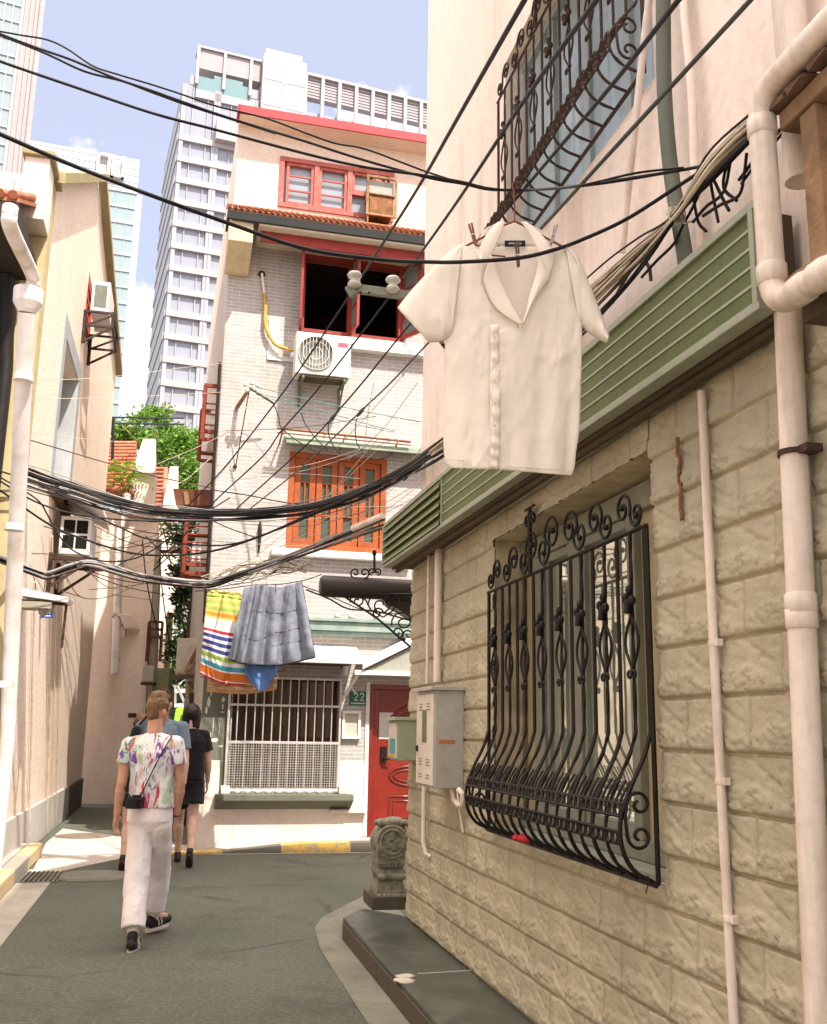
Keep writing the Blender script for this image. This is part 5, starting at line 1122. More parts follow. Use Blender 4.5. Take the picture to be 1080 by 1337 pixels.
# pole bracket with insulators on the wall
ib = thing('insulator_pole', 'short wooden pole with porcelain insulators bracketed to the brick wall', 'pole bracket', FC.P(.2, 5.5, 0))
p0 = FC.P(*FC.at(309,533,.02), .02); s_, z_ = FC.at(326,507,.45); p1 = FC.P(s_, z_, .45)
mb = MB(); mb.tube([p0, p0.lerp(p1,.5), p1], [.03,.028,.026], 8); part('pole', mb, WOOD, ib)
mb = MB()
for dx, dz in ((-.06,.02),(.03,.05),(.07,-.03),(-.03,-.06),(.10,.03)): mb.lathe([(.014,0),(.03,.01),(.022,.025),(.03,.04),(.012,.055)], p1+FC.u*dx+Vector((0,0,dz)), (0,0,1), 10)
part('insulator', mb, MT('porcelain', (.55,.56,.50), .3, .1, 3, 0), ib)
mb = MB(); mb.tube([p1, FC.P(*FC.at(308,608,.02), .02)], .008, 6); mb.tube([p1, FC.P(*FC.at(358,527,.30), .30)], .014, 6); mb.ball(FC.P(*FC.at(307,609,.02), .02), .03, seg=8, rings=6); part('stay', mb, RUSTI, ib)
# iron wall anchor
mb = MB(); a = FC.at(340,680,.03); b = FC.at(338,722,.03); mb.tube([FC.P(*a,.03), FC.P((a[0]+b[0])/2,(a[1]+b[1])/2+.08,.05), FC.P(*b,.03)], [.012,.03,.010], 7); single('wall_anchor', mb, IRON, 'black iron anchor hook on the brick wall left of the orange window', 'wall anchor')
# black downpipe along the left corner
mb = MB(); mb.tube([FC.P(-.04, z, .03) for z in (6.6, 5.0, 3.5, 2.9)], .022, 8); single('downpipe', mb, IRON, 'thin black downpipe along the left corner of the brick house', 'downpipe')
# red steel balcony frames and brown canopy on the left flank
SW = Fr(FC.P(0,0,0).x, FC.P(0,0,0).y, -14, -1)       # left flank: s away from the camera, o to the left
REDS = MT('red_steel', (.23,.045,.025), .55, .3, 6, .2, stain=(.10,.03,.02), ss=8, samt=.6)
def sframe(py0, py1, px0, n, label):
    so_ = .03; z1 = SW.at(270, py0, .1)[1]
    Y = FC.P(0,0,0).y + .5; zt = onY(275, py0, Y).z; zb = onY(268, py1, Y).z; w = .03 + (onY(284,py0,Y).x - onY(px0,py0,Y).x)
    t = thing('balcony_frame', label, 'balcony frame', SW.P(.5, zb, 0))
    for s in (.3, 1.5):
        m = MB()
        m.bar(SW.P(s, zb, w), SW.P(s, zt, w), .05, .05); m.bar(SW.P(s, zt, .0), SW.P(s, zt, w+.02), .05, .05); m.bar(SW.P(s, zb+.12, .0), SW.P(s, zb+.12, w+.02), .05, .05); m.bar(SW.P(s, zb, .0), SW.P(s, zb, w), .045, .045); part('post', m, REDS, t)
    m = MB()
    for i in range(n): z = lerp(zb+.14, zt-.03, (i+.5)/n); m.bar(SW.P(.3, z, .02), SW.P(.3, z, w), .02, .02); m.bar(SW.P(.3, z, w), SW.P(1.5, z, w), .02, .02)
    part('rail', m, REDS, t); m = MB(); m.fbox(SW, .33, 1.47, zb+.13, zb+.45, .02, w-.1); part('stored_box', m, WHITE, t)
sframe(511, 580, 268, 4, 'upper red steel balcony frame on the left flank of the brick house')
sframe(684, 752, 255, 5, 'lower red steel balcony frame beside the brick house above the laundry')
ct = thing('brown_canopy', 'small brown board canopy on the left flank of the brick house', 'canopy', SW.P(.8, 4.2, .3))
Y = 13.8; c0, c1_, c2_, c3_ = onY(226,638,Y), onY(279,640,Y), onY(279,660,Y), onY(230,660,Y)
mb = MB(); mb.prism([c0, c1_, c2_, c3_], Vector((-.1,1.4,.05))); part('board', mb, MT('brown_board', (.115,.04,.02), .6, .25, 5, .2, stain=(.25,.10,.05), ss=4, samt=.6), ct)
mb = MB(); mb.prism([onY(240,642,Y-.01), onY(246,642,Y-.01), onY(248,659,Y-.01), onY(242,659,Y-.01)], Vector((0,-.015,0))); part('batten', mb, WOOD, ct)
# ------------------------------------------------------------------ houses on the left
PEB = MT('pebbledash', (.80,.67,.56), .85, .16, 26, 1.0, 40, stain=(.60,.47,.36), ss=1.1, samt=.35, grain=.22, gs=30)
PLAST = MT('smooth_peach_plaster', (.80,.665,.565), .8, .06, 1, .2, 70, stain=(.54,.45,.32), ss=1.6, samt=.5, streak=True)
PLINTHG = MT('grey_plinth', (.50,.475,.45), .8, .08, 2, .15, 70, stain=(.36,.33,.28), ss=2, samt=.5)
PLINTHD = MT('shaded_plinth', (.085,.08,.062), .8, .15, 2, .2, 70)
OLIVE = MT('olive_coping', (.30,.25,.13), .8, .1, 3, .1)
SURR = MT('grey_surround', (.36,.38,.39), .7, .06, 3, .06, 60, stain=(.30,.30,.29), ss=2, samt=.4)
lh = thing('gable_house', 'tall peach pebbledash gable house on the left with grey window surround', 'house', LW.P(3, 0, 0))
SE = 10.3
ow = (2.15, 3.85, 4.62, 6.42)                        # trapezoid window
oR = RWIN = None
sR0 = LW.at(112, 400, 0)[0]; sR1 = LW.at(123, 400, 0)[0]; zR1 = LW.at(114, 338, 0)[1]; zR0 = LW.at(112, 412, 0)[1]
mb = MB(); wall_with_holes(mb, LW, -.22, SE, .5, 7.29, [ow, (sR0, sR1, zR0, 7.29)], -.35, 0)
def gz(s): return lerp(7.29, 9.77, (s+.22)/4.28) if s < 4.06 else lerp(9.77, 8.8, (s-4.06)/(SE-4.06))
for a, b in ((-.22, 4.06), (4.06, sR0), (sR1, SE)):
    mb.prism([LW.P(a,7.29,0), LW.P(b,7.29,0), LW.P(b,gz(b),0)] + ([LW.P(a,gz(a),0)] if gz(a) > 7.3 else []), LW.n*-.35)
mb.prism([LW.P(sR0,zR1,0), LW.P(sR1,zR1,0), LW.P(sR1,gz(sR1),0), LW.P(sR0,gz(sR0),0)], LW.n*-.35)
part('wall', mb, PEB, lh)
mb = MB(); mb.prism([LW.P(q,z,-.36) for q,z in ((-.22,0),(SE,0),(SE,8.75),(4.06,9.7),(-.22,7.25))], LW.n*-5.6); part('rear_volume', mb, PEB, lh)
mb = MB(); mb.fbox(LW, -.21, 6.95, .0, .53, -.30, .03); part('plinth', mb, PLINTHG, lh, bevel=.01)
mb = MB(); mb.fbox(LW, 6.96, SE, .0, .53, -.30, .04); part('shaded_plinth', mb, PLINTHD, lh, bevel=.01)  # same plinth further on, with the cast shadow put into its colour
mb = MB()
mb.prism([LW.P(-.22,7.29,.0), LW.P(4.06,9.77,.0), LW.P(4.06,9.90,.0), LW.P(-.22,7.42,.0)], LW.n*.16)
mb.prism([LW.P(4.06,9.77,.0), LW.P(SE+.1,8.8,.0), LW.P(SE+.1,8.93,.0), LW.P(4.06,9.90,.0)], LW.n*.13)
part('coping', mb, OLIVE, lh)
mb = MB(); t_ = .26; a, b, c, d = ow
for s0, s1, z0, z1 in ((a-t_, a, c-t_, d+t_), (b, b+t_, c-t_, d+t_), (a, b, d, d+t_), (a, b, c-t_, c)): mb.fbox(LW, s0, s1, z0, z1, .0, .02)
mb.fbox(LW, a, a+.02, c, d, -.33, -.002); mb.fbox(LW, b-.02, b, c, d, -.33, -.002)
lwn = part('window', mb, SURR, lh)
mb = MB(); mb.fbox(LW, a+.02, b-.02, c, d, -.34, -.30); part('pane', mb, glass('left_window_glass', (.85,.95,.9), .05, .08, (.05,.07,.06)), lwn)
mb = MB(); 
for s in (a+.05, (a+b)/2, b-.05): mb.fbox(LW, s-.03, s+.03, c, d, -.298, -.25)
mb.fbox(LW, a+.08, b-.08, d-.55, d-.49, -.297, -.252); part('frame', mb, WHITE, lwn)
mb = MB()
fn = lambda u, v: LW.P(lerp(a+.1, b-.1, u), lerp(c+.02, c+1.0, v), -.22+.012*math.sin(u*60))
mb.grid(fn, 60, 3); part('curtain', mb, MT('white_curtain', (.72,.70,.68), .9, .04, 4), lwn, solid=.004)
# dried plants on the sill
mb = MB()
for i in range(16): 
    p = LW.P(rnd.uniform(a-.1,b), c-.18+rnd.random()*.1, .05+.06*rnd.random()); mb.ball(p, .03+.05*rnd.random(), .04, .03+.04*rnd.random(), 6, 4)
    mb.tube([LW.P(a+1, c-.24, .04), p], .008, 4)
mb.fbox(LW, a-.1, b+.1, c-.27, c-.23, .0, .10)
single('sill_plants', mb, MT('dry_brown', (.16,.085,.05), .9, .4, 20, .3), 'dried brown plants on the sill below the left window', 'plants')
# red painted window
mb = MB(); sash(mb, LW, sR0, sR1, zR0, zR1, -.02, .10, .14)
for q in (.3, .62): mb.fbox(LW, sR0+.1, sR1-.1, lerp(zR0,zR1,q)-.03, lerp(zR0,zR1,q)+.03, -.12, -.03)
mb.fbox(LW, (sR0+sR1)/2-.04, (sR0+sR1)/2+.04, zR0+.1, zR1-.1, -.13, -.04)
rw_ = part('window', mb, MT('bright_red_paint', (.52,.05,.035), .5, .15, 6, .1), lh, label='narrow window in a bright red frame')
mb = MB(); mb.fbox(LW, sR0, sR1, zR0, zR1, -.2, -.16); part('pane', mb, MT('red_curtain', (.40,.05,.035), .8, .25, 5), rw_)
# air conditioner in a cage
def cage(px0, px1, pyt, pyb, s_c, label, group=None):
    o1 = .75; z0 = LW.at((px0+px1)/2, pyb, .35)[1]
    return z0
sA = LW.at(118, 412, .05)[0]-.25; zA = LW.at(120, 412, .1)[1]
t = thing('air_conditioner', 'white air conditioner in a dark steel cage high on the left gable wall', 'air conditioner', LW.P(sA, zA, .1))
mb = MB(); mb.fbox(LW, sA-.1, sA+.75, zA+.04, zA+.52, .08, .34); part('casing', mb, ACW, t, bevel=.012)
mb = MB(); mb.fbox(LW, sA-.102, sA-.10, zA+.1, zA+.46, .12, .30); part('side_louvre', mb, ACG, t)
mb = MB()
for s in (sA-.16, sA+.8):
    for z in (zA, zA-.22): mb.bar(LW.P(s, z, 0), LW.P(s, z, .42), .03, .03)
    mb.bar(LW.P(s, zA-.22, .42), LW.P(s, zA+.02, .42), .04, .04); mb.bar(LW.P(s, zA-.5, .02), LW.P(s, zA, .02), .04, .05); mb.bar(LW.P(s, zA-.48, .02), LW.P(s, zA-.22, .42), .03, .03); mb.bar(LW.P(s, zA-.22, .05), LW.P(s, zA, .47), .025, .025)
for z in (zA, zA-.22): mb.bar(LW.P(sA-.18, z, .42), LW.P(sA+.82, z, .42), .03, .03)
part('cage', mb, MT('cage_steel', (.045,.03,.028), .6, .3, 9, .2), t)
# lower air conditioner with small white awning
sB0 = LW.at(70, 688, .1)[0]; zB0 = LW.at(83, 700, .3)[1]
sB = LW.at(66, 690, .0)[0]
t = thing('air_conditioner', 'grey air conditioner under a little white awning low on the left gable wall', 'air conditioner', LW.P(sB, zB0, .1))
mb = MB(); mb.fbox(LW, sB+.15, sB+1.0, zB0, zB0+.5, .10, .48); part('casing', mb, ACW, t, bevel=.012)
mb = MB()
for r_ in range(2):
    for c_ in range(2): mb.fbox(LW, sB+.146, sB+.15, zB0+.08+.2*r_, zB0+.25+.2*r_, .14+.16*c_, .28+.16*c_)
part('side_louvre', mb, DARK, t)
mb = MB(); mb.prism([LW.P(sB-.1,zB0+.86,.0), LW.P(sB-.1,zB0+.62,.62), LW.P(sB-.1,zB0+.56,.62), LW.P(sB-.1,zB0+.56,.60), LW.P(sB-.1,zB0+.82,.0)], LW.u*1.4); part('awning', mb, WHITE, t)
for s in (sB+.1, sB+.95): mb = MB(); mb.bar(LW.P(s, zB0-.06, 0), LW.P(s, zB0-.06, .6), .05, .05); mb.bar(LW.P(s, zB0-.45, .02), LW.P(s, zB0-.08, .5), .035, .035); mb.bar(LW.P(s, zB0-.5, .02), LW.P(s, zB0, .02), .05, .05); part('bracket', mb, RUSTI, t)
# lamp housing and blue street plate
c = LW.at(72, 785, .35); 
t = thing('wall_lamp', 'white hooded box lamp on a rusty arm above the blue plate on the left wall', 'lamp', LW.P(c[0], c[1], 0))
A = LW.at(50, 776, .5); sL, zL = c
mb = MB(); mb.prism([LW.P(sL-.2,zL+.02,.03), LW.P(sL-.2,zL-.03,.50), LW.P(sL-.2,zL+.02,.52), LW.P(sL-.2,zL+.10,.03)], LW.u*.40); part('hood', mb, WHITE, t, bevel=.005)
mb = MB(); mb.fbox(LW, sL-.18, sL+.1, zL-.10, zL-.03, .03, .34); mb.ball(LW.P(sL-.1,zL-.12,.25), .05, .05, .06); part('housing', mb, MT('lamp_grey', (.35,.33,.26), .6), t)
mb = MB(); mb.bar(LW.P(sL+.0,zL-.5,.46), LW.P(sL+.0,zL-.03,.47), .025, .025); mb.bar(LW.P(sL-.1,zL-.02,.0), LW.P(sL-.1,zL-.04,.47), .03, .03); part('arm', mb, RUSTI, t)
p0, p1 = LW.at(48, 797, .5), LW.at(68, 806, .5)
c0, c1_ = onY(48, 796, 12.2), onY(68, 807, 12.2)
t = thing('street_plate', 'small blue street plate with white lettering on the left wall', 'street sign', Vector(((c0.x+c1_.x)/2, 12.2, c1_.z)))
f = Fr(c0.x, 12.2, 82, 1)
Lp = .20; Hh = c0.z-c1_.z
mb = MB(); mb.fbox(f, 0, Lp, c1_.z, c0.z, 0, .01); part('plate', mb, MT('plate_blue', (.03,.07,.32), .4), t)
mb = MB()
for i in range(5): mb.fbox(f, .03+i*.03, .03+i*.03+.02, c1_.z+Hh*.52, c1_.z+Hh*.80, .0101, .012)
for i in range(6): mb.fbox(f, .03+i*.025, .03+i*.025+.016, c1_.z+Hh*.2, c1_.z+Hh*.36, .0101, .012)
part('lettering', mb, WHITE, t)
mb = MB(); q = LW.at(55, 800, 0); mb.bar(f.P(.1, c1_.z+.02, -.01), f.P(.1, c1_.z+.02, -.01)+LW.n*-.42, .02, .02); mb.fbox(f, -.02, Lp+.0, c0.z, c0.z+.03, -.06, .05); part('hanger', mb, WHITE, t)
# near house: its front looks towards the camera, tiled eave above, corbelled end block beside the gable house
nh = thing('eaved_house', 'peach house at the left edge with red tiled eave and a corbelled end block', 'house', LW.P(-.4, 0, -2))
def crossfr(s): q = LW.P(s, 0, 0); return Fr(q.x, q.y, 77, 1)    # a wall across the lane: its s is the offset from the left wall
CF = crossfr(-.25); B0, B1 = CF.at(24.5,284,.38), CF.at(57,288,.38); zt_b = CF.at(42,204,.38)[1]; zb_b = CF.at(42,285,.38)[1]
mb = MB(); mb.fbox(CF, B0[0], B1[0], zb_b, zt_b, .0, .38); part('end_block', mb, MT('cream_corbel', (.80,.69,.61), .8, .04, 1, .1, 60), nh, bevel=.008)
mb = MB(); mb.fbox(CF, B0[0]-.03, B1[0]+.05, zt_b, zt_b+.07, -.3, .43); part('block_cap', mb, OLIVE, nh, bevel=.01)
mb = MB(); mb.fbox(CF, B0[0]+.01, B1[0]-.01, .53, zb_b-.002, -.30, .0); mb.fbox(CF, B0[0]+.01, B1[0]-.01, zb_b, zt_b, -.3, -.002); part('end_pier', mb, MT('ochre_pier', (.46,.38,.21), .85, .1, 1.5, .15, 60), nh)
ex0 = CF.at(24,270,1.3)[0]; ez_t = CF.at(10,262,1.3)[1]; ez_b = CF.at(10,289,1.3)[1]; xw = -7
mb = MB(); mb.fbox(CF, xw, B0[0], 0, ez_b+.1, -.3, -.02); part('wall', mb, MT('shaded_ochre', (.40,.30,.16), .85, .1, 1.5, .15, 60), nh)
mb = MB(); mb.fbox(CF, xw, ex0, ez_b, ez_t, 1.22, 1.3); mb.fbox(CF, xw, ex0, ez_b, ez_b+.03, .0, 1.219); mb.fbox(CF, ex0-.05, ex0, ez_b+.03, ez_t, .0, 1.219); part('eave_board', mb, MT('dark_eave', (.035,.028,.024), .8), nh)
mb = MB(); mb.prism([CF.P(xw,ez_t+.0,1.3), CF.P(ex0,ez_t+.0,1.3), CF.P(ex0,ez_t+1.9,-2.6), CF.P(xw,ez_t+1.9,-2.6)], Vector((0,0,.04))); rf = part('roof', mb, TILE, nh)
mb = MB()
for i in range(36): q = ex0-.05-i*.12; mb.tube([CF.P(q, ez_t+.05, 1.34), CF.P(q, ez_t+.75, -.0), CF.P(q, ez_t+1.92, -2.6)], .045, 7)
part('tile_row', mb, TILE, rf)
mb = MB(); mb.fbox(LW, -11, -1.8, 0, 3.9, -.3, .0); mb.fbox(LW, -11, -1.8, 3.9, 4.0, -.36, .06); part('yard_wall', mb, PEB, nh)
# rainwater pipe with hopper
o_ = .17; A = [LW.at(*p, o_) for p in ((13,278),(15,300),(44,366))]
hz_ = LW.at(37, 388, .17)
pts = [LW.P(A[0][0], A[0][1]+.05, .17), LW.P(A[0][0], A[0][1]-.02, .17), LW.P(A[1][0], A[1][1], .17), LW.P(*LW.at(42,358,.17), .17), LW.P(*LW.at(43,372,.17), .17)]
t = thing('rainwater_pipe', 'white rainwater pipe with a hopper running down the left wall', 'drainpipe', LW.P(.3, .6, .1))
mb = MB(); mb.tube([Vector(v) for v in resample([tuple(p) for p in pts], 24)], .062, 12); part('upper_pipe', mb, PVCW, t)
hc = LW.P(hz_[0], hz_[1], .17)
mb = MB(); mb.lathe([(.07,-.15),(.085,-.13),(.125,-.06),(.13,.07),(.12,.075),(.05,.075)], hc, (0,0,1), 18, False); part('hopper', mb, PVCW, t)
sB_, zB_ = LW.at(8, 960, .1); sT_, zT_ = LW.at(34, 410, .2)
mb = MB(); mb.tube([hc+Vector((0,0,-.15)), LW.P((hz_[0]+sB_)/2-.05, 3.6, .13), LW.P(sB_-.05, 1.43, .12), LW.P(sB_-.1, .2, .12)], .075, 14); part('down_pipe', mb, PVCW, t)
for z, fq in ((4.6,.2),(3.3,.5),(1.9,.85)):
    mb = MB(); p = hc.lerp(LW.P(sB_-.1,.2,.12), (hc.z-z)/(hc.z-.2)); mb.tube([p-Vector((0,0,.03)), p+Vector((0,0,.03))], .086, 14); part('collar', mb, PVCW, t)
q0_, q1_, q2_ = CF.at(12,330,.08), CF.at(8,480,.08), CF.at(-20,900,.08)
mb = MB(); mb.tube([CF.P(q0_[0], ez_b-.02, .08), CF.P(q0_[0], q0_[1]-.3, .08), CF.P(q1_[0], q1_[1], .08), CF.P(q1_[0], .5, .08)], [.10,.09,.07,.07], 12); single('soil_pipe', mb, IRON, 'black iron soil pipe beside the white rainwater pipe on the left wall', 'drainpipe')
for k, (px, py0, py1, rr) in enumerate(((60, 700, 1100, .016), (66, 760, 1095, .012), (72, 740, 1090, .012), (38, 760, 1090, .016))):
    a = LW.at(px+8, py0, .03); b = LW.at(px, py1, .03)
    mb = MB(); mb.tube([LW.P(lerp(a[0],b[0],i/6)+.02*math.sin(i*2), lerp(a[1],max(.05,b[1]),i/6), .03) for i in range(7)], rr, 7)
    single('conduit', mb, PVC, ['cream conduit climbing the left wall below the lower air conditioner','thin cream conduit right of the thicker conduit on the left wall','thin bent conduit nearest the shaded wall on the left','cream conduit just right of the white rainwater pipe'][k], 'conduit')
# ------------------------------------------------------------------ second and third houses with party walls
def frontbox(mb, px0, px1, py_b, py_t, Y, dy, zb=0, skew=0):
    x0 = onY(px0, py_t, Y).x; x1 = onY(px1, py_t, Y).x; zt = onY((px0+px1)/2, py_t, Y).z; zb = zb if py_b is None else onY((px0+px1)/2, py_b, Y).z
    u = Vector((math.cos(rad(13)), math.sin(rad(13)), 0)); v = Vector((-math.sin(rad(13)), math.cos(rad(13)), 0))
    o = Vector((x0, Y, 0)); L = x1-x0
    mb.box8([o+Vector((0,0,zb)), o+u*L+Vector((0,0,zb)), o+u*L+v*dy+Vector((0,0,zb)), o+v*dy+Vector((0,0,zb)), o+Vector((0,0,zt)), o+u*L+Vector((0,0,zt)), o+u*L+v*dy+Vector((0,0,zt)), o+v*dy+Vector((0,0,zt))])
    return o, u, v, L, zb, zt
h2 = thing('terrace_house', 'peach terrace house with tiled roof and a white capped party wall beyond the gable house', 'house', onY(170, 1000, 20.4)*1)
mb = MB(); o, u, v, L, _, zt = frontbox(mb, 128, 204, None, 668, 20.6, 5.6); part('wall', mb, PLAST, h2)
mb = MB(); o1, u, v, L1, zb1, zt1 = frontbox(mb, 171, 204, 668, 617, 20.55, .45, 0)
A = [onY(x, y, 20.5) for x, y in ((172,617),(203,617),(203,573),(187,573))]; part('party_wall', mb, PLAST, h2)
mb = MB(); mb.prism([A[0], A[1], A[2], A[3]], v*.5+Vector((0,0,.1))); part('party_cap', mb, MT('white_cap', (.78,.72,.69), .7, .06, 3, .1, stain=(.5,.42,.35), ss=3, samt=.4), h2)
mb = MB(); R0 = [onY(132, 650, 20.5), onY(175, 650, 20.5), onY(178, 583, 23.5), onY(126, 583, 23.5)]
mb.prism(R0, Vector((0,.02,.06))); rf = part('roof', mb, TILE, h2)
mb = MB()
for i in range(15):
    q = i/14; a = R0[0].lerp(R0[3], q); b = R0[1].lerp(R0[2], q); mb.tube([a+Vector((0,0,.09)), b+Vector((0,0,.09))], .05, 6)
part('tile_row', mb, TILE, rf)
mb = MB(); a = onY(158,690,20.45); mb.tube([onY(166,645,20.45), onY(163,690,20.45), onY(158,690,20.45), onY(153,800,20.4), onY(150,880,20.4)], .085, 10); part('gutter_pipe', mb, PVCW, h2)
mb = MB(); p = [onY(x, y, 20.3) for x, y in ((146,803),(150,798),(157,802),(164,818))]
mb.prism([q for q in p] + [q+Vector((0,0,-.05)) for q in p[::-1]], Vector((.15,.5,0))); mb.prism([onY(146,806,20.4), onY(163,820,20.4), onY(163,832,20.4), onY(154,828,20.4), onY(146,816,20.4)], Vector((0,.15,0))); part('curved_canopy', mb, CREAM, h2)
mb = MB(); mb.tube([onY(148,855,20.5), onY(156,862,20.4)], .02, 5); part('wall_hook', mb, RUSTI, h2); mb = MB(); mb.fbox(Fr(onY(167,934,20.5).x, 20.52, 77, 1), 0, .16, onY(167,937,20.5).z, onY(167,931,20.5).z, 0, .04); part('wall_fixing', mb, RUSTI, h2)
h3 = thing('terrace_house', 'narrow terrace house with stepped tile edge and weathered party wall behind the utility poles', 'house', onY(215, 1000, 26))
mb = MB(); frontbox(mb, 190, 232, None, 668, 26.2, 12); part('wall', mb, PLAST, h3)
mb = MB(); A = [onY(x, y, 26) for x, y in ((211,668),(233,668),(233,609),(222,609))]; mb.prism(A, v*.5); part('party_wall', mb, MT('weathered_cap', (.66,.57,.53), .8, .12, 3, .2, stain=(.4,.32,.28), ss=3, samt=.5), h3)
mb = MB()
for i in range(11):
    y = 612+i*5.2; mb.tube([onY(204, y, 26+1.2-i*.11), onY(214-i*.2, y, 26+1.2-i*.11)], .05, 6)
mb.prism([onY(204,610,27.3), onY(219,610,27.3), onY(214,668,26.1), onY(204,668,26.1)], Vector((0,.1,0))); part('roof', mb, TILE, h3)
# steel post and rails of the roof terrace
mb = MB(); mb.tube([onY(148,545,20.9), onY(147,600,20.9)], .035, 6); mb.tube([onY(142,545,20.9), onY(240,546,24)], .022, 6); mb.tube([onY(142,553,20.9), onY(240,554,24)], .022, 6)
single('terrace_rail', mb, IRON, 'thin dark rail and post on the roof terrace in front of the tree', 'railing')
# ------------------------------------------------------------------ foliage
def leaf_mat(name, c, c2):
    m, nt, b, g = newmat(name); oi = g.outputs['Random Per Island']
    col = ramp(nt, oi, [(.0, c), (1.0, c2)]).outputs['Color']
    nt.links.new(col, b.inputs['Base Color']); b.inputs['Roughness'].default_value = .5; b.inputs['Specular IOR Level'].default_value = .35
    tr = nt.nodes.new('ShaderNodeBsdfTranslucent'); nt.links.new(col, tr.inputs['Color']); mx = nt.nodes.new('ShaderNodeMixShader'); mx.inputs[0].default_value = .35
    nt.links.new(b.outputs[0], mx.inputs[1]); nt.links.new(tr.outputs[0], mx.inputs[2]); nt.links.new(mx.outputs[0], nt.nodes['Material Output'].inputs['Surface'])
    return m
LEAF = leaf_mat('leaf_green', (.055,.15,.018), (.20,.35,.04)); LEAFD = leaf_mat('leaf_dark', (.02,.06,.014), (.06,.13,.025)); FERN = leaf_mat('fern_green', (.14,.26,.02), (.30,.40,.05))
def leaves(mb, c, R, n, size, seed, clumps=26, flat=0.0):
    r = random.Random(seed); c = Vector(c); cl = []
    for _ in range(clumps):
        d = Vector((r.gauss(0,1), r.gauss(0,1), r.gauss(0,1))).normalized()*(.35+.65*r.random()); cl.append((Vector((d.x*R[0], d.y*R[1], d.z*R[2])), .18+.22*r.random()))
    for i in range(n):
        q, w_ = r.choice(cl); d = Vector((r.gauss(0,1)*R[0], r.gauss(0,1)*R[1], r.gauss(0,1)*R[2]))*w_*.62
        p = c + q + d; a = Vector((r.gauss(0,1), r.gauss(0,1), r.gauss(0,.6))).normalized(); b = a.cross(Vector((r.gauss(0,1), r.gauss(0,1), r.gauss(0,1)))).normalized()
        s = size*(.6+.8*r.random()); mb.add([p-a*s, p+b*s*.42, p+a*s, p-b*s*.42], [(0,1,2,3)])
tree = thing('broadleaf_tree', 'bright green broadleaf tree rising behind the tiled roofs', 'tree', Vector((onY(222,900,33).x, 33, 0)))
tc_ = onY(222, 620, 33); mb = MB()
leaves(mb, tc_, (1.9, 1.6, 1.7), 6500, .085, 3, 34); leaves(mb, onY(185, 560, 33), (1.3, 1.2, .6), 2200, .08, 4, 14); leaves(mb, onY(205,545,33), (.5,.5,.55), 700, .08, 5, 8); leaves(mb, onY(255, 650, 33), (1.2,1.2,1.5), 2600, .085, 6, 16)
for k, (x_, y_, R_, n_) in enumerate([(250,600,(1.1,1,.9),2000),(232,578,(.9,.9,.6),1500),(266,640,(.8,1,1.1),1800),(212,640,(1.0,1,1.0),1600),(170,575,(.9,.9,.5),1200)]): leaves(mb, onY(x_, y_, 33), R_, n_, .085, 40+k, 14)
part('crown', mb, LEAF, tree)
mb = MB(); b0 = Vector((tc_.x, 33, 0)); mb.tube([b0, b0+Vector((.1,0,3)), Vector((tc_.x,33,tc_.z-1.2)), tc_], [.26,.2,.14,.05], 9)
for k in range(9):
    d = Vector((rnd.uniform(-1.6,1.6), rnd.uniform(-1,1), rnd.uniform(-.3,1.6))); mb.tube([Vector((tc_.x,33,tc_.z-1.4+.1*k)), tc_+d*.5, tc_+d], [.07,.045,.015], 6)
part('trunk', mb, WOOD, tree)
vine = thing('shrub', 'dark green shrub hanging between the laundry and the terrace houses', 'shrub', onY(245, 950, 22))
mb = MB(); leaves(mb, onY(250, 765, 22), (.62,.5,1.1), 1500, .085, 8, 16); leaves(mb, onY(247, 700, 23), (.7,.5,.6), 1300, .08, 9, 12); leaves(mb, onY(238, 830, 22.5), (.35,.5,.8), 500, .08, 10, 9); part('foliage', mb, LEAFD, vine)
mb = MB()
for k in range(12): a = onY(236+rnd.random()*25, 950, 22); mb.tube([a, onY(236+rnd.random()*26, 830+rnd.random()*20, 22), onY(232+rnd.random()*34, 760+rnd.random()*40, 22-rnd.random()*.6)], [.025,.02,.008], 5)
part('stem', mb, WOOD, vine)
fern = thing('roof_fern', 'bright fern clump growing on the red tiles of the terrace house', 'fern', onY(156, 640, 20.3))
mb = MB(); fc = onY(155, 620, 20.35)
for k in range(90):
    d = Vector((rnd.gauss(0,1), rnd.gauss(0,.6)-.2, rnd.random()*.8)).normalized()*(.22+.28*rnd.random()); st_ = fc + Vector((rnd.uniform(-.25,.3), rnd.uniform(-.1,.2), rnd.uniform(-.3,.25)))
    for i in range(7):
        q = (i+1)/7; p = st_ + d*q + Vector((0,0,-.20*q*q)); t_ = d.normalized(); n_ = t_.cross(Vector((0,0,1))).normalized(); l = .06*(1-q*.6)
        for sg in (-1, 1): mb.add([p, p+n_*sg*l+t_*.015, p+n_*sg*l*.9+t_*.04, p+t_*.03], [(0,1,2,3)])
part('frond', mb, FERN, fern, kind='stuff')
mb = MB(); mb.lathe([(.08,0),(.14,.14),(.12,.14)], fc+Vector((-.02,-.05,-.42)), (0,0,1), 12); part('pot', mb, TILE, fern)
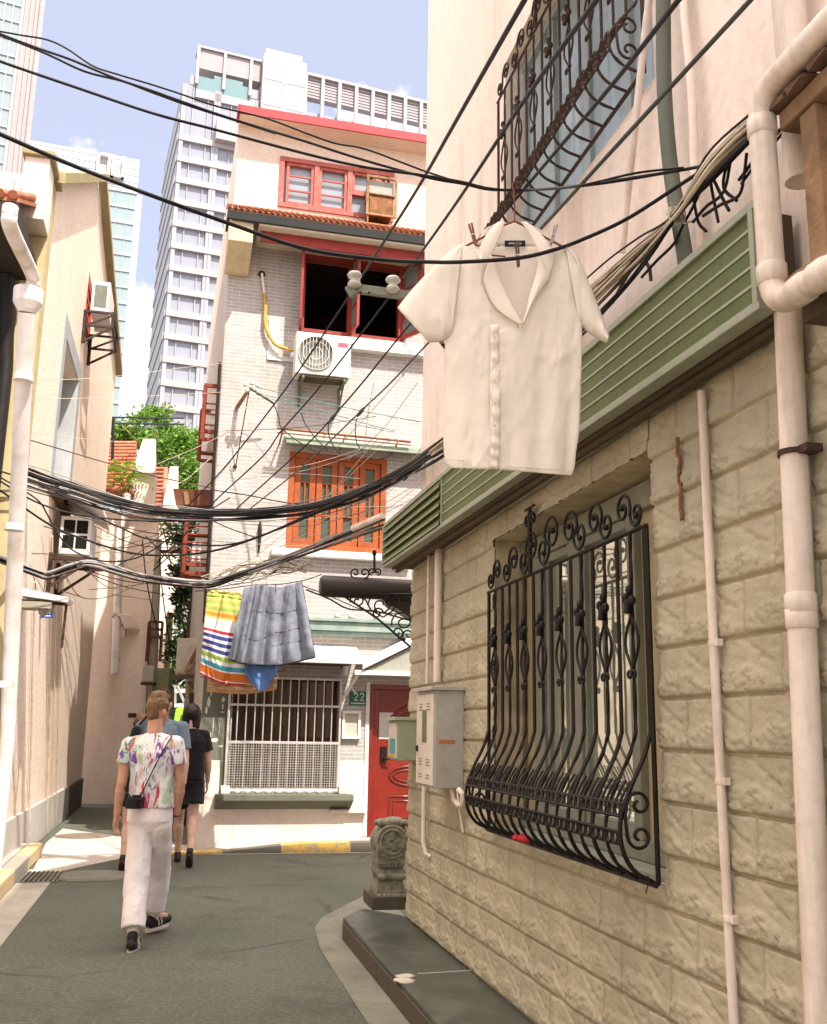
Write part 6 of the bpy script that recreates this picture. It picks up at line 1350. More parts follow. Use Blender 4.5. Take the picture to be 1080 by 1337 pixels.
# ------------------------------------------------------------------ end of the lane: poles, boxes, car
def upole(px, pyb, pyt, Y, label):
    b = onY(px-7, 950, Y); b.z = 0; tp = onY(px, pyt, Y); t = thing('utility_pole', label, 'utility pole', b)
    mb = MB(); mb.tube([b, tp], [.13,.09], 12); part('pole', mb, MT('pole_concrete', (.33,.29,.21), .85, .15, 3, .2, stain=(.18,.17,.11), ss=3, samt=.5), t)
    mb = MB()
    for dz in (.25, .9): mb.bar(tp+Vector((-.9,0,-dz)), tp+Vector((.9,0,-dz)), .07, .07)
    part('crossarm', mb, RUSTI, t)
    for dz in (.25, .9):
        for dx in (-.8,-.35,.35,.8):
            mb = MB(); mb.lathe([(.03,0),(.06,.03),(.045,.06),(.06,.09),(.03,.13)], tp+Vector((dx,0,-dz+.03)), (0,0,1), 9); part('insulator', mb, MT('pole_porcelain', (.50,.50,.44), .35) if dx == -.8 and dz == .25 else bpy.data.materials['pole_porcelain'], t)
    return t
upole(206, 950, 705, 21, 'utility pole with insulator crossarms at the end of the lane behind the man')
mb = MB()
for k, (px, Y) in enumerate(((196, 22), (222, 23))):
    m = MB(); b = onY(px-6, 950, Y); b.z = 0; m.tube([b, onY(px, 800, Y)], .11 if k == 0 else .08, 10); single('service_post', m, MT('ochre_post', (.30,.25,.11), .8, .2, 4, .2) if k == 0 else bpy.data.materials['ochre_post'], ['ochre post left of the utility pole at the lane end','thin ochre post right of the utility pole at the lane end'][k], 'post')
def wbox(px0, px1, py0, py1, Y, d, mat, name, label, cat, detail=None):
    a = onY(px0, py0, Y); b = onY(px1, py1, Y); t = thing(name, label, cat, Vector(((a.x+b.x)/2, Y, b.z)))
    m = MB(); m.box(a.x, b.x, Y, Y+d, b.z, a.z); part('body', m, mat, t, bevel=.01)
    m = MB(); m.box(a.x+.03, b.x-.03, Y-.012, Y-.0002, b.z+.03, a.z-.03); part('door', m, mat, t, bevel=.004)
    m = MB(); m.box(a.x-.02, b.x+.02, Y-.03, Y+d, b.z-.05, b.z-.001); part('bracket', m, RUSTI, t); return t
wbox(187, 200, 869, 891, 20.2, .2, BOXG, 'meter_box', 'small grey meter box on the lane end post', 'meter box')
m_ = MT('olive_enamel', (.20,.22,.11), .5, .15, 4, .1)
wbox(201, 219, 872, 912, 20.4, .3, m_, 'meter_box', 'taller olive meter box right of the grey one', 'meter box')
tb2 = wbox(232, 258, 833, 882, 17.0, .45, MT('beige_cabinet', (.52,.47,.40), .7, .1, 4, .1, stain=(.3,.25,.18), ss=5, samt=.5), 'wall_cabinet', 'big beige metal cabinet on a bracket left of the striped towel', 'cabinet')
m = MB(); m.bar(onY(262,838,16.9), onY(241,880,16.9), .06, .05); m.bar(onY(258,862,16.9), onY(246,874,16.9), .05, .05); part('strut', m, WOOD, tb2)
t = thing('bracket_shelf', 'rusty shelf frame under the beige cabinet', 'shelf', onY(240, 888, 16.9)); m = MB(); m.bar(onY(222,884,16.9), onY(270,884,16.9), .06, .08); m.bar(onY(224,884,17.3), onY(270,884,17.3), .06, .08); m.bar(onY(246,890,16.9), onY(262,908,16.9), .05, .05); part('frame', m, BROWN, t)
m = MB(); a = onY(246,888,17.1); b = onY(263,912,17.1); m.box(a.x, b.x, 17.1, 17.13, b.z, a.z); part('board', m, MT('ochre_board', (.28,.22,.10), .7, .15, 4), t)
m = MB(); b = onY(252, 1000, 16.6); b.z = 0; m.bar(b, onY(255, 905, 16.6), .16, .16); single('dark_post', m, MT('dark_post', (.05,.03,.024), .7, .2, 5), 'dark brown post beside the green painted wall', 'post')
m = MB(); fw = Fr(onY(190,900,21.3).x, 21.3, 78, 1)
for px0, px1, py0, py1 in ((195,211,812,832),): 
    a = onY(px0,py0,20.8); b = onY(px1,py1,20.8)
    for x in (a.x, b.x): m.bar((x,20.8,b.z-.5),(x,20.8,a.z),.05,.05)
    for z in (a.z, (a.z+b.z)/2, b.z): m.bar((a.x,20.8,z),(b.x,20.8,z),.05,.05)
single('rack', m, MT('rack_rust', (.12,.045,.03), .6, .3, 8), 'small dark red steel rack on the lane end wall', 'rack')
# backdrop wall and garden wall at the lane end
m = MB(); a = onY(178, 900, 40); b = onY(330, 900, 40); m.box(a.x, b.x, 40, 40.3, 0, 2.9); single('garden_wall', m, MT('old_wall', (.16,.145,.11), .9, .25, 1.5, .3), 'dark old garden wall closing the far end of the lane', 'wall')
hg = thing('hedge', 'dark hedge above the garden wall at the lane end', 'hedge', (onY(240,900,38).x, 38, 0)); m = MB(); leaves(m, (onY(240,860,38).x, 38.5, 3.6), (3.4,.7,1.9), 4200, .13, 12, 30); part('foliage', m, LEAFD, hg)
bu = thing('white_board', 'white sign board hanging over the far end of the lane', 'board', onY(237, 905, 30)); m = MB(); m.prism([onY(229,900,30), onY(246,899,30), onY(246,904,30), onY(229,905,30)], Vector((0,.06,0))); m.prism([onY(228,919,30), onY(254,917,30), onY(254,922,30), onY(228,923,30)], Vector((0,.06,0))); part('panel', m, WHITE, bu); m = MB(); m.bar(onY(232,895,30), onY(241,918,30), .06, .06); m.bar(onY(229,924,30.05), onY(229,895,30.05), .05, .05); part('strut', m, STEEL, bu)
car = thing('green_van', 'bright lime green van parked at the far end of the lane', 'van', (onY(240,900,31).x, 32.5, 0)); NEON = MT('lime_paint', (.22,.62,.03), .35, .05, 2, 0)
x0, x1 = onY(222,930,31).x, onY(262,930,31).x; zt = onY(240,922,31).z
m = MB(); m.prism([(x0,31.2,.35),(x0,31.0,1.0),(x0,31.3,1.15),(x0,31.7,zt-.05),(x0,32.0,zt),(x0,35,zt),(x0,35.2,.35)], (x1-x0,0,0)); bd = part('body', m, NEON, car, bevel=.06)
m = MB(); m.box8([(x0+.15,31.28,1.2),(x1-.15,31.28,1.2),(x1-.15,31.3,1.2),(x0+.15,31.3,1.2),(x0+.2,31.6,zt-.25),(x1-.2,31.6,zt-.25),(x1-.2,31.62,zt-.25),(x0+.2,31.62,zt-.25)]); part('windscreen', m, GLASSD, car)
for x in (x0+.12, x1-.12):
    m = MB(); m.tube([(x-.09,32,.33),(x+.09,32,.33)], .33, 16); part('wheel', m, IRON, car); m = MB(); m.tube([(x-.09,34.4,.33),(x+.09,34.4,.33)], .33, 16); part('wheel', m, IRON, car)
    m = MB(); m.ball((x+(.1 if x < (x0+x1)/2 else -.1),31.02,.85), .12,.05,.09); part('headlight', m, WHITE, car)
# ------------------------------------------------------------------ towers
TG1 = glass('tower_glass', (.80,.86,.98), .08, .035, (.30,.315,.365))
TW = MT('tower_white', (.42,.365,.365), .7, .04, .2, 0)
TGR = MT('tower_grey', (.36,.35,.38), .7, .04, .2, 0)
TLV = MT('tower_louvre', (.34,.30,.31), .6, .05, .3, 0)
TSG = MT('tower_side', (.28,.30,.34), .5, .08, .15, 0)
Y1 = 150.0
c = onY(228, 266, Y1); T1 = Fr(c.x, c.y, 70, 1)
z1 = T1.at(228,266)[1]; z2 = T1.at(225,294.4)[1]; fh = z1-z2
t1 = thing('hotel_tower', 'tall pale hotel tower with white floor bands and a louvred crown', 'tower', T1.P(20, 0, -10))
sTop, zTop = T1.at(254, 62); W1 = T1.at(600, 200)[0]; zG = T1.at(250,108)[1]
mb = MB(); mb.fbox(T1, 0, W1, 0, zG, -28, -.5); part('glass_body', mb, TG1, t1)
nb_ = int(z1/fh)
zb0 = z1 - nb_*fh
bay = T1.at(269, 300)[0]; pil = T1.at(278, 300)[0]-bay
mb = MB(); sp_ = MB(); ml = MB()
z = zb0
while z < T1.at(240,160)[1]:
    mb.fbox(T1, -.1, W1, z-.0, z+fh*.27, -.5, .15)
    z += fh
part('floor_band', mb, TW, t1)
mb = MB(); x = bay
while x < W1: mb.fbox(T1, x, x+pil, 0, zG-.5, -.5, -.0); mb.fbox(T1, x+pil*.48, x+pil*.52, 0, zG-.5, .0, .16); x += bay+pil
mb.fbox(T1, -.05, .6, 0, zG-.5, -.5, .0); part('pilaster', mb, TGR, t1)
mb = MB(); x = 0
while x < W1:
    for q in (.33, .80): mb.fbox(T1, x+bay*q, x+bay*q+.14, 0, zG-.5, -.5, -.2)
    x += bay+pil
part('mullion', mb, TW, t1)
mb = MB(); mb.fbox(T1, -.2, -.02, 0, zG*.965, -26, -.4); part('side_wall', mb, TSG, t1)
mb = MB(); z = zb0
while z < zG*.95: mb.fbox(T1, -.35, -.21, z, z+fh*.3, -26, -.35); z += fh
part('side_band', mb, TGR, t1)
# crown, left wing
sL0, sL1 = T1.at(258,90)[0], T1.at(340,110)[0]
zA, zB = T1.at(258,64)[1], T1.at(258,86)[1]; zC = T1.at(255,97)[1]
mb = MB(); mb.fbox(T1, sL0-1, sL1, zG, zC, -20, -.4); part('plant_wall', mb, TGR, t1)
mb = MB(); mb.fbox(T1, sL0, sL1-2, zC-2.6, zC, -.4, -.2); mb.fbox(T1, sL0+bay*.55, sL1-3, zG-.3, zG+2.6, -.399, -.25); part('teal_glazing', mb, glass('teal_glass', (.5,.8,.8), .1, .04, (.18,.27,.28)), t1)
mb = MB(); mb.fbox(T1, sL0, sL1-1, zC-4.2, zC-2.7, -.4, .0); part('cream_band', mb, TW, t1)
mb = MB(); n_ = 9
for i in range(n_): zz = lerp(zB, zA, i/(n_-1)); mb.fbox(T1, sL0, sL1, zz-.22, zz+.22, -3, -.1)
part('louvre', mb, TLV, t1)
mb = MB()
for q in (0, .42, .84): s = lerp(sL0, sL1, q); mb.fbox(T1, s-.25, s+.25, zG, zA+.6, -.1, .3)
mb.fbox(T1, sL0-.2, sL1, zA+.3, zA+.7, -3, .31); part('crown_post', mb, TW, t1)
# shaft
sh0, sh1 = T1.at(341,110)[0], T1.at(397,120)[0]; zS = T1.at(350,76)[1]
mb = MB(); mb.fbox(T1, sh0, sh1, zG-30, zS, -12, 1.2); mb.fbox(T1, sh0+.5, sh0+7, zS, zS+1.6, -8, .5); part('lift_shaft', mb, TW, t1)
mb = MB()
for s in (sh0+4, sh1-4): mb.fbox(T1, s-.25, s+.25, zG-30, zS-1, 1.2, 1.3)
for i in range(5): mb.fbox(T1, sh0+.1, sh1-.1, zS-5-i*5, zS-4.85-i*5, 1.2, 1.26)
part('shaft_joint', mb, TGR, t1)
# right wing screen
r0, r1 = T1.at(398,130)[0], T1.at(590,160)[0]; zR = T1.at(400,101)[1]; zRb = T1.at(400,124)[1]; zLow = T1.at(400,175)[1]
mb = MB(); mb.fbox(T1, r0, r1, zLow-20, lerp(zLow, zRb, .45), -14, -2.5); part('wing_wall', mb, MT('wing_pale', (.40,.39,.43), .7, .04, .2, 0), t1)
mb = MB()
for i in range(7): zz = lerp(zRb, zR, i/6); mb.fbox(T1, r0, r1, zz-.2, zz+.2, -1.5, -.1)
part('wing_louvre', mb, TLV, t1)
mb = MB(); k = 9
for i in range(k+1): s = lerp(r0, r1, i/k); mb.fbox(T1, s-.3, s+.3, zLow-20, zR+.3, -.1, .5)
mb.fbox(T1, r0, r1, zR+.3, zR+.8, -1.5, .51); part('wing_frame', mb, TW, t1)
mb = MB(); mb.fbox(T1, T1.at(280,190)[0], W1, T1.at(320,178)[1]-2.4, T1.at(320,170)[1], -3, 1.5); part('terrace_band', mb, TW, t1)
# teal office tower with letters on its crown
Y2 = 230.0; c = onY(177, 259, Y2); T2 = Fr(c.x, c.y, 72, 1)
t2 = thing('office_tower', 'teal glass office tower with pale lettered crown left of the hotel', 'tower', T2.P(-15, 0, -10))
zt2 = T2.at(178, 209)[1]; zc2 = T2.at(178, 254)[1]; f2 = 4.3; L2 = T2.at(20, 200)[0]
mb = MB(); mb.fbox(T2, L2, 0, 0, zc2, -25, 0); part('glass_body', mb, glass('teal_tower_glass', (.62,.86,.86), .1, .04, (.27,.335,.345)), t2)
mb = MB(); mb.fbox(T2, L2, .3, zc2, zt2, -25, .3); part('crown', mb, MT('crown_pale', (.46,.47,.48), .6, .05, .2, 0), t2)
mb = MB(); z = zc2-f2
while z > 5: mb.fbox(T2, L2, .05, z, z+.7, 0, .25); z -= f2
part('floor_band', mb, MT('tower_band', (.34,.375,.385), .6), t2)
mb = MB(); x = -2.
while x > L2: mb.fbox(T2, x, x+.18, 0, zc2, 0, .15); mb.fbox(T2, x, x+.3, zc2, zt2, .3, .4); x -= 2.6
for i in range(5): zz = lerp(zc2, zt2, (i+.5)/5); mb.fbox(T2, L2, .3, zz, zz+.25, .3, .38)
part('mullion', mb, MT('mullion_grey', (.32,.37,.39), .6), t2)
mb = MB(); mb.fbox(T2, .0, 1.6, 0, zc2, -24, -.1); part('corner_fin', mb, MT('fin_blue', (.36,.42,.58), .5), t2)
mb = MB()
a = T2.at(129, 207); b = T2.at(160, 234); H_ = a[1]-b[1]+.6; L_ = (b[0]-a[0]); s0 = a[0]; z0 = b[1]
w_ = L_*.11
for pts in ([(0.30,1),(0,1),(0,0),(.30,0)], [(.43,1),(.43,0)], [(.58,1),(.58,.0),(1,.0),(1,1)]):
    for (xa, ya), (xb, yb) in zip(pts, pts[1:]):
        mb.fbox(T2, s0+min(xa,xb)*L_-w_/2, s0+max(xa,xb)*L_+w_/2, z0+min(ya,yb)*H_-w_/2, z0+max(ya,yb)*H_+w_/2, .42, 1.6)
part('lettering', mb, MT('letter_white', (.85,.74,.68), .6), t2)
# ribbed tower at the left edge
Y3 = 95.0; c = onY(50, 80, Y3); T3 = Fr(c.x, c.y, 66, 1)
t3 = thing('ribbed_tower', 'white ribbed tower with glazed bay at the top left edge', 'tower', T3.P(-10, 0, -8))
zt = T3.at(50, -260)[1]
sR = T3.at(22, 60)[0]; sQ = T3.at(-140, 60)[0]
mb = MB(); mb.fbox(T3, sR, 0, 0, zt, -16, 0); part('ribbed_wall', mb, TW, t3)
mb = MB()
for q in (.22, .46, .68, .86): s = lerp(sR, 0, q); mb.fbox(T3, s-.12, s+.12, 0, zt, 0, .25)
mb.fbox(T3, -.35, .05, 0, zt, 0, .3); part('rib', mb, MT('rib_grey', (.33,.29,.29), .6), t3)
mb = MB(); mb.fbox(T3, sQ, sR-.01, 0, zt, -16, -.15); part('glass_bay', mb, glass('ribbed_glass', (.7,.9,.92), .08, .04, (.27,.32,.335)), t3)
mb = MB(); z = 2.
while z < zt: mb.fbox(T3, sQ, sR-.02, z, z+.16, -.15, -.02); z += 2.1
for i in range(14): s = lerp(sQ, sR, i/14); mb.fbox(T3, s, s+.12, 0, zt, -.15, -.04)
part('bay_mullion', mb, MT('bay_mullion', (.40,.42,.43), .5), t3)
# ------------------------------------------------------------------ overhead cables (each strand its own object)
def path(pts, n=None):                              # pts: (px, py, distance); straight runs stay straight
    P = resample([(p[0], p[1], 1.0/p[2]) for p in pts], n or max(8, 7*(len(pts)-1)))
    return [onY(p[0], p[1], 1.0/p[2]) for p in P]
def wY(px, py, o=.1):
    s, z = RW.at(px, py, o); return RW.P(s, z, o).y
def onw(pts, o=.1): return [(p[0], p[1], wY(p[0], p[1], o)) for p in pts]
def cable(pts, r, mat, label, group=None, seg=6, n=None, name='cable'):
    q = path(pts, n); m = MB(); m.tube(q, r, seg); return single(name, m, mat, label, 'cable', group, loc=q[0])
G4 = 'four straight power lines running down from the upper right'
cable([(700,-22,2.6),(685,0,2.7),(600,150,4.0),(543,250,5.4),(473,360,7.6)], .0095, CABLE, 'leftmost thick black power line from the top edge to the left insulator', G4)
cable([(460,380,7.7),(400,470,9.2),(358,528,10.3),(310,590,11.4),(280,625,12.1),(238,668,13.0)], .0095, CABLE, 'black power line running down left from the left insulator to the lane end', G4)
cable([(800,-30,2.5),(779,0,2.6),(690,123,3.7),(600,259,5.6),(527,362,7.7)], .0095, CABLE, 'thick black power line from the top edge to the right insulator', G4)
cable([(510,386,7.8),(422,500,9.6),(368,562,10.9),(344,595,11.5),(280,655,12.7),(238,702,13.6)], .0095, CABLE, 'black power line running down left from the right insulator past the drying rail', G4)
cable([(912,-30,2.4),(886,0,2.5),(800,110,3.3),(686,245,4.9),(600,348,6.4),(529,431,8.0),(473,500,9.2),(434,545,10.1),(400,581,10.9),(307,666,12.4)], .0095, CABLE, 'thick black power line crossing in front of the upper window grille and behind the shirt', G4)
cable([(1008,-30,2.4),(980,0,2.5),(800,196,3.3),(700,305,4.4),(610,396,5.8),(559,448,7.1),(510,500,8.5),(471,537,9.4),(400,605,11.0),(327,664,12.2)], .0085, CABLEG if False else MT('dull_green_cable', (.075,.085,.075), .6, .2, 5, 0), 'grey green line crossing the pink wall to the top right corner', G4)
# porcelain insulators on their crossarm
ins = thing('power_line_bracket', 'grey steel crossarm with two porcelain insulators beside the collar of the shirt', 'insulator', onY(553, 392, 7.75))
m = MB(); m.bar(onY(457,376,7.72), onY(556,389,7.8), .05, .075); m.bar(onY(455,374,7.72), onY(463,386,7.72), .06, .07); part('crossarm', m, MT('arm_green_grey', (.21,.215,.16), .6, .2, 8, .15), ins, bevel=.006)
m = MB(); m.bar(onY(553,392,7.8), RW.P(-.25,0,0)+Vector((0,0,onY(553,392,7.8).z)), .05, .06); part('wall_bracket', m, BROWN, ins)
PORC = MT('grey_porcelain', (.45,.44,.37), .25, .1, 4, 0, spec=.6)
for px, py in ((463,367),(513,373)):
    m = MB(); m.lathe([(.028,-.06),(.045,-.05),(.058,-.03),(.05,-.012),(.034,0),(.034,.02),(.052,.03),(.064,.05),(.05,.072),(.02,.082)], onY(px, py, 7.68), (0,.0,1), 16); part('insulator', m, PORC, ins)
m = MB()
for px in (471, 482): m.ball(onY(px, 382, 7.67), .012)
part('bolt', m, IRON, ins)
# lines crossing the sky
G5 = 'black lines crossing the sky from the left edge'
cable([(-30,162,2.7),(0,175,2.75),(93,215,2.9),(200,256,3.05),(300,292,3.2),(400,325,3.3),(500,339,3.36),(560,342,3.34),(605,342,3.31),(676,337,3.31),(721,327,3.32),(760,313,3.42),(820,285,wY(820,285,.30)),(890,240,wY(890,240,.16)),(912,226,wY(912,226,.12))], .0072, CABLE, 'thick black line at the left edge sagging to carry the hanging shirt', G5, n=80)
cable([(-30,67,3.6),(0,80,3.6),(93,112,3.7),(200,148,3.8),(280,169,3.9),(400,201,4.0),(475,218,4.05),(553,229,4.1),(600,237,4.1),(645,247,4.1),(700,248,4.1),(780,240,wY(780,240,.5)),(890,222,wY(890,222,.15)),(925,215,wY(925,215,.12))], .0062, CABLE, 'black line crossing the sky lowest of the bunch above the thick shirt line', G5, n=70)
cable([(-30,30,4.0),(0,44,4.0),(47,62,4.0),(93,78,4.0),(150,102,4.0),(200,119,4.0),(275,146,4.05),(331,164,4.1),(400,185,4.1),(475,209,4.1),(559,232,4.12),(605,240,4.12),(645,248,4.12),(720,246,4.1),(800,236,wY(800,236,.4)),(890,222,wY(890,222,.15))], .0058, CABLE, 'black line crossing the sky in the middle of the bunch over the hotel tower', G5, n=70)
cable([(-30,36,4.2),(0,41,4.2),(28,46,4.2),(62,52,4.2),(88,64,4.2),(121,86,4.2),(150,96,4.2),(200,111,4.2),(237,123,4.2),(284,139,4.2),(346,154,4.2),(400,174,4.2),(437,187,4.2),(475,194,4.2),(527,213,4.2),(559,225,4.2),(605,239,4.15),(645,247,4.15),(700,247,4.15),(760,242,wY(760,242,.55)),(830,226,wY(830,226,.3)),(893,219,wY(893,219,.15))], .0045, CABLE, 'thin wavy black line uppermost in the sky at the left edge', G5, n=90)
cable([(-20,40,4.05),(0,46,4.05),(60,70,4.05),(110,93,4.05),(160,106,4.05),(200,121,4.05),(250,139,4.05),(310,158,4.1),(360,174,4.1)], .0055, CABLE, 'short doubled black line clinging to the middle sky line', G5, n=40)
# bundle tied along the pink wall
GB = 'cables tied in the bundle along the pink wall'
rnd.seed(11)
MB_ = [(1110,28,2.55),(1080,58,2.7),(1010,140,3.1),(935,215,3.55),(885,280,3.95),(840,330,4.3),(800,372,4.65),(740,432,5.25),(690,480,5.8),(640,530,6.4),(600,568,7.0),(565,592,7.5)]
for k in range(24):
    jx = rnd.uniform(-1,1); jy = rnd.uniform(-1,1); sp_ = 1 if k < 15 else 1.7; pts = []
    for i, (x, y, Y) in enumerate(MB_):
        w_ = (20, 17, 13, 15, 4, 15, 22, 24, 20, 14, 9, 6)[i]*sp_ if i != 4 else 4
        xx, yy = x + jx*w_*.75 + rnd.uniform(-1.5,1.5), y + jy*w_ + rnd.uniform(-1.5,1.5); pts.append((xx, yy, wY(xx, yy, .12+.05*rnd.random())))
    mat = rnd.choice([CABLE, CABLEB, CABLEB, CABLEC, CABLE, CABLEB, CABLEC]); r = rnd.choice([.003, .004, .0055, .0045]) if k > 4 else .0075
    cable(pts, r, mat, 'one of the tangled brown and black cables tied along the pink wall above the fascia', GB, 5, 60)
m = MB(); c = onY(884, 279, wY(884, 279, .14))
for i in range(3): m.tube([c + Vector((math.cos(a)*.03, math.sin(a)*.016+.01*i, math.sin(a)*.035-.012+.012*i)) for a in [2*math.pi*k/12 for k in range(13)]], .004, 5, caps=False)
m.tube([c, c+Vector((.02,-.02,-.05)), c+Vector((.05,-.02,-.04))], .004, 5); m.tube([c, c+Vector((-.03,-.02,.035))], .004, 5); single('cable_tie', m, CABLEC, 'pale string tie round the cable bundle on the pink wall', 'cable tie')
GT = 'loose cable tails behind the looped pipe'
for i, pts in enumerate([[(925,215),(930,250),(938,290)], [(925,216),(918,240),(905,270),(893,292),(880,318),(858,340),(838,362)], [(955,205),(945,250),(922,270),(905,290)], [(975,200),(972,225),(965,255),(940,268),(918,282)], [(906,262),(912,290),(922,302)], [(930,230),(945,262),(952,275)], [(965,195),(950,215),(945,245),(962,262)]]):
    cable(onw(pts, .11), .006, CABLE, 'short dark cable tail hanging behind the looped pipe above the fascia', GT)
cable(onw([(800,395),(812,372),(830,345),(841,342),(848,350),(850,366)], .09), .008, CABLEB, 'brown hooped conduit end standing up from the fascia top', None)
cable(onw([(1110,88),(1080,112),(1030,158),(992,200),(965,235)], .10), .0065, CABLE, 'dark cable beside the timber bay behind the looped pipe', 'pair of cables beside the timber bay'); cable(onw([(1110,95),(1080,119),(1030,166),(992,208),(968,240)], .10), .0055, CABLE, 'dark cable beside the timber bay behind the looped pipe', 'pair of cables beside the timber bay')
# main bundle across the lane
GM = 'black cables of the thick bundle sagging across the lane'
rnd.seed(5)
MM = [(590,576,wY(590,576,.08)),(566,592,wY(566,592,.12)),(522,620,8.2),(480,641,8.7),(440,655,9.1),(400,664,9.4),(340,670,9.8),(280,672,10.1),(230,671,10.3),(190,667,10.4),(140,655,10.4),(95,640,10.3),(50,626,10.2),(0,607,9.9),(-30,596,9.7)]
for k in range(17):
    a = rnd.uniform(-1,1); b = rnd.uniform(-1,1); pts = []
    for i, (x, y, Y) in enumerate(MM):
        w_ = 6 + 11*abs(i-6)/8 if i > 8 else 7 + (5 if i < 2 else 0)
        pts.append((x, y + a*w_ + rnd.uniform(-1,1) + (9*(i-8)/6*max(0,b) if i > 8 else 0), Y + .12*b))
    cable(pts, rnd.choice([.006,.008,.010,.012]), CABLE if k % 6 else CABLEG, 'one of the black cables in the thick sagging bundle across the lane', GM, 6, 60)
rnd.seed(77)
for k in range(14):                                  # thin strands straying round the bundle
    a = rnd.uniform(-1,1); pts = [(x, y + a*(9 + 9*abs(i-6)/8) + rnd.uniform(-2.5,2.5), Y + .1*rnd.uniform(-1,1)) for i, (x, y, Y) in enumerate(MM)]
    cable(pts[rnd.randint(0,3):len(pts)-rnd.choice([0,0,2])], rnd.choice([.0035,.0045,.0055]), rnd.choice([CABLE, CABLE, CABLEB, CABLEG]), 'thin strand straying round the thick sagging bundle across the lane', 'thin strands round the thick bundle', 5, 50)
for k in range(10):                                  # wires from the left wall down the lane
    x0 = rnd.uniform(40,120); y0 = rnd.uniform(640,760); x1 = rnd.uniform(190,250); y1 = rnd.uniform(690,780)
    q_ = LW.at(x0, y0, .03); Y0 = LW.P(q_[0], q_[1], .03).y
    cable([(x0,y0,Y0),((x0+x1)/2,(y0+y1)/2+rnd.uniform(8,26),(Y0+18.5)/2),(x1,y1,18.5)], rnd.choice([.006,.008]), rnd.choice([CABLE, CABLEB, CABLEC]), 'one of the thin wires slung from the left wall to the lane end', 'wires slung from the left wall to the lane end', 5, 16)
for k in range(8):                                   # wires across the brick front
    x0 = rnd.uniform(285,320); y0 = rnd.uniform(560,720); x1 = rnd.uniform(470,530); y1 = y0 + rnd.uniform(-70,10)
    cable([(x0,y0,12.8),((x0+x1)/2,(y0+y1)/2+rnd.uniform(2,14),11.4),(x1,y1,9.6)], .0035, rnd.choice([CABLE, CABLEC, CABLEG]), 'one of the thin wires crossing the brick front round the orange window', 'thin wires crossing the brick front', 5, 16)
GS = 'cables sagging below the thick bundle'
for pts, r, mat, lab in [
 ([(0,640,9.6),(65,685,9.9),(116,706,10.0),(172,722,10.2),(225,725,10.3),(280,719,10.2),(338,701,9.8),(400,674,9.3),(440,657,9.0),(500,632,8.5)], .011, CABLE, 'black cable sagging lowest below the thick bundle'),
 ([(0,623,9.6),(47,651,9.8),(62,672,9.9),(71,689,10),(93,717,10),(131,732,10.1),(168,731,10.3),(200,718,10.4),(240,688,10.6),(300,650,11)], .008, CABLE, 'black cable dropping steeply past the lower left air conditioner'),
 ([(0,615,9.6),(60,635,9.8),(115,668,10),(160,690,10.2),(200,705,10.3),(290,712,10.2),(350,696,9.9),(400,676,9.4),(450,655,9)], .009, CABLE, 'black cable crossing halfway under the thick bundle'),
 ([(0,628,9.6),(40,652,9.8),(80,667,9.9),(130,676,10),(190,680,10.2),(260,680,10.3),(330,676,10),(400,672,9.5)], .009, CABLE, 'black cable close under the thick bundle'),
 ([(60,660,9.9),(110,676,10.1),(160,688,10.3),(210,697,10.5),(260,690,10.6)], .006, CABLEB, 'thin brown cable under the thick bundle at the left wall'),
 ([(280,640,12.6),(331,648,12.3),(378,657,12),(440,660,11.4)], .008, CABLE, 'short black cable from the house corner to the orange window'),
 ([(278,680,12.8),(300,690,12.8),(335,702,12.8)], .008, CABLE, 'short black cable down to the iron wall anchor')]:
    cable(pts, r, mat, lab, GS)
GL = 'thin wires strung between the left houses and the brick house'
for pts, r, mat, lab in [
 ([(0,563,9.8),(71,584,10.5),(135,603,11),(200,621,11.6),(280,638,12.4)], .007, CABLEB, 'thin brown wire sloping down from the left edge to the brick house corner'),
 ([(0,520,9.8),(120,520,11),(240,515,12),(320,510,12.9)], .0035, CABLEC, 'thin pale wire level across the left window'),
 ([(0,497,9.8),(120,494,11),(240,480,12),(330,468,12.9),(440,440,12.6)], .0035, CABLEC, 'thin pale wire rising across the hotel tower'),
 ([(0,558,9.8),(100,572,11),(170,578,12)], .003, CABLEC, 'thin pale wire over the lower part of the left window'),
 ([(200,608,13),(260,583,13),(300,560,13),(330,520,13)], .0045, CABLEC, 'thin pale wire rising over the tree to the insulator pole'),
 ([(205,640,13),(240,628,13),(275,598,13.1)], .0045, CABLEC, 'short pale wire over the tree'),
 ([(285,617,12.9),(400,619,12.8),(470,625,11)], .0035, CABLEG, 'thin grey wire level across the brick wall')]:
    cable(pts, r, mat, lab, GL)
GTe = 'teal lines from the insulator pole'
cable([(333,505,12.9),(400,521,12.4),(470,536,11.6),(550,551,10)], .0055, CABLET, 'upper teal line from the insulator pole to the pink corner', GTe)
cable([(333,512,12.9),(400,530,12.4),(470,551,11.6),(516,563,11)], .0055, CABLET, 'middle teal line from the insulator pole', GTe)
cable([(335,515,12.9),(400,535,12.4),(460,553,11.8),(512,564,11)], .0045, CABLET, 'lowest teal line from the insulator pole', GTe)
GJ = 'jumper wires hanging from the power lines to the drying rail'
for pts, lab in [([(358,528),(364,545),(368,559),(395,580),(430,598),(446,601)], 'looped jumper wire from the left power line'), ([(393,539),(400,556),(415,575),(428,588)], 'looped jumper wire from the second power line'), ([(429,552),(429,565),(434,580),(447,596)], 'looped jumper wire from the third power line'), ([(466,546),(464,560),(466,578),(475,593)], 'looped jumper wire from the fourth power line'), ([(447,597),(480,600),(504,597),(513,590)], 'wire running along the top of the orange window')]:
    cable([(x, y, 11.5) for x, y in pts], .007, CABLE, lab, GJ)
m = MB()
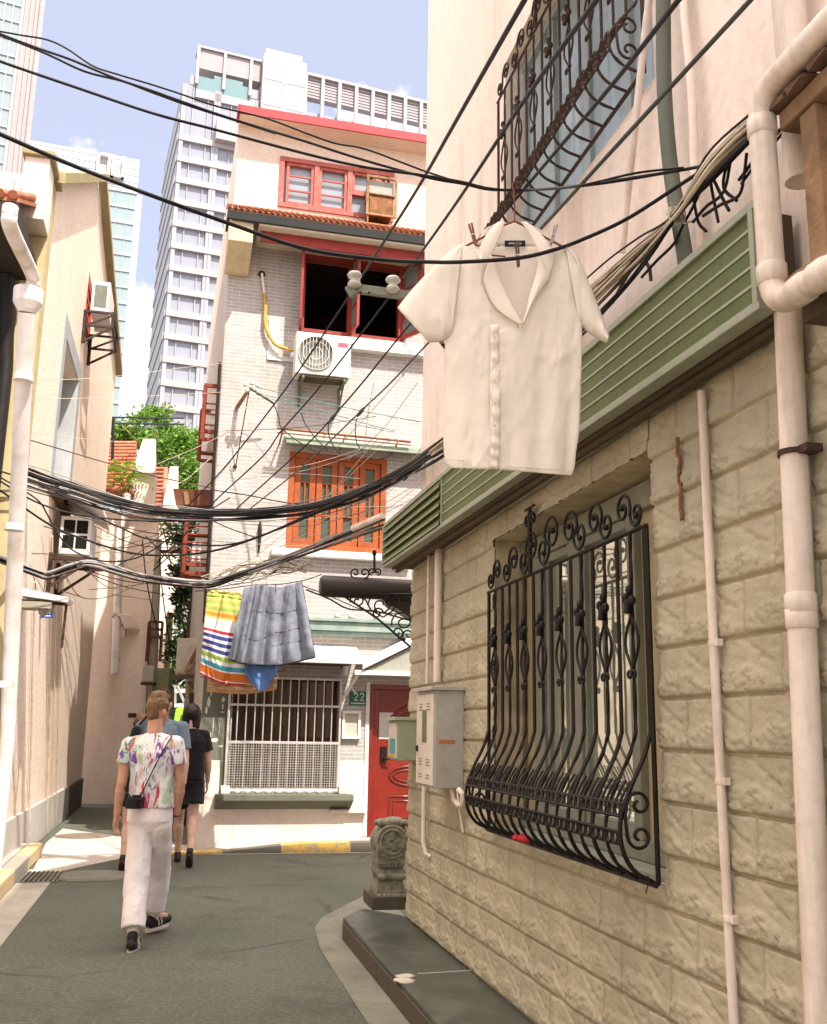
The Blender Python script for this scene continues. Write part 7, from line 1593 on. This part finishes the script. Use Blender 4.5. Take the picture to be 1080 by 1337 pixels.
for px, py in ((434,546),(471,538)): a = onY(px-4, py+5, 9.9); b = onY(px+4, py-5, 9.7); m.tube([a, a.lerp(b,.5), b], [.014,.022,.014], 7); single('line_clamp', m, MT('clamp_blue', (.03,.05,.07), .5) if px == 434 else bpy.data.materials['clamp_blue'], ['dark clamp on the third power line','dark clamp on the fourth power line'][px != 434], 'clamp'); m = MB()
# pale wires fanned over the orange window and on to the pink corner
GF = 'thin pale wires fanned in front of the orange window'
for k in range(9):
    x1 = 300+rnd.uniform(0,60)+k*8; y1 = 728+rnd.uniform(-8,10)-k*1.5; x0 = 505+rnd.uniform(-20,50)+k*3; y0 = 560+rnd.uniform(-8,30)+k*8
    cable([(x0,y0,8.3),((x0+x1)/2+6,(y0+y1)/2+6,9.6),(x1,y1,11.2)], .0028, CABLEC, 'one of the thin pale wires fanned diagonally across the orange window', GF, 5, 14)
for pts, lab in [([(598,512),(575,550),(547,590)], 'thin wire leaning against the pink corner'), ([(594,512),(570,556),(545,592)], 'second thin wire leaning against the pink corner'), ([(545,500),(500,560),(455,600)], 'thin slanting wire left of the pink corner'), ([(555,455),(500,520),(440,585)], 'faint thin wire running beside the fourth power line'), ([(488,500),(480,545),(476,592)], 'thin upright wire above the orange window')]:
    cable([(x, y, 8.6) for x, y in pts], .0035, CABLEG, lab, 'thin wires by the pink corner')
for k in range(7):
    pts = [(560-3*k, 598+2.5*k+rnd.uniform(-2,2), 7.75), (540-2*k, 612+2*k+rnd.uniform(-5,5), 7.9), (525, 620+rnd.uniform(-4,6), 8.1), (505+rnd.uniform(-8,8), 628+rnd.uniform(-3,8), 8.4)]
    cable(pts, .007, CABLE, 'short looping black cable at the house end of the thick bundle', 'looping cables at the fascia end')
# second bundle: grey cable, then a tangle above the laundry
G2 = 'strands of the lower cable bundle'
LB = [(-25,722,9.2),(0,730,9.4),(43,746,9.9),(62,751,10),(90,742,10.1),(116,736,10.2),(150,744,10.4),(184,754,10.6),(230,760,10.8),(273,762,11),(310,752,10.9),(343,743,10.7),(399,723,10.2),(454,701,9.5),(502,682,8.8)]
rnd.seed(21)
for k in range(10):
    a = rnd.uniform(-1,1); pts = [(x, y + a*(5 if i < 9 else 5+1.6*(i-9)) + rnd.uniform(-1.2,1.2) - (9*max(0,a)*math.sin(math.pi*(i-9)/6) if i > 9 else 0), Y+.06*rnd.uniform(-1,1)) for i, (x, y, Y) in enumerate(LB)]
    cable(pts, (.014 if k == 0 else rnd.choice([.005,.007,.009])), [CABLEG, CABLE, CABLE, CABLEG, CABLEB][k % 5], 'one of the cables in the lower bundle along the left wall and over the laundry', G2, 6, 60)
G3 = 'pale tangle of wires above the laundry'
for k in range(18):
    x0 = 262+rnd.random()*20; pts = [(x0, 756+rnd.uniform(-8,14), 11.5)]
    for i in range(5): pts.append((x0+25+i*26+rnd.uniform(-8,8), 752-i*4+rnd.uniform(-12,12), 11.5-i*.2))
    cable(pts, .005, rnd.choice([CABLEC, CABLEC, CABLEB, CABLEG]), 'one of the pale tangled wires above the hanging quilt', G3, 5, 26)
G6 = 'thin wires drooping from the left wall'
for pts in ([(86,752),(100,775),(118,782),(150,777),(175,765),(196,757)], [(60,752),(75,768),(92,775),(108,780)], [(116,738),(122,752),(140,766),(160,770)], [(146,776),(175,780),(198,783)], [(116,770),(150,767),(190,762)], [(10,735),(18,760),(25,775)], [(40,745),(46,760),(48,785)], [(60,750),(57,775),(52,790)]):
    cable([(x, y, 10.6+.004*x) for x, y in pts], .0055, CABLEB, 'thin wire drooping from the left wall below the lower bundle', G6)
G7 = 'upright drop wires by the utility pole'
for pts in ([(186,706),(191,755),(200,800),(212,845)], [(208,726),(213,780),(222,845)], [(238,800),(242,840)], [(229,745),(236,790),(244,842)], [(213,690),(222,730),(228,760)], [(270,675),(235,705),(205,735)], [(262,690),(226,722),(200,745)], [(190,700),(230,740),(262,775)]):
    cable([(x, y, 19.5) for x, y in pts], .013, CABLE, 'dark drop wire running down beside the utility pole', G7)
cable([(400,770,9.8),(430,782,9.8),(455,795,9.9),(490,798,10),(535,810,9.6)], .009, CABLE, 'black cable running right from behind the quilt under the black canopy', 'cables under the canopy'); cable([(395,765,9.8),(430,778,9.8),(470,795,9.9),(500,800,10),(535,803,9.6)], .006, CABLEB, 'brown cable running right from behind the quilt under the black canopy', 'cables under the canopy')
m = MB(); m.tube([onY(461,690,9.0), onY(500,673,8.6)], .03, 8); single('cable_sleeve', m, PVC, 'short cream plastic sleeve on the cables below the orange window', 'cable sleeve')
cable([(560,1022,7.3),(562,1035,7.3)], .004, CABLE, 'tiny wire end below the meter cabinet') if False else None
s_, z_ = RW.at(846,1142,.04); cable([(846,1143,3.98),(847,1152,3.98),(843,1166,3.98)], .0025, CABLE, 'loose wire end hanging under the corner of the window grille')
# ------------------------------------------------------------------ carved drum stone by the corner
DS = MT('carved_stone', (.235,.225,.165), .8, .3, 18, .7, 45, stain=(.11,.10,.07), ss=14, samt=.8)
ds = thing('drum_stone', 'carved grey drum stone with a round relief standing by the stone corner', 'carved stone', onZ(503, 1196, ST))
zb = ST; base = onZ(510, 1188, ST); fD = Fr(base.x, base.y+.02, 78, 1); hw = .115
m = MB(); m.fbox(fD, -hw-.04, hw+.1, zb, zb+.10, -.4, .03); part('plinth', m, SLATEF, ds, bevel=.006)
def dz(py): return onY(503, py, base.y).z
z1, z2, z3, z4, z5 = dz(1170), dz(1150), dz(1140), dz(1128), dz(1122)
m = MB()
def tier(z0, z1, w0, w1, o0, o1): m.add([fD.P(-w0,z0,o0),fD.P(w0,z0,o0),fD.P(w0,z0,-.30),fD.P(-w0,z0,-.30),fD.P(-w1,z1,o1),fD.P(w1,z1,o1),fD.P(w1,z1,-.30),fD.P(-w1,z1,-.30)], [(0,3,2,1),(4,5,6,7),(0,1,5,4),(1,2,6,5),(2,3,7,6),(3,0,4,7)])
tier(zb+.101, z1+.03, hw, hw, 0, 0); tier(z1+.03, z2, hw, hw*.86, 0, -.02); tier(z2, z3-.01, hw*.80, hw*.98, -.03, 0); tier(z3-.01, z3+.02, hw, hw, .005, .005); tier(z3+.02, z4, hw*.9, hw*.9, -.02, -.02); tier(z4, z5+.02, hw*1.0, hw*1.0, .005, .005); tier(z5+.02, z5+.12, hw*.95, hw*.55, -.02, -.04)
for i in range(9): m.ball(fD.P(lerp(-hw*.85,hw*.85,i/8), (z2+z3)/2, .005), .022, .022, .028, 7, 5)
for i in range(6): m.ball(fD.P(lerp(-hw*.8,hw*.8,i/5), lerp(zb+.1,z1,.6), .0), .026, .02, .02, 7, 5)
for sg in (-1, 1): m.tube([fD.P(sg*x, z, .01) for x, z in spiral((hw*.74, z5+.055), .04, 0, 1.3, 1, 16, .2)], .012, 6)
for i in range(7): m.tube([fD.P(lerp(-hw*.9,hw*.9,i/7), z4-.005, .0), fD.P(lerp(-hw*.9,hw*.9,(i+.5)/7), z4-.03, .0), fD.P(lerp(-hw*.9,hw*.9,(i+1)/7), z4-.005, .0)], .009, 5)
part('pedestal', m, DS, ds)
cz = (dz(1123)+dz(1076))/2; R = (dz(1076)-dz(1123))/2
m = MB(); m.lathe([(R*.9,-.30),(R,-.26),(R*1.0,-.03),(R*.98,-.005),(R*.86,.004),(R*.80,-.004),(R*.74,.0),(R*.70,.012),(R*.64,.010),(R*.60,-.004),(.01,-.006)], fD.P(0, cz, .02), fD.n, 40); part('drum', m, DS, ds)
m = MB(); rr = random.Random(4)
for i in range(34):
    a = rr.random()*6.28; q = R*.52*math.sqrt(rr.random()); m.ball(fD.P(q*math.cos(a), cz+q*math.sin(a), .018), .012+.014*rr.random(), .012, .010+.012*rr.random(), 6, 4)
for i in range(5):
    a = i*1.26; m.tube([fD.P(x, z, .022) for x, z in spiral((R*.3*math.cos(a), cz+R*.3*math.sin(a)), R*.16, a, 1.2, 1, 10, .25)], .008, 5)
part('medallion_relief', m, DS, ds)
m = MB(); m.ball(fD.P(.02, cz+R*1.02, -.08), R*.75, .09, .05, 12, 7); m.ball(fD.P(-R*.62, cz+R*1.05, -.04), .045, .05, .035); m.ball(fD.P(-R*.85, cz+R*1.08, -.03), .028, .03, .022)
for i in range(5): m.ball(fD.P(R*(-.3+.28*i), cz+R*1.06, -.02), .035, .04, .03, 7, 5)
m.ball(fD.P(hw*.95, cz+R*.4, -.08), .04, .08, .07); part('beast', m, DS, ds)
# ------------------------------------------------------------------ laundry
SHIRTM = cloth_mat('cream_cotton', (.96,.885,.775), trans=.28, bump=.22)
YS = 3.40
def pxd(x, y, d): return onY(x, y, YS - d)           # d: towards the camera, metres
def sheet(mb, left, right, nu, nv, depth, fold=None):
    L = resample(left, nv); R = resample(right, nv)
    def f(u, v):
        j = min(nv, int(round(v*nv))); x = lerp(L[j][0], R[j][0], u); y = lerp(L[j][1], R[j][1], u)
        return pxd(x, y, depth(u, v, x, y))
    mb.grid(f, nu, nv)
def FLD(x, y):                                      # soft drape plus sharp drying creases
    c1 = abs(fbm(x*.016+y*.004+5, y*.0055-x*.002, 3.1, 4)); c2 = abs(fbm(x*.03-y*.012, y*.016+x*.01, 8.2, 3)); g = smoothstep(330, 470, y)
    return .016*fbm(x*.018+y*.002, y*.004, 1.3, 3) + .006*max(0, 1-c1*7)*g + .004*max(0, 1-c2*10) + .007*math.sin(x*.15+1.6*fbm(x*.01, y*.006, 9, 2))*smoothstep(420, 610, y)
sh = thing('shirt', 'cream short sleeved shirt on a hanger pegged to a black line across the lane', 'shirt', onY(670, 615, YS))
# back panel with yoke
mb = MB()
sheet(mb, [(600,322),(590,360),(588,420),(584,500),(582,560),(580,606)], [(738,322),(752,360),(757,420),(756,500),(754,560),(748,618)], 28, 40, lambda u,v,x,y: -.055*math.sin(math.pi*u)*(.35+.65*v)-.02 + FLD(x+200,y)*.9)
part('back_panel', mb, SHIRTM, sh, label='lavender tinged inside of the back seen through the open collar', solid=.0016)
mb = MB()
sheet(mb, [(622,320),(632,300),(650,291)], [(722,322),(712,304),(688,291)], 18, 10, lambda u,v,x,y: -.02-.025*math.sin(math.pi*u))
part('yoke', mb, SHIRTM, sh, solid=.0016)
# front left panel (buttons) and front right panel (button holes, turned back)
mb = MB()
sheet(mb, [(601,319),(590,345),(584,400),(581,448),(580,520),(579,570),(581,601),(588,611)], [(640,330),(630,366),(645,401),(678,424),(657,440),(654,470),(653,530),(652,580),(651,613)], 26, 60, lambda u,v,x,y: .020+.045*math.sin(math.pi*min(1,u*.62+.02))*(.5+.5*v) + FLD(x,y)*.9)
part('front_panel', mb, SHIRTM, sh, solid=.0016)
mb = MB()
sheet(mb, [(700,322),(709,352),(697,383),(691,407),(681,424),(650,434),(640,470),(640,540),(640,580),(640,612)], [(740,322),(757,355),(760,400),(760,445),(759,490),(758,530),(756,565),(752,592),(750,611),(746,621)], 34, 70, lambda u,v,x,y: .010+.05*math.sin(math.pi*(.38+.6*u))*(.5+.5*v) + FLD(x+40,y)*.9)
part('front_panel', mb, SHIRTM, sh, solid=.0016)
# button placket
mb = MB()
sheet(mb, [(640,424),(641,470),(642,530),(641,575),(640,611)], [(651,424),(652,470),(653,530),(652,578),(651,613)], 6, 50, lambda u,v,x,y: .070+FLD(x,y)*.8+.004*math.sin(v*60)+.006*math.sin(math.pi*u)+.003*math.sin(v*17))
part('placket', mb, SHIRTM, sh, solid=.0016)
mb = MB()
for i in range(6):
    p = pxd(646, 440+i*29, .087); mb.tube([p, p+Vector((0,-.003,0))], .0052, 10)
part('button', mb, MT('cream_button', (.62,.52,.38), .3), sh)
# collar wings
mb = MB()
sheet(mb, [(650,290),(640,300),(630,316),(623,334),(631,332)], [(659,289),(655,304),(645,326),(634,350),(628,372)], 10, 24, lambda u,v,x,y: .03+.025*v+.006*math.sin(math.pi*u)); part('collar', mb, SHIRTM, sh, solid=.002)
mb = MB()
sheet(mb, [(680,289),(690,303),(700,322),(706,340),(708,372)], [(688,290),(704,303),(716,318),(724,336),(717,362)], 10, 24, lambda u,v,x,y: .03+.025*v+.006*math.sin(math.pi*u)); part('collar', mb, SHIRTM, sh, solid=.002)
mb = MB()
sheet(mb, [(630,366),(640,391),(654,408),(679,424)], [(641,332),(652,362),(666,394),(682,423)], 8, 24, lambda u,v,x,y: .052+.010*math.sin(math.pi*u)*(1-v)+.02*v); part('lapel', mb, SHIRTM, sh, solid=.002)
mb = MB()
sheet(mb, [(700,330),(701,352),(692,384),(687,406),(681,424)], [(712,345),(718,361),(708,377),(698,392),(684,423)], 8, 24, lambda u,v,x,y: .055+.012*math.sin(math.pi*u)+.010*v); part('lapel', mb, SHIRTM, sh, solid=.002)
# sleeves (flattened tubes)
def sleeve(top, bot, nu=26, nv=30, dep=.05):
    m = MB(); T = resample(top, nu); B = resample(bot, nu)
    def f(u, v):
        i = int(round(u*nu)); a = 2*math.pi*v; q = .5-.5*math.cos(a); x = lerp(T[i][0], B[i][0], q); y = lerp(T[i][1], B[i][1], q)
        return pxd(x, y, dep*math.sin(a)*(.55+.45*u) + FLD(x+90,y+30)*1.1 + .01)
    m.grid(f, nu, nv); return m
part('sleeve', sleeve([(604,318),(585,330),(563,352),(540,376),(519,402)], [(590,438),(588,440),(585,442),(575,446),(560,447)]), SHIRTM, sh, solid=.0016)
part('sleeve', sleeve([(738,318),(755,335),(768,366),(782,402),(796,438)], [(757,425),(762,428),(768,434),(780,442),(792,448)]), SHIRTM, sh, solid=.0016)
mb = MB(); 
sheet(mb, [(659,314),(659,322)], [(686,314),(686,322)], 6, 4, lambda u,v,x,y: -.028); part('neck_label', mb, MT('navy_label', (.012,.015,.035), .6), sh, solid=.001)
mb = MB(); sheet(mb, [(664,317),(664,319)], [(681,317),(681,319)], 6, 2, lambda u,v,x,y: -.0265); part('label_print', mb, MT('label_print', (.35,.33,.32), .6), sh, solid=.0008)
SEAM = cloth_mat('shirt_seam', (.74,.66,.57), trans=.3)
mb = MB()
for pts in ([(582,600),(600,601),(625,603),(648,607)], [(650,608),(690,611),(720,613),(747,615)]): mb.tube([pxd(x, y, .060+FLD(x, y)*1.1-.02*abs(x-665)/80) for x, y in [tuple(q) for q in resample(pts, 24)]], .0011, 4)
for pts in ([(601,322),(592,345),(586,400),(583,440)], [(740,322),(755,350),(759,400),(759,430)]): mb.tube([pxd(x, y, .034+FLD(x, y)) for x, y in [tuple(q) for q in resample(pts, 24)]], .0013, 4)
part('stitching', mb, SEAM, sh)
# hanger and pegs
hg_ = thing('coat_hanger', 'thin red brown wire hanger inside the cream shirt', 'hanger', onY(672, 300, YS))
mb = MB(); mb.tube([pxd(x, y, -.008) for x, y in [(672,289),(672,268),(671,250),(669,241),(672,236),(677,239)]], .0026, 6); mb.tube([pxd(x, y, -.004) for x, y in [(601,325),(640,305),(658,294),(672,289),(690,297),(712,310),(740,325)]], .0042, 6); mb.tube([pxd(x, y, -.002) for x, y in [(640,333),(660,335)]], .003, 6); mb.tube([pxd(x, y, -.002) for x, y in [(700,334),(708,335)]], .003, 6)
part('wire', mb, MT('hanger_red', (.20,.05,.03), .45), hg_)
def peg(a, b, Yp, mat, label):
    t = thing('clothes_peg', label, 'clothes peg', onY(*b, Yp), 'pegs on the shirt line'); A = onY(*a, Yp); B = onY(*b, Yp); d = (B-A); sx_ = Vector((.004, 0, .0015))
    for sg in (-1, 1):
        m = MB(); m.bar(A+sx_*sg*1.3, B+sx_*sg*.55, .0065, .010, Vector((0,1,0))); part('jaw', m, mat, t, bevel=.001)
    m = MB(); c = A.lerp(B, .55); m.tube([c+Vector((-.007,-.004,0)), c+Vector((.007,-.004,0))], .0035, 8); part('spring', m, STEEL, t)
PEGR = MT('reddish_peg', (.20,.075,.04), .5); PEGD = MT('dark_peg', (.10,.045,.03), .5)
peg((614,292),(621,319), 3.33, PEGR, 'red brown clothes peg on the left shoulder of the shirt'); peg((726,294),(720,318), 3.33, MT('grey_peg', (.33,.28,.23), .6), 'weathered grey clothes peg on the right shoulder of the shirt'); peg((675,316),(677,348), 3.36, PEGD, 'dark brown clothes peg on the black line below the shirt label'); peg((572,440),(582,455), 3.42, PEGD, 'dark peg under the left sleeve of the shirt')
# ---- laundry in front of the brick house
YL = 11.9
def hung(name, label, cat, top, bot, mats, nu=50, nv=60, fold=.05, ff=9, Y=YL, stripes=None, gather=.4, ph=0, solid=.012, double=0):
    m = MB(); T = resample(top, nu); B = resample(bot, nu)
    def f(u, v):
        i = int(round(u*nu)); x = lerp(T[i][0], B[i][0], v); y = lerp(T[i][1], B[i][1], v)
        d = fold*(gather+(1-gather)*v)*(math.sin(u*ff*2*math.pi+ph+.6*math.sin(v*3)) + .5*math.sin(u*ff*3.3+v*2+ph)) + .02*fbm(u*6+ph, v*4, 2, 3)
        return onY(x, y, Y - d)
    if stripes:
        w = nu+1; vs = [f(i/nu, j/nv) for j in range(nv+1) for i in range(nu+1)]
        for j in range(nv):
            q = (j+.5)/nv; k = [c for a, c in stripes if q >= a][-1]; m.cur = k
            b0 = len(m.v)
            m.add([vs[j*w+i] for i in range(w)] + [vs[(j+1)*w+i] for i in range(w)], [(i, i+1, w+i+1, w+i) for i in range(nu)], True)
        o = single(name, m, mats, label, cat, solid=solid)
        bm = bmesh.new(); bm.from_mesh(o.data); bmesh.ops.remove_doubles(bm, verts=bm.verts, dist=1e-5); bm.to_mesh(o.data); bm.free()
        return o
    m.grid(f, nu, nv); return single(name, m, mats, label, cat, solid=solid)
def tw(name, c): return cloth_mat('towel_'+name, c, trans=.12, bump=.3)
TWM = [tw('white', (.78,.76,.76)), tw('lime', (.42,.55,.12)), tw('yellow', (.68,.58,.18)), tw('orange', (.72,.30,.05)), tw('red', (.42,.05,.06)), tw('navy', (.06,.075,.30)), tw('green', (.33,.50,.09)), tw('teal', (.07,.33,.45)), tw('flame', (.62,.16,.03))]
st = [(0,2),(.04,1),(.075,2),(.115,1),(.15,2),(.185,1),(.225,2),(.25,3),(.29,2),(.32,0),(.445,4),(.475,0),(.50,5),(.545,0),(.575,5),(.62,0),(.65,5),(.695,0),(.72,6),(.77,0),(.805,7),(.86,0),(.875,8),(.965,0),(.978,4)]
hung('striped_towel', 'beach towel striped lime, navy, teal and orange hanging left of the grey quilt', 'towel', [(271,770),(300,772),(325,776)], [(261,880),(290,893),(322,896)], TWM, 40, 120, .022, 2.4, YL+.06, st, .6)
hung('orange_towel', 'faded orange and cream towel hanging low behind the striped towel', 'towel', [(272,880),(320,884),(364,878)], [(270,903),(318,906),(360,901)], [cloth_mat('faded_towel', (.66,.46,.30), trans=.1, bump=.4), tw('peach', (.70,.36,.15))], 40, 40, .03, 3, YL+.30, [(0,1),(.3,0),(.5,1),(.62,0),(.85,1)], .8, 1)
hung('blue_cushion_cover', 'bright blue rounded cloth showing under the grey quilt', 'cloth', [(318,855),(340,856),(362,852)], [(322,884),(342,903),(361,880)], cloth_mat('blue_cloth', (.13,.25,.55), trans=.1, bump=.4), 30, 30, .02, 2, YL+.02, None, .8, 2)
QM = cloth_mat('grey_quilt', (.215,.230,.285), trans=.05, bump=.35)
q_ = hung('quilt', 'grey quilted cover gathered in pleats and pegged to the wire', 'quilt', [(320,767),(340,764),(368,766),(393,759)], [(298,861),(325,867),(365,868),(411,858)], QM, 90, 60, .055, 5.2, YL-.12, None, .25, .8, .03)
mb = MB()                                            # quilting seams and piping
def qpt(u, v, off=.03):
    T = resample([(320,767),(340,764),(368,766),(393,759)], 90); B = resample([(298,861),(325,867),(365,868),(411,858)], 90); i = int(round(u*90)); ff = 5.2; ph = .8
    d = .055*(.25+.75*v)*(math.sin(u*ff*2*math.pi+ph+.6*math.sin(v*3)) + .5*math.sin(u*ff*3.3+v*2+ph)) + .02*fbm(u*6+ph, v*4, 2, 3)
    return onY(lerp(T[i][0],B[i][0],v), lerp(T[i][1],B[i][1],v), YL-.12-d-off)
for pts in ([(.26+.3*k/12, .33-.01*math.sin(k)) for k in range(13)], [(.14+.42*k/14, .60+.10*math.sin(math.pi*k/14)) for k in range(15)], [(.60+.30*k/10, .34) for k in range(11)], [(.60+.30*k/10, .58) for k in range(11)], [(.56+.36*k/12, .76-.03*math.sin(math.pi*k/12)) for k in range(13)], [(.90,.04+.30*k/8) for k in range(9)], [(.86,.05+.24*k/8) for k in range(9)]): mb.tube([qpt(u, v, .018) for u, v in pts], .004, 4)
mb.tube([qpt(i/60, 1.0, .0) for i in range(61)], .012, 5); mb.tube([qpt(1.0, i/20, .0) for i in range(21)], .014, 5)
part('piping', mb, MT('navy_piping', (.04,.05,.10), .8), q_)
peg((360,762),(360,774), YL-.25, PEGR, 'small red peg holding the grey quilt')
cable([(255,772,11.95),(300,768,11.93),(330,764,11.92),(365,763,11.9),(400,757,11.88),(420,750,11.8)], .006, CABLE, 'black line the quilt and the striped towel hang from', None)
cable([(262,884,12.2),(300,884,12.2),(364,877,12.2),(372,872,12.2)], .006, CABLE, 'low line carrying the faded orange towel', None)
